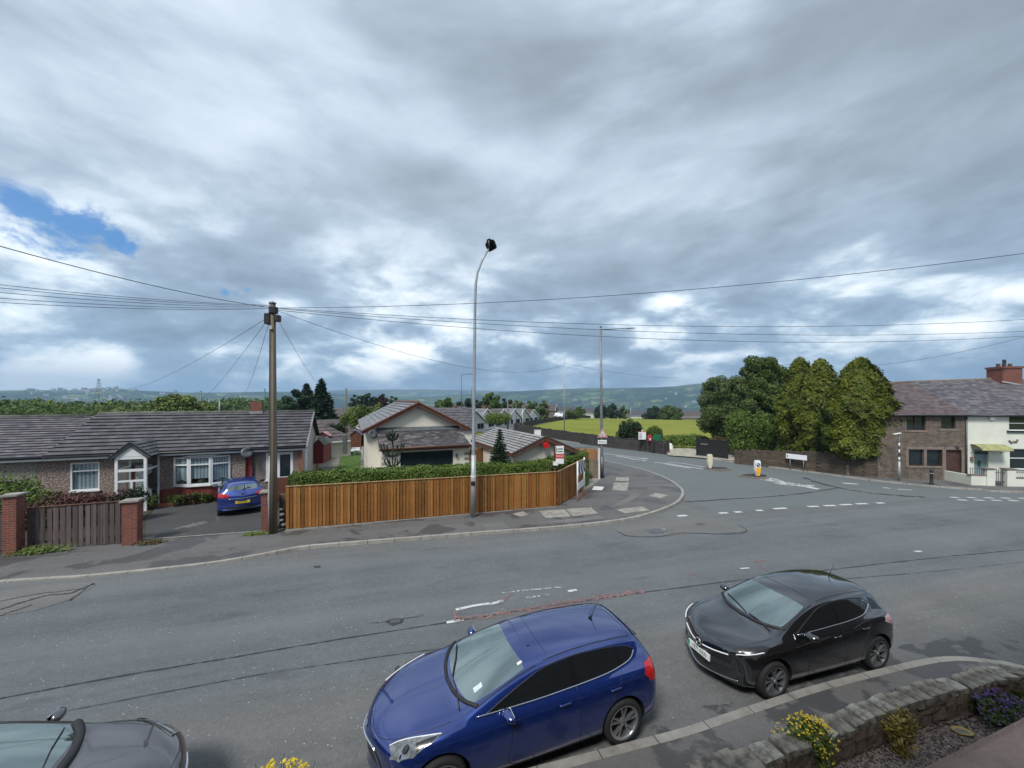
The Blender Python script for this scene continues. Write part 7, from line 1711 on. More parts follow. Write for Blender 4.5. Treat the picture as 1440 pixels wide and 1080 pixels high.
MB().bar((0, .02, -.03), (L_, .02, -.03+(f1.z-f0.z)), .16, .08).build('edging_stones', MT['slab'], ff)
g0_ = px(816, 671, .11); g1_ = px(840, 673, .11)
g0_ = Vector((g0_.x, g0_.y, 0)); g1_ = Vector((g1_.x, g1_.y, 0))
hz1 = 5-(671-CV)/F*g0_.y
Hup = (671-631)/F*g0_.y; Hlo = (671-645)/F*g0_.y
fo = board_fence('timber_fence', 'grey lower boards of the screen behind the green bench', g0_, g1_, Hlo, Hlo, MT['fence_brown'], hz=.11, seed=5, posts=5)
board_fence('timber_fence', 'orange board panel above and behind the bench screen', g0_+Vector((-.2, .35, 0)), g1_+Vector((0, .35, 0)), Hup, Hup, MT['fence_new'], hz=.11, z0=Hlo*.9, seed=6, posts=5)
po_ = thing('post', 'white square post at the right end of the bench screen', 'post', g1_+Vector((.1, -.05, pl_z(g1_.x, g1_.y)+.11)), R(15)); MB().box(-.05, .05, -.05, .05, 0, Hup+.05).build('shaft', MT['white_paint'], po_); MB().box(-.06, .06, -.06, .06, Hup+.051, Hup+.08).build('cap', MT['white_paint'], po_)
# bench
p = px(824, 674, .11); be = thing('bench', 'green slatted bench in front of the timber screen', 'bench', (p.x-.1, p.y-.35, p.z), R(62))
b = MB()
for k in range(4): b.box(-.75, .75, -.22+k*.11, -.13+k*.11, .42, .455)
b.build('seat', MT['green_paint'], be); b = MB()
for k in range(3): b.box(-.75, .75, .25, .28, .55+k*.12, .64+k*.12)
b.build('backrest', MT['green_paint'], be)
for s in (-.62, .62): MB().tube([(s, -.2, 0), (s, -.18, .42), (s, .22, .42), (s, .28, .88)], .025, 6).tube([(s, .3, 0), (s, .22, .42)], .025, 6).build('leg', MT['black_metal'], be)
sheet('bench_pad', [(822, 690), (846, 672.5), (832, 671.5), (812, 677), (812, 692)], .117, MT['slab'])
# left garden: brown fence with brick piers
def pier(label, u0, u1, vb, vt, hz=.03, dp=.45):
    a, c_ = px(u0, vb, hz), px(u1, vb-1.5, hz); w_ = (c_-a).length; top = pxY((u0+u1)/2, vt, (a.y+c_.y)/2).z-a.z
    o_ = thing('brick_pier', label, 'gate pier', a, R(20), 'red brick gate piers'); MB().box(0, w_, 0, dp, -.1, top-.07).build('brickwork', MT['brick'], o_)
    MB().box(-.06, w_+.06, -.06, dp+.06, top-.068, top).build('cap', MT['slab'], o_, bevel=.012); return a, c_, top
pa = pier('red brick pier at the left end of the brown fence', 3, 22, 783, 696, .03, .34)
pb_ = pier('red brick pier between the brown fence and the drive', 171, 192, 768, 704, .03, .34)
pc = pier('red brick pier behind the telegraph pole', 367, 384, 748, 691, .05, .35)
e20 = Vector((cos(R(20)), sin(R(20)), 0)); n20 = Vector((-sin(R(20)), cos(R(20)), 0))
fa_ = px(33, 777, .03)+n20*.15; fb_ = px(167, 767, .03)+n20*.15
board_fence('timber_fence', 'weathered grey-brown board fence with red-brown rail between two brick piers', fa_, fb_, pxY(33, 716, fa_.y-.1).z-fa_.z, pxY(167, 706, fb_.y-.1).z-fb_.z, MT['fence_grey'], pitch=.155, bw=.135, hz=.03, seed=7, cap=MT['red_brown'])
fl_ = px(-60, 790, .03)+n20*.15; fm_ = px(2, 782, .03)+n20*.15
board_fence('timber_fence', 'grey board fence cut off by the left edge of the frame', fl_, fm_, 1.4, 1.35, MT['fence_grey'], pitch=.155, bw=.135, hz=.03, seed=8, cap=MT['red_brown'])
fs0 = px(391, 743, .06); fs1 = px(401, 742, .06); o_ = thing('garden_wall', 'short stone and timber end wall between the telegraph pole and the orange fence', 'wall', fs0, R(20))
MB().box(.02, .32, .1, .2, -.1, 1.28).build('boards', MT['fence_brown'], o_)
for k, (x, z, s_) in enumerate([(.1, .30, .09), (.12, .52, .10), (.08, .72, .08), (.2, .12, .1)]): 
    bm = bmesh.new(); bmesh.ops.create_icosphere(bm, subdivisions=2, radius=s_); me = bpy.data.meshes.new('stone'); 
    for v in bm.verts: v.co = Vector((v.co.x*1.2, v.co.y, v.co.z*.7))*(1+.2*mn.noise(v.co*9)); 
    bm.to_mesh(me); bm.free(); me.materials.append(MT['slab']); q = bpy.data.objects.new('pale_stone', me); COL.objects.link(q); q.parent = o_; q.location = (x, .02, z)
# low red brick wall and panel by the taupe wing
p = px(388, 705, .06); o_ = thing('garden_wall', 'low red-brown timber panel beside the taupe wing of the bungalow', 'wall', p, R(21)); MB().box(0, .75, 0, .08, 0, (705-672)/F*p.y).build('panel', MT['red_brown'], o_)
# drive border kerb and step
p = px(222, 714, .05); q = px(318, 702, .05); o_ = thing('border_wall', 'low reddish kerb wall along the drive border', 'wall', p, atan2(q.y-p.y, q.x-p.x)); MB().box(0, (q-p).length, 0, .10, -.05, .16).build('edging', MT['terracotta'], o_)
# garden ground sheets
slab_poly('drive', [(px(u, v).x, px(u, v).y) for u, v in [(204, 759), (250, 757), (366, 748), (420, 742), (430, 700), (330, 690), (225, 708), (206, 730)]], lambda x, y: hp(x, y)+.006, MT['drive'])
MT['soil'] = pmat('garden_soil', (.045, .035, .026), .95, .4, 6, bump=.6)
MT['lawn'] = pmat('garden_lawn', (.055, .115, .012), .95, .3, 3, bump=.6, bscale=90)
MT['yard'] = pmat('yard_concrete', (.16, .15, .14), .95, .25, 2)
slab_poly('garden', [(px(u, v).x, px(u, v).y) for u, v in [(-300, 800), (0, 770), (30, 774), (168, 762), (204, 757), (206, 728), (225, 706), (0, 712), (-300, 712)]], lambda x, y: hp(x, y)+.004, MT['soil'])
slab_poly('garden', [(px(u, v).x, px(u, v).y) for u, v in [(403, 742), (600, 727), (782, 710), (818, 690), (815, 672), (845, 660), (790, 640), (735, 619), (690, 612), (560, 618), (440, 640), (420, 700)]], lambda x, y: .125, MT['yard'])
slab_poly('lawn', [(px(u, v).x, px(u, v).y) for u, v in [(474, 668), (480, 634), (503, 634), (507, 640), (507, 668)]], lambda x, y: .14, MT['lawn'])
slab_poly('grass', [(px(u, v).x, px(u, v).y) for u, v in [(1030, 648), (1100, 656), (1160, 664), (1238, 673), (1300, 645), (1200, 620), (1060, 612), (1025, 625)]], lambda x, y: .05, pmat('rough_grass', (.06, .08, .02), .95, .4, 2, bump=.5))
# side fence of the cream garden, back fence and sheds
ln = [px(437, 672, .1), px(452, 650, .1), px(466, 636, .1)]
sf = thing('timber_fence', 'slatted brown side fence running back between the two bungalows', 'fence', ln[0], 0)
b = MB()
for a, c_, h0, h1 in ((ln[0], ln[1], 1.5, 1.5), (ln[1], ln[2], 1.5, 1.6)):
    m = 16
    for k in range(m):
        q = a.lerp(c_, k/m)-ln[0]; q2 = a.lerp(c_, (k+.75)/m)-ln[0]; hh = h0+(h1-h0)*k/m; b.bar((q.x, q.y, q.z+hh/2), (q2.x, q2.y, q2.z+hh/2), .03, hh)
b.build('boards', MT['fence_brown'], sf)
p = px(468, 633, .1); q = px(493, 633, .1); board_fence('timber_fence', 'tan panel fence across the end of the lawn', p, q, (633-609)/F*p.y, (633-609)/F*p.y, MT['fence_brown'], pitch=.16, bw=.15, hz=.1, seed=9, posts=1.6)
sheet('garden_path', [(465, 637), (466, 632), (506, 629), (506, 634)], .15, MT['white_paint'])
def shed(label, u0, u1, vb, vt, Y, wall, roofm, rise=.5, pitchdir='x'):
    a = pxY(u0, vb, Y); w_ = (u1-u0)/F*Y; h_ = (vb-vt)/F*Y-rise; o_ = thing('shed', label, 'shed', a, R(10)); b = MB().box(0, w_, 0, 1.8, 0, h_); b.add([(0, 0, h_), (w_, 0, h_), (w_/2, 0, h_+rise)], [(0, 1, 2)]); b.build('wall', wall, o_)
    b = MB(); b.quad((-.08, -.1, h_-.03), (w_/2, -.1, h_+rise+.04), (w_/2, 1.9, h_+rise+.04), (-.08, 1.9, h_-.03)); b.quad((w_/2, -.1, h_+rise+.04), (w_+.08, -.1, h_-.03), (w_+.08, 1.9, h_-.03), (w_/2, 1.9, h_+rise+.04)); b.build('roof', roofm, o_)
    MB().box(w_*.3, w_*.7, -.03, -.002, 0, h_*.85).build('door', wall, o_); return o_
shed('dark red shed with a pale blue roof at the end of the lawn', 493, 507, 629, 606, 30, MT['red_brown'], pmat('lilac_roof', (.16, .20, .42), .6, .1), .3)
shed('dark red shed with a grey-green felt roof beside the pale gable', 441, 454, 652, 618, 25.5, pmat('dark_red_shed', (.14, .012, .015), .6, .2), pmat('green_felt', (.12, .15, .13), .9, .2), .35)
shed('small dark shed with a white barge and pink roof behind the gable', 444, 462, 622, 608, 33, pmat('shed_plum', (.07, .02, .02), .6, .2), pmat('pink_roof', (.45, .22, .22), .8, .1), .3)
p = pxY(485, 634, 28.6); o_ = thing('post', 'grey square post standing in front of the tan fence', 'post', p); MB().box(-.13, .13, -.1, .1, -.2, (634-613)/F*28.6).build('shaft', MT['galv_dark'], o_); MB().box(-.15, .15, -.12, .12, (634-613)/F*28.6+.001, (634-613)/F*28.6+.04).build('cap', MT['galv_dark'], o_)
p = px(497, 640, .14); o_ = thing('garden_bench', 'low white garden bench on the lawn', 'bench', p, R(15)); MB().box(0, .8, 0, .3, .35, .40).build('seat', MT['white_paint'], o_)
for s in (.05, .68): MB().box(s, s+.07, .02, .28, 0, .348).build('leg', MT['white_paint'], o_)
# brown garden fence right of the cream house
p = pxY(661, 632, 24.5); q = pxY(680, 632, 26); board_fence('timber_fence', 'orange-brown fence panel between the cream house and the garage', p, q, 1.9, 1.9, MT['fence_new'], pitch=.15, bw=.14, hz=.1, seed=12, posts=3)
# ---------------------------------------------------------------- dry stone walls
def stone_wall(label, line, H, th, mat, seed=1, zf=None, cope=True, wob_=.07, name='stone_wall', step=.35, lift=0):
    r = random.Random(seed); zf = zf or (lambda x, y: pl_z(x, y)); A_ = Vector(line[0][:2]); z0 = zf(*A_); o_ = thing(name, label, 'wall', (A_.x, A_.y, z0))
    pts = []
    for a, c_ in zip(line, line[1:]):
        a, c_ = Vector(a[:2]), Vector(c_[:2]); m = max(1, int((c_-a).length/step)); pts += [a.lerp(c_, k/m) for k in range(m)]
    pts.append(Vector(line[-1][:2])); n = len(pts)
    hs = [H(i/(n-1)) if callable(H) else H for i in range(n)]; hs = [h+r.uniform(-wob_, wob_)*.5 for h in hs]
    L_ = offs(pts, th/2); R_ = offs(pts, -th/2); b = MB()
    P = lambda q, h: (q[0]-A_.x+r.uniform(-.008, .008), q[1]-A_.y+r.uniform(-.008, .008), zf(q[0], q[1])-z0+h)
    for i in range(n-1):
        bl, bl2, br, br2 = P(L_[i], -.3), P(L_[i+1], -.3), P(R_[i], -.3), P(R_[i+1], -.3); tl, tl2, tr, tr2 = P(L_[i], hs[i]), P(L_[i+1], hs[i+1]), P(R_[i], hs[i]), P(R_[i+1], hs[i+1])
        b.add([bl, bl2, tl2, tl], [(3, 2, 1, 0)]); b.add([br, br2, tr2, tr], [(0, 1, 2, 3)]); b.add([tl, tl2, tr2, tr], [(3, 2, 1, 0)])
    b.add([P(L_[0], -.3), P(L_[0], hs[0]), P(R_[0], hs[0]), P(R_[0], -.3)], [(0, 1, 2, 3)]); b.add([P(L_[-1], -.3), P(L_[-1], hs[-1]), P(R_[-1], hs[-1]), P(R_[-1], -.3)], [(3, 2, 1, 0)]); b.build('masonry', mat, o_)
    if cope:
        b = MB(); tot = 0
        for i in range(n-1):
            a, c_ = pts[i], pts[i+1]; L1 = (c_-a).length; k = 0; an = atan2((c_-a).y, (c_-a).x)
            while k < L1-.02:
                w_ = min(r.uniform(.10, .24), L1-k); m_ = a.lerp(c_, (k+w_/2)/L1); hh = r.uniform(.10, .22); tt_ = th*r.uniform(.42, .55)
                M_ = Matrix.Translation((m_.x-A_.x, m_.y-A_.y, zf(m_.x, m_.y)-z0+hs[i]-.04))@Matrix.Rotation(an, 4, 'Z')@Matrix.Rotation(r.uniform(-.16, .16), 4, 'Y')
                b.box(-w_*.48, w_*.48, -tt_, tt_, 0, hh, M=M_); k += w_
        b.build('coping_stones', mat, o_)
    return o_
tz_ = lambda x, y: terr(x, y)+.06
wl1 = [px(u, v, .1) for u, v in [(936, 637.5), (905, 633), (870, 629.5), (830, 624.5), (790, 618), (760, 612.5), (738, 608), (724, 604)]]
stone_wall('dark dry stone wall between the pavement and the mown field', wl1, 1.15, .45, MT['stone_dark'], 3, tz_, wob_=.14, step=.8)
wl2 = [px(u, v) for u, v in [(724, 604), (742, 599.5), (762, 595), (790, 590.5), (812, 587.5), (830, 585)]]
stone_wall('field wall running away beside the lane to the far cottages', wl2, 1.0, .45, MT['stone_dark'], 4, tz_, wob_=.15, step=2.0)
wl3 = [px(u, v, .1) for u, v in [(1034, 650), (1065, 653.5), (1100, 657), (1150, 663), (1190, 667.5), (1233, 671.5)]]
stone_wall('brown stone boundary wall under the golden cypresses', wl3, lambda f: .95+.55*min(1, f*1.3), .4, MT['stone_brown'], 5, lambda x, y: pl_z(x, y)+.1, wob_=.06)
p = pxY(1203, 662, 25.8); 
# big pale stone and gate post stones
for u, v, w_, h_, lb in ((1193, 668, .35, .75, 'pale upright stone block at the foot of the boundary wall'), (1153, 663, .45, 1.05, 'upright gate stone in the boundary wall')):
    p = px(u, v, .1); o_ = thing('stone_block', lb, 'stone', p, R(-10)); MB().box(-w_/2, w_/2, -.12, .12, -.1, h_).build('block', MT['stone_trim'], o_, bevel=.03)
# wall along the far pavement left of the side road (shows between garage and lane)
p = px(757, 613, .1); o_ = thing('cabinet', 'white roadside cabinet against the field wall', 'cabinet', px(756, 618, .1), R(0)); MB().box(-.45, .45, -.2, .2, 0, 1.25).build('body', MT['white_paint'], o_, bevel=.02); MB().box(-.48, .48, -.23, .23, 1.255, 1.30).build('lid', MT['white_paint'], o_)
MT['galv_mid'] = pmat('weathered_mid_grey_steel', (.19, .20, .20), .5, .2, 5, metal=.3)
# ---------------------------------------------------------------- lamps, poles
def lamp_post(name, label, base, pts, rads, mat, head=None, headM=None, collar=None):
    o_ = thing(name, label, 'street lamp', base); 
    MB().tube([Vector(p)-base for p in pts], rads, 14).build('pole', mat, o_, smooth=True)
    if collar: MB().tube([Vector(collar[0])-base, Vector(collar[1])-base], [collar[2], collar[2]*.96], 14).build('lower_pole', collar[3], o_, smooth=True)
    if head: head(o_)
    return o_
base = px(665.5, 727, .11); Y = base.y; q = lambda u, v, y=Y: pxY(u, v, y)
arm = [base, q(665.8, 655), q(666.5, 560), q(668, 430), q(669, 400), q(671.5, 383), q(678, 366), q(687, 350)]
def head1(o_):
    c_ = q(690.5, 345.5)-base; M_ = Matrix.Translation(c_)@Matrix.Rotation(R(-28), 4, 'Y')@Matrix.Rotation(R(-52), 4, 'X')
    b = MB(); b.prism([(-.07, -.30), (.07, -.30), (.11, -.22), (.19, -.19), (.225, -.10), (.215, .14), (.16, .205), (-.16, .205), (-.215, .14), (-.225, -.10), (-.19, -.19), (-.11, -.22)], -.035, .035, M=M_); b.prism([(-.10, -.18), (.10, -.18), (.13, .05), (-.13, .05)], .035, .075, M=M_); b.build('lamp_head', MT['black_metal'], o_, bevel=.012)
    MB().tube([M_@Vector((0, -.24, 0)), q(687, 350)-base], [.05, .045], 10).build('bracket', MT['galv_dark'], o_, smooth=True)
    MB().box(-.14, .14, -.16, .14, -.048, -.042, M=M_).build('lamp_glass', MT['dark_glass'], o_)
lamp_post('street_lamp', 'tall grey lamp post with bent top and black square head by the orange fence', base, arm, [.085, .08, .07, .06, .055, .05, .045, .04], MT['galv'], head1, collar=(base, q(666, 640), .115, MT['galv']))
o_ = [o for o in bpy.data.objects if o.name == 'street_lamp'][0]
MB().box(-.09, .09, -.13, -.118, 0, .18).xform(Matrix.Translation(q(665.7, 682)-base)).build('notice', MT['ink_black'], o_)
MB().tube([q(665.7, 671)-base, q(665.7, 668)-base], .119, 14).build('band', MT['white_paint'], o_)
base = px(846.5, 672, .11); Y = base.y+0; q = lambda u, v, y=Y: pxY(u, v, y)
def head2(o_):
    a = q(876, 461.8)-base; c_ = q(893, 461)-base; b = MB().tube([a, a.lerp(c_, .4), c_], [.04, .10, .05], 10); 
    M_ = Matrix.Translation(a)@Matrix.Diagonal((1, 1, .55, 1))@Matrix.Translation(-a); b.xform(M_); b.build('lamp_head', MT['galv'], o_, smooth=True)
lamp_post('street_lamp', 'lamp post at the junction carrying the triangular warning sign, lamp on a level arm', base, [base, q(846, 640), q(845.6, 560), q(844.8, 463)], [.10, .095, .085, .07], MT['galv_mid'], head2, collar=(base, q(846.3, 641), .135, MT['galv_dark']))
o2 = [o for o in bpy.data.objects if o.name == 'street_lamp.001'][0]; MB().tube([q(844.8, 463.5)-base, q(858, 463)-base, q(878, 462)-base], [.035, .03, .025], 8).build('arm', MT['galv_dark'], o2, smooth=True)
MB().tube([q(844.8, 461)-base, q(844.8, 459)-base], .07, 10).build('cap', MT['galv_dark'], o2)
# warning triangle and supplementary plate
wy = Y-.16; S_ = lambda u, v: pxY(u, v, wy)
cn_ = S_(847.5, 611); sg = thing('warning_sign', 'red-bordered triangular warning sign above a small plate on the junction lamp post', 'road sign', cn_)
def tri(sz, y, z0=0): h = sz*.866; return [(-sz/2, y, -h/3+z0), (sz/2, y, -h/3+z0), (0, y, h*2/3+z0)]
def plate3(poly, th, mat, nm, par): n = len(poly); return MB().add([*poly, *[(x, y+th, z) for x, y, z in poly]], [tuple(range(n)), tuple(reversed(range(n, 2*n)))]+[(i, n+i, n+(i+1) % n, (i+1) % n) for i in range(n)]).build(nm, mat, par)
plate3(tri(.66, 0), .012, MT['plain_white'], 'backing', sg); plate3(tri(.60, -.003), .002, MT['sign_red'], 'red_border', sg); plate3(tri(.42, -.006, .0), .002, MT['plain_white'], 'white_field', sg)
b = MB(); b.box(-.035, .035, -.012, -.007, .02, .10); b.box(-.12, -.06, -.012, -.007, -.08, -.0); b.box(.04, .11, -.012, -.007, -.07, -.02); b.box(-.02, .015, -.012, -.007, -.09, .0); b.build('symbol', MT['ink_black'], sg)
p = S_(847, 621.5)-cn_; MB().box(p.x-.29, p.x+.29, 0, .012, p.z-.13, p.z+.13).build('plate', MT['plain_white'], sg); 
text_mesh('School', .17, MT['ink_black'], Matrix.Translation((p.x, -.004, p.z))@Matrix.Rotation(R(90), 4, 'X'), 'lettering', sg)
# more lamp posts
for i, (u, vb, vt, r0, r1, mat, lb, Yd) in enumerate([(793.5, 617, 505, .075, .045, 'galv', 'slim pale post without a lamp beyond the garage', None), (649, 592, 527, .09, .06, 'galv_dark', 'lamp post with a level arm behind the tall one', 72), (663, 590, 545, .09, .06, 'galv_dark', 'slim dark post behind the tall lamp post', 95)]):
    base = px(u, vb, .1) if Yd is None else pxY(u, vb, Yd); Y = base.y; q = lambda u, v, y=Y: pxY(u, v, y)
    o_ = lamp_post('lamp_post', lb, base, [base, q(u, (vb+vt)/2), q(u, vt)], [r0, (r0+r1)/2, r1], MT[mat])
    if i == 1: MB().tube([q(u, vt)-base, q(656, 526)-base, q(664, 526)-base], [.05, .05, .09], 6).build('arm', MT['galv_dark'], o_)
for u, vb, vt, Y, r0, mat, lb in [(714, 602, 565, 62, .14, 'fence_brown', 'tan wooden pole in front of the estate bungalows'), (770.5, 590, 562, 120, .16, 'pole_wood', 'wooden pole at the end of the estate row'), (282.5, 592, 550, 60, .12, 'galv_dark', 'dark pole above the tiled ridge, right of the yellow-green tree'), (308.5, 590, 563, 75, .10, 'galv', 'thin pale pole above the tiled ridge'), (293, 590, 562, 80, .08, 'galv', 'thin pale pole just right of the dark one'), (372.5, 590, 547, 55, .10, 'green_paint', 'green pole left of the telegraph pole'), (487, 640, 547, 42, .10, 'pole_wood', 'thin dark pole rising between the two bungalows'), (726, 598, 568, 70, .07, 'galv_dark', 'thin dark post among the estate fronts'), (887, 588, 572, 150, .1, 'galv', 'thin pale pole beyond the field'), (735, 598, 575, 75, .06, 'white_paint', 'thin white post by the estate hedge')]:
    base = pxY(u, vb, Y); top = pxY(u, vt, Y); o_ = thing('pole', lb, 'pole', base); MB().tube([(0, 0, -.5), (0, 0, top.z-base.z)], [r0, r0*.7], 8).build('shaft', MT[mat], o_, smooth=True); MB().tube([(0, 0, top.z-base.z), (0, 0, top.z-base.z+.08)], [r0*.9, r0*.5], 8).build('cap', MT['galv_dark'], o_)
# telegraph pole
base = px(384.5, 748, .09); Y = base.y; q = lambda u, v, y=Y: pxY(u, v, y)-base
tp = thing('telegraph_pole', 'weathered wooden telegraph pole beside the brick pier', 'telegraph pole', base); top = q(383.2, 427)
MB().tube([(0, 0, -.1), (0, 0, 2.5), tuple(top)], [.14, .128, .105], 14).build('pole', MT['pole_wood'], tp, smooth=True)
MB().tube([q(380, 748), q(379.6, 700)+Vector((0, -.05, 0)), q(380, 640)], [.055, .05, .045], 8).build('cable_guard', MT['galv'], tp, smooth=True)
MB().tube([q(382.5, 640)+Vector((0, -.18, 0)), q(382.8, 460)+Vector((0, -.15, 0))], .012, 6).build('cable', MT['wire'], tp)
z1 = q(383, 448).z
MB().box(-.28, -.05, -.14, .10, z1-.22, z1+.18).build('junction_box', MT['black_plastic'], tp, bevel=.02); MB().box(.06, .26, -.12, .08, z1-.12, z1+.12).build('junction_box', MT['black_plastic'], tp, bevel=.02)
MB().tube([(0, 0, z1+.2), (0, 0, z1+.42)], .16, 12).build('collar', MT['black_metal'], tp); MB().lathe([(.13, 0), (.12, .04), (0, .09)], tuple(top), 12).build('cap', MT['galv_dark'], tp)
MB().box(-.05, .05, -.17, -.16, z1-.42, z1-.30).build('tag_plate', MT['alu'], tp)
# overhead wires
def wire(label, A_, B_, sag, r=.010, group='overhead telephone wires'):
    A_, B_ = Vector(A_), Vector(B_); n = 28; pts = []
    for k in range(n+1):
        f = k/n; p = A_.lerp(B_, f); p.z -= sag*4*f*(1-f); pts.append(p-A_)
    rr = [r*.82*(1+max(0, (A_+p).y-20)/55) for p in pts]; o_ = MB().tube(pts, rr, 5).build('overhead_wire', MT['wire'], smooth=True); o_.location = A_; return tag(o_, label, 'wire', group)
Tt = lambda u, v: pxY(u, v, base.y)
def ext(P, Q, k): return P+(Q-P)*k
W_ = [('thick wire leaving the pole for the top left edge of the frame', (378, 432), (0, 335), 7.5, 1.3, .22, .012)]
for i, (v0, v) in enumerate([(429, 393), (430, 397.5), (431.5, 404), (433, 412), (434, 418)]):
    W_.append((['uppermost', 'second', 'third', 'fourth', 'lowest'][i]+' of the five thin wires leaving the pole to the left', (378, v0), (0, v), 9.0, 1.35, .16, .008))
for lb, a_, b_, Yb, k, sg_, r_w in W_:
    P_ = Tt(*a_); Q_ = pxY(*b_, Yb); wire(lb, P_, ext(P_, Q_, k), sg_, r_w)
for lb, a_, b_, Yb, k, sg_ in [('wire rising from the pole to the right edge, highest on that side', (388, 433), (1440, 345), 12, 1.15, .55), ('level wire to the right edge, upper of the lower three', (390, 433), (1440, 443.5), 19, 1.1, .62), ('level wire to the right edge, middle of the lower three', (390, 434), (1440, 460), 19, 1.1, .62), ('level wire to the right edge, lowest of the lower three', (390, 436), (1440, 465), 19, 1.1, .82)]:
    P_ = Tt(*a_); Q_ = pxY(*b_, Yb); wire(lb, P_, ext(P_, Q_, k), sg_, .011)
for lb, a_, b_, Yb, sg_ in [('service wire dropping left to the woodland', (376, 447), (180, 547), 45, .5), ('service wire dropping to the dark pole over the ridge', (376, 450), (283, 560), 60, .5), ('short service wire dropping steeply left of the pole', (378, 455), (344, 553), 48, .4), ('service wire dropping right toward the spruces', (390, 448), (450, 541), 58, .4), ('long wire from the pole to the slim post beyond the garage', (390, 437), (793, 513), 45, 1.5)]:
    wire(lb, Tt(*a_), pxY(*b_, Yb), sg_, .010)
wire('wire from the slim post running off behind the field trees', pxY(794, 511, 45), pxY(950, 531, 95), .5, .010); wire('wire dropping right from the right edge to the cypresses', pxY(1560, 440, 20), pxY(1228, 514, 31), .4, .010)
# chevron sign
a = px(812, 705, .11); c_ = px(821.5, 696, .11); d_ = c_-a; an = atan2(d_.y, d_.x); W2 = d_.length
ch_ = thing('chevron_sign', 'blue and white chevron sign on two posts in front of the short fence', 'road sign', a, an)
hh = (705-652)/F*a.y
for s in (0, W2): MB().tube([(s, 0, -.05), (s, 0, hh+.12)], .038, 10).build('post', MT['white_paint'], ch_, smooth=True)
zc0, zc1 = hh-.62, hh+.02; MB().box(-.05, W2+.05, -.055, -.045, zc0, zc1).build('panel', MT['plain_white'], ch_)
b = MB(); n_ = 3; w3 = (W2+.1)/n_
for k in range(n_):
    x0 = -.05+k*w3; zm = (zc0+zc1)/2; hw_ = w3*.5
    b.add([(x0+hw_*.95, -.058, zc1), (x0+w3, -.058, zc1), (x0+hw_*1.05, -.058, zm), (x0+w3, -.058, zc0), (x0+hw_*.95, -.058, zc0), (x0+.02, -.058, zm)], [(0, 5, 2, 1), (5, 4, 3, 2)])
b.build('chevrons', MT['sign_blue'], ch_); MB().box(-.04, W2+.04, -.05, -.04, hh-1.32, hh-.98).build('lower_panel', MT['plain_white'], ch_)
# for-sale board on a brown pole
a = px(779.8, 711, .11); fs = thing('estate_agent_board', 'white estate agent board with red sold band on a dark pole', 'sign board', a+Vector((0, -.05, 0)), R(8)); Y = a.y; zt = (711-627)/F*Y; zb2 = (711-652)/F*Y
MB().box(-.04, .04, -.04, .04, 0, zt).build('post', MT['red_brown'], fs)
MB().box(.045, .45, -.02, .01, zb2, zt).build('board', MT['plain_white'], fs); MB().box(.05, .445, -.026, -.021, zb2+(zt-zb2)*.30, zb2+(zt-zb2)*.56).build('red_band', MT['sign_red'], fs)
text_mesh('SOLD', .15, MT['plain_white'], Matrix.Translation((.247, -.028, zb2+(zt-zb2)*.43))@Matrix.Rotation(R(90), 4, 'X'), 'lettering', fs)
b = MB(); b.box(.08, .11, -.025, -.021, zb2+(zt-zb2)*.68, zb2+(zt-zb2)*.88); b.box(.14, .40, -.025, -.021, zb2+(zt-zb2)*.80, zb2+(zt-zb2)*.86); b.box(.14, .40, -.025, -.021, zb2+(zt-zb2)*.66, zb2+(zt-zb2)*.71); b.build('print', MT['green_paint'], fs)
MB().box(-.10, .14, -.12, -.045, zb2-.06, zb2+.12).build('bracket', MT['white_paint'], fs)
# field-side group: notice board, post box, green box, dark gate, boulder
def stand(name, label, cat, u, vb, parts, rz=0):
    p = px(u, vb, .1); o_ = thing(name, label, cat, p, rz)
    for nm, bx, m_ in parts:
        MB().box(*bx).build(nm, m_, o_, bevel=.01 if nm == 'body' else 0)
    return o_
k = px(903, 634.5, .1).y/F
stand('notice_board', 'white notice board with a small finial by the field wall', 'notice board', 903, 634, [('post', (-.38, -.33, 0, .05, 0, 1.5), MT['black_metal']), ('post', (.28, .33, 0, .05, 0, 1.5), MT['black_metal']), ('board', (-.40, .40, -.04, .0, 1.22, 2.0), MT['plain_white']), ('frame', (-.43, .43, -.02, .02, 2.001, 2.06), MT['sign_red']), ('print', (-.34, -.02, -.045, -.041, 1.3, 1.9), pmat('print_grey', (.5, .45, .5), .6, .3, 20)), ('finial', (-.06, .06, -.03, .03, 2.06, 2.25), MT['white_paint'])])
p = px(914, 635, .1); o_ = thing('post_box', 'red post box on a thin black post beside the notice board', 'post box', p); MB().tube([(0, 0, 0), (0, 0, 1.1)], .04, 8).build('post', MT['black_metal'], o_); MB().box(-.18, .18, -.15, .15, 1.1, 1.75).build('body', MT['sign_red'], o_, bevel=.04); MB().box(-.13, .13, -.175, -.15, 1.55, 1.62).build('slot', MT['ink_black'], o_); MB().box(-.10, .02, -.17, -.152, 1.22, 1.45).build('plate', MT['plain_white'], o_)
stand('sign', 'dark green sign panel on two posts right of the post box', 'sign', 924, 635, [('post', (-.38, -.32, 0, .05, 0, 1.3), MT['black_metal']), ('post', (.32, .38, 0, .05, 0, 1.3), MT['black_metal']), ('panel', (-.42, .42, -.03, .0, 1.15, 1.8), MT['green_paint'])])
stand('gate', 'small dark field gate between the green sign and the pale boulder', 'gate', 930, 636, [('bars', (-.9, .7, 0, .06, .1, 1.15), MT['black_metal']), ('post', (.7, .85, -.03, .1, 0, 1.35), MT['stone_dark']), ('post', (-1.02, -.9, -.03, .1, 0, 1.3), MT['stone_dark'])])
bm = bmesh.new(); bmesh.ops.create_icosphere(bm, subdivisions=3, radius=.5)
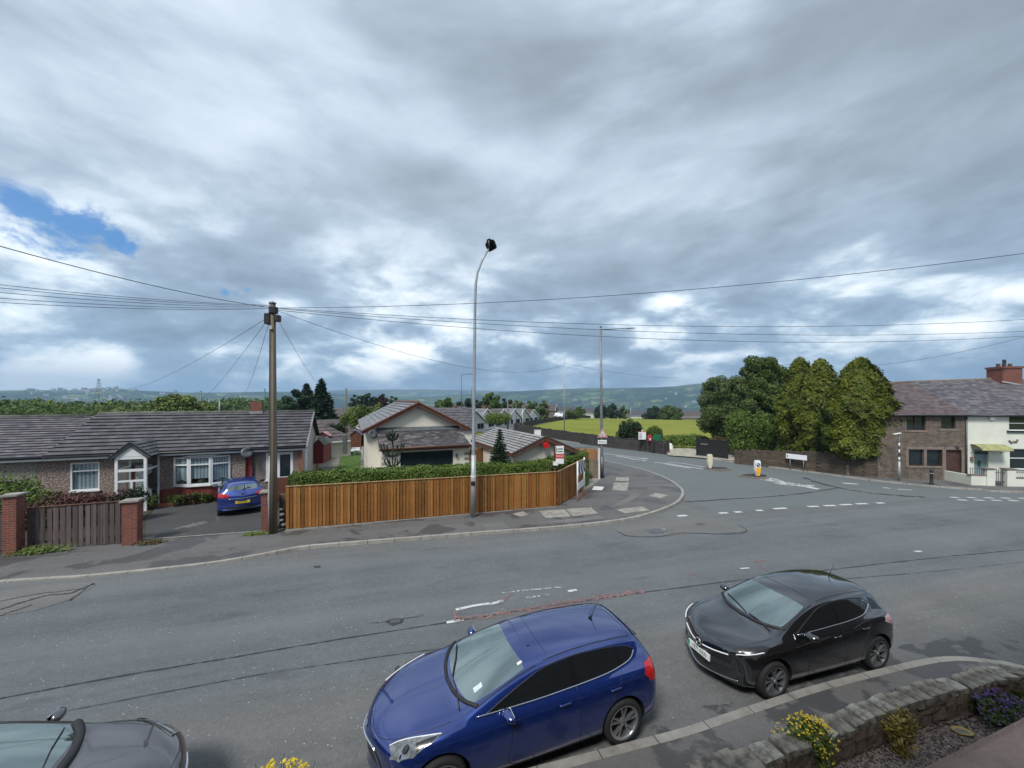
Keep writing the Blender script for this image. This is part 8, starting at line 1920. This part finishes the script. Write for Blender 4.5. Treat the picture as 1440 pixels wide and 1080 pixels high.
for v in bm.verts: v.co = Vector((v.co.x*.95, v.co.y*.8, max(-.1, v.co.z)*1.25))*(1+.12*mn.noise(v.co*3))
me = bpy.data.meshes.new('boulder'); bm.to_mesh(me); bm.free(); me.materials.append(MT['white_paint']); o_ = bpy.data.objects.new('boulder', me); COL.objects.link(o_); o_.location = px(942, 632, .1)+Vector((0, .2, .08)); tag(o_, 'white painted boulder right of the small dark gate', 'boulder')
# black boarded gate
a = px(986, 642, .1)+Vector((0, .7, 0)); c_ = px(1028, 647, .1)+Vector((0, .7, 0)); hz_ = (638-614)/F*a.y
bg = thing('gate', 'solid black boarded gate right of the field opening', 'gate', a, atan2(c_.y-a.y, c_.x-a.x)); Lg = (c_-a).length; b = MB()
for k in range(20): b.box(k*Lg/20+.004, (k+1)*Lg/20-.004, -.02, .02, .05, hz_)
b.build('boards', MT['black_plastic'], bg)
for s in (-.12, Lg): MB().box(s, s+.12, -.07, .07, 0, hz_+.12).build('post', MT['black_plastic'], bg)
MB().box(.3, 1.0, -.03, -.021, hz_-.55, hz_-.45).build('plate', MT['stone_trim'], bg)
# street name plate
a = px(1112, 659.5, .1); c_ = px(1130, 662, .1); a = a+Vector((-.05, -.0, 0)); Ls = (c_-a).length
sn = thing('street_name_plate', 'long white street name plate on two grey legs in front of the boundary wall', 'sign', a, atan2(c_.y-a.y, c_.x-a.x)); k = a.y/F; zt_ = (659.5-638)*k
for s in (0, Ls): MB().tube([(s, 0, 0), (s, 0, zt_)], .03, 8).build('leg', MT['galv'], sn, smooth=True)
MB().box(-.26, Ls+.24, -.06, -.03, zt_-.38, zt_).build('plate', MT['plain_white'], sn); MB().box(-.27, Ls+.25, -.052, -.031, zt_+.001, zt_+.03).build('frame', MT['black_metal'], sn)
text_mesh('Y', .2, MT['ink_black'], Matrix.Translation((-.16, -.063, zt_-.19))@Matrix.Rotation(R(90), 4, 'X'), 'lettering', sn) if False else None
b = MB(); b.box(-.19, -.13, -.064, -.061, zt_-.26, zt_-.12); b.build('crest', MT['ink_black'], sn)
# traffic islands with illuminated bollards
def island(label, pix, bol, lbl2, yellow):
    P = [px(u, v, .0) for u, v in pix]; cx = sum((p.x for p in P))/len(P); cy = sum((p.y for p in P))/len(P); o_ = thing('traffic_island', label, 'traffic island', (cx, cy, pl_z(cx, cy)))
    q = catmull([(p.x-cx, p.y-cy) for p in P], 5, closed=True); MB().prism(q, 0, .10, zf=lambda x, y: pl_z(x+cx, y+cy)-pl_z(cx, cy)).build('kerb', MT['stone_trim'], o_)
    MB().prism([(x*.86, y*.80) for x, y in q], .10, .104, zf=lambda x, y: pl_z(x+cx, y+cy)-pl_z(cx, cy)).build('surface', MT['asphalt_dark'], o_)
    p = px(*bol, .10); b_ = thing('bollard', lbl2, 'bollard', p, 0, 'keep-left bollards on the traffic islands'); prof = [(-.10, 0), (.10, 0), (.11, .12), (.185, .40), (.185, .95), (.15, 1.10), (-.15, 1.10), (-.185, .95), (-.185, .40), (-.11, .12)]
    m1 = Matrix(((1, 0, 0, 0), (0, 0, -1, 0), (0, 1, 0, 0), (0, 0, 0, 1)))
    MB().prism(prof, -.12, .12, M=m1).build('body', MT['plain_white'] if yellow else pmat('cream_bollard', (.65, .60, .45), .4, .05), b_, bevel=.02)
    if yellow:
        MB().prism([(-.09, .03), (.09, .03), (.165, .42), (.165, .62), (-.165, .62), (-.165, .42)], .121, .128, M=m1).build('yellow_panel', MT['sign_yellow'], b_)
        b = MB().lathe([(0, .008), (.135, .006), (.14, 0)], (0, 0, 0), 20).xform(Matrix.Translation((0, -.121, .79))@Matrix.Rotation(R(90), 4, 'X')); b.build('sign_disc', MT['sign_blue'], b_)
        MB().bar((-.07, -.132, .86), (.06, -.132, .73), .01, .045).build('arrow', MT['plain_white'], b_)
    MB().box(-.17, .17, -.14, .14, -.01, .035).build('base', MT['black_plastic'], b_)
island('dark kerbed traffic island under the yellow bollard', [(1038, 670), (1052, 667.5), (1072, 668), (1082, 671), (1076, 674), (1056, 673)], (1065, 669.5), 'white and yellow keep-left bollard, nearer of the two', True)
island('dark kerbed traffic island under the cream bollard', [(990, 659), (1002, 657.5), (1020, 658.5), (1027, 661), (1012, 662.5), (998, 661.5)], (998, 658.5), 'cream keep-left bollard, farther of the two', False)
# small lamp and dark bollard by the cottages
base = px(1264.5, 676, .1); Y = base.y; q = lambda u, v: pxY(u, v, Y)-base; h_ = q(1264.5, 609).z
o_ = thing('street_lamp', 'short belisha-style post with white bands and a small pale head by the stone cottage', 'street lamp', base)
MB().tube([(0, 0, 0), (0, 0, 1.3)], .075, 10).build('lower_pole', MT['galv'], o_, smooth=True); MB().tube([(0, 0, 1.3), (0, 0, h_)], .04, 10).build('pole', MT['galv_dark'], o_, smooth=True)
for z_ in (1.35, 1.85, 2.3): MB().tube([(0, 0, z_), (0, 0, z_+.25)], .046, 10).build('white_band', MT['white_paint'], o_, smooth=True)
MB().bar((.05, -.05, h_), (-.45, -.05, h_-.08), .14, .08).build('lamp_head', MT['white_paint'], o_, bevel=.02)
p = px(1310, 681.5, .1); o_ = thing('bollard', 'dark cast-iron bollard in front of the cottage door', 'bollard', p); MB().lathe([(.11, 0), (.11, .1), (.085, .14), (.085, .80), (.10, .84), (.10, .9), (.06, .97), (0, 1.0)], (0, 0, 0), 14).build('body', MT['black_metal'], o_, smooth=True); MB().tube([(0, 0, .70), (0, 0, .76)], .088, 14).build('band', MT['galv'], o_)
# pylon far away
p = pxY(139, 562, 520); top = pxY(139.5, 532.5, 520); H = top.z-p.z; py = thing('electricity_pylon', 'thin lattice pylon on the skyline at the left', 'pylon', (p.x, p.y, p.z-4)); H += 4
b = MB(); wz = lambda z: 2.6*(1-z/H)**1.15+.55
for sx in (1, -1):
    for sy in (1, -1): b.tube([(sx*wz(H*k/6), sy*wz(H*k/6), H*k/6) for k in range(7)], .16, 4)
for k in range(7):
    z0, z1_p = H*k/7, H*(k+1)/7
    for s in (1, -1): b.tube([(-wz(z0), s*wz(z0), z0), (wz(z1_p), s*wz(z1_p), z1_p)], .09, 3); b.tube([(wz(z0), s*wz(z0), z0), (-wz(z1_p), s*wz(z1_p), z1_p)], .09, 3)
b.build('lattice', MT['galv_dark'], py)
for z_, w_ in ((.66, 3.6), (.79, 4.4), (.92, 3.2)): MB().bar((-w_, 0, H*z_), (w_, 0, H*z_), .25, .25).build('crossarm', MT['galv_dark'], py)
# parked cars at the top of the lane
for u, v, Y, m_, lb in [(784.5, 586.5, 128, 'white_car', 'tiny white car parked at the top of the lane'), (789, 588, 122, 'white_car', 'tiny pale car parked lower down the lane')]:
    p = pxY(u, v, Y); o_ = thing('parked_car', lb, 'car', p, R(70), 'cars parked in the lane'); prof = [(-2, .3), (-2, .75), (-1.2, .95), (-.6, 1.42), (.9, 1.45), (1.6, 1.0), (2.05, .9), (2.05, .3)]
    m1 = Matrix(((1, 0, 0, 0), (0, 0, -1, 0), (0, 1, 0, 0), (0, 0, 0, 1))); MB().prism(prof, -.85, .85, M=m1).build('body', MT[m_], o_, bevel=.08)
    MB().prism([(-1.1, .97), (-.58, 1.34), (.85, 1.37), (1.45, 1.0)], -.87, .87, M=m1).build('windows', MT['dark_glass'], o_)
    for x in (-1.25, 1.3):
        for y in (-.78, .78): MB().lathe([(0, -.1), (.32, -.1), (.32, .1), (0, .1)], (x, y, .32), 14, axis='y').build('wheel', MT['rubber'], o_)
# far town: pale houses scattered over the valley side
r = np.random.default_rng(4)
proto = thing('house', 'tiny pale house among the far town on the valley side', 'house', (0, 0, 0), 0, 'far town houses on the valley side')
MB().box(-6, 6, -4, 4, -3, 5).add([(-6, -4, 5), (-6, 4, 5), (-6, 0, 8)], [(0, 2, 1)]).add([(6, -4, 5), (6, 4, 5), (6, 0, 8)], [(0, 1, 2)]).build('wall', pmat('far_house_render', (.42, .41, .40), .9, .1), proto); MB().quad((-6.3, -4.4, 4.8), (6.3, -4.4, 4.8), (6.3, 0, 8.1), (-6.3, 0, 8.1)).quad((-6.3, 0, 8.1), (6.3, 0, 8.1), (6.3, 4.4, 4.8), (-6.3, 4.4, 4.8)).build('roof', MT['tile_pale'], proto)
first = True
for i in range(190):
    if i < 80: u, D = r.normal(120, 45), r.uniform(1500, 2300)
    elif i < 150: u, D = r.normal(800, 55), r.uniform(700, 1900)
    else: u, D = r.uniform(-20, 985), r.uniform(900, 2400)
    x = (u-CU)/F*D
    c_ = proto if first else copy_tree(proto); first = False; c_.location = (x, D, terr(x, D)+1); c_.rotation_euler = (0, 0, r.uniform(0, 3.1)); s_ = r.uniform(.7, 1.5); c_.scale = (s_*r.uniform(1, 2), s_, s_)
# ---------------------------------------------------------------- near front garden
gk = [(px(u, v, .1).x, px(u, v, .1).y) for u, v in [(860, 1110), (980, 1080), (1090, 1035)]]
wn = [px(u, v, .62) for u, v in [(960, 1098), (1000, 1072), (1060, 1048), (1120, 1024), (1180, 1000), (1240, 978), (1300, 960), (1345, 950), (1380, 940), (1410, 938), (1445, 944)]]
wn = [Vector((p.x, p.y)) for p in wn]; w0 = wn[0]; wn = [w0-Vector((cos(R(18)), sin(R(18))))*k for k in (16, 8, 1.5)]+wn+[wn[-1]+Vector((1.6, -.9)), wn[-1]+Vector((3.2, -3.5))]
wnc = [Vector(q) for q in dense([(p.x, p.y) for p in wn], 5)]
hh_ = lambda f: .50
o_ = stone_wall('low lichened stone garden wall with rough coping across the lower right', offs(wnc, -.14), .47, .22, MT['near_stone'] if 'near_stone' in MT else MT['stone_brown'], 9, lambda x, y: pl_z(x, y)+.09, cope=False, step=.25)
MT['cope'] = pmat('lichened_coping', (.20, .185, .15), .95, .45, 7, bump=.9, bscale=30, bd=.02, c2=(.08, .075, .065))
MT['cope2'] = pmat('pale_lichened_coping', (.30, .285, .24), .95, .35, 9, bump=.9, bscale=30, bd=.02, c2=(.12, .11, .10))
MT['near_stone'] = pmat('garden_wall_stone', (.17, .13, .105), .95, .5, 5, bump=1, bscale=18, bd=.03, c2=(.08, .064, .052))
r = random.Random(5); line = offs(wnc, -.14); s_acc = 0; A_ = o_.location
for mo_ in [ch for ch in o_.children]: mo_.data.materials[0] = MT['near_stone']
def rock(nm, c_, sx, sy, sz, an, mat, par, seed, sub=2):
    bm = bmesh.new(); bmesh.ops.create_cube(bm, size=1); bmesh.ops.subdivide_edges(bm, edges=bm.edges[:], cuts=3, use_grid_fill=True)
    for v in bm.verts:
        n_ = v.co.normalized(); v.co = v.co.lerp(n_*.62, .15); v.co += n_*(mn.noise(v.co*3+Vector((seed*7.1, 0, 0)))*.09+mn.noise(v.co*8+Vector((seed*3.1, 0, 0)))*.035); v.co = Vector((v.co.x*sx, v.co.y*sy, v.co.z*sz))
    for f in bm.faces: f.smooth = True
    me = bpy.data.meshes.new(nm); bm.to_mesh(me); bm.free(); me.set_sharp_from_angle(angle=R(32)); me.materials.append(mat); ob = bpy.data.objects.new(nm, me); COL.objects.link(ob); ob.parent = par; ob.location = c_; ob.rotation_euler = (r.uniform(-.12, .12), r.uniform(-.1, .1), an+r.uniform(-.15, .15)); return ob
acc = 0; nxt = 0; k = 0
for i in range(len(line)-1):
    a, c_ = Vector(line[i]), Vector(line[i+1]); L1 = (c_-a).length
    while nxt < acc+L1:
        f = (nxt-acc)/L1; p = a.lerp(c_, f); w_ = r.uniform(.18, .40)
        if p.x > -.5 or k % 2 == 0:
            rock('coping_stone', (p.x-A_.x, p.y-A_.y, pl_z(p.x, p.y)-A_.z+.09+.51), w_*1.05, r.uniform(.25, .31), r.uniform(.09, .14), atan2((c_-a).y, (c_-a).x), [MT['cope'], MT['cope2']][r.random() < .4], o_, k)
            if p.x > 1.5:
                for lv in range(3):
                    nn_ = Vector(((c_-a).y, -(c_-a).x)).normalized(); rock('face_stone', (p.x-A_.x+nn_.x*.09, p.y-A_.y+nn_.y*.09, pl_z(p.x, p.y)-A_.z+.09+.12+lv*.16), w_*r.uniform(.85, 1.15), .10, .17, atan2((c_-a).y, (c_-a).x), MT['near_stone'], o_, k*5+lv)
        nxt += w_; k += 1
    acc += L1
def gravel_mat():
    m, tt, p, o = newmat('pink_gravel'); v = tt.coord(); ce = tt.n('ShaderNodeTexVoronoi', feature='F1'); tt.l(v, ce.inputs['Vector']); ce.inputs['Scale'].default_value = 34
    sc_ = tt.n('ShaderNodeSeparateColor'); tt.l(ce.outputs['Color'], sc_.inputs[0]); rr = S(tt.nt, sc_.outputs[0]); dd = S(tt.nt, ce.outputs['Distance']); ds = dd*1.0
    col = tt.ramp(rr, [(0, (.10, .072, .06)), (.35, (.20, .15, .13)), (.7, (.31, .25, .215)), (1, (.48, .42, .37))]); tt.l(tt.mix(ds.st(.55, .8), col, (.02, .015, .012)), p.inputs['Base Color'])
    p.inputs['Roughness'].default_value = .9; tt.l(tt.bump(ds*-1.0+1.0, 1.0, .02), p.inputs['Normal']); return m
inn = offs(wnc, -.22)
slab_poly('garden_gravel', [(p[0], p[1]) for p in inn]+[(9.5, 1.5), (6, -1.5), (-16, -8)], lambda x, y: .24, gravel_mat())
# loose pebbles so the gravel has relief
r2 = np.random.default_rng(9); vs, fs = [], []
for i in range(2600):
    x = r2.uniform(1.6, 6.8); y = r2.uniform(-1.2, -.15)+x*.30+4.15-.55*(x > 6)*(x-6)
    y = y if r2.random() < .8 else y-.8
    s_ = r2.uniform(.010, .022); z = pl_z(x, y)+.24+s_*.4; o0 = len(vs); a = r2.uniform(0, 6.28)
    for dx_, dy_, dz_ in ((1, 0, 0), (0, .8, .1), (-1, 0, 0), (0, -.8, .1), (0, 0, .7), (0, 0, -.5)): vs.append((x+(dx_*cos(a)-dy_*sin(a))*s_, y+(dx_*sin(a)+dy_*cos(a))*s_, z+dz_*s_))
    fs += [tuple(o0+q for q in f) for f in ((0, 1, 4), (1, 2, 4), (2, 3, 4), (3, 0, 4), (1, 0, 5), (2, 1, 5), (3, 2, 5), (0, 3, 5))]
pb2 = MB().add(vs, fs).build('pebbles', pmat('pebble', (.34, .27, .235), .85, .5, 3)); tag(pb2, kind='stuff')
flower_bush('yellow-flowered bush growing against the garden wall', 1138, 1078, .60, .30, 'leaf_bright', 'petal_yellow', 2600, 230, 301)
flower_bush('thin ochre-leaved shrub in the gravel right of the yellow flowers', 1268, 1062, .60, .20, 'petal_ochre', 'petal_ochre', 620, 40, 302)
flower_bush('low lavender-purple plant at the far end of the gravel', 1392, 1008, .32, .42, 'leaf_mid', 'petal_purple', 1800, 420, 303)
flower_bush('green cushion plant below the wall right of the purple one', 1425, 985, .22, .4, 'leaf_mid', 'leaf_bright', 1600, 60, 304)
o_ = flower_bush('yellow bush tip just showing at the bottom edge left of the blue car', 720, 700, 1.0, .3, 'leaf_mid', 'petal_yellow', 2500, 260, 305)
tp_ = pxY(392, 1072, 3.0); o_.location = (tp_.x, tp_.y, tp_.z-1.08)
p = px(1353, 1030, .245); rg_ = thing('plant_saucer', 'oval yellow-rimmed saucer lying on the gravel', 'saucer', p, R(-15)); MB().lathe([(.075, .0), (.10, .012), (.105, .03), (.09, .03), (.07, .012), (0, .01)], (0, 0, 0), 28).xform(Matrix.Diagonal((1.25, .8, 1, 1))).build('rim', pmat('yellowed_plastic', (.55, .40, .12), .5, .15), rg_, smooth=True)
MB().lathe([(0, .012), (.068, .014)], (0, 0, 0), 24).xform(Matrix.Diagonal((1.25, .8, 1, 1))).build('dish', MT['slab'], rg_)
# square pier block where the garden wall starts
p = px(1010, 1072, .1); o_ = thing('gate_pier', 'square stone gate pier at the bottom edge of the frame', 'gate pier', (wn[4].x-.1, wn[4].y-.55, pl_z(wn[4].x, wn[4].y)+.1), R(20)); MB().box(-.28, .28, -.25, .25, -.1, .78).build('block', MT['near_stone'], o_, bevel=.03); MB().box(-.33, .33, -.3, .3, .781, .88).build('cap', MT['cope'], o_, bevel=.03)
# ================================================================ haze
b = MB().box(-5200, 5200, -60, 5600, -200, 260); hz = b.build('haze', []); hz.data.materials.clear()
m = bpy.data.materials.new('haze_air'); m.use_nodes = True; tt = T(m.node_tree); m.node_tree.nodes.clear(); o = tt.n('ShaderNodeOutputMaterial'); v = tt.n('ShaderNodeVolumePrincipled')
v.inputs['Color'].default_value = (.50, .72, 1.0, 1); v.inputs['Density'].default_value = .00022; v.inputs['Anisotropy'].default_value = .2; tt.l(v.outputs[0], o.inputs['Volume'])
hz.data.materials.append(m); tag(hz, kind='stuff')
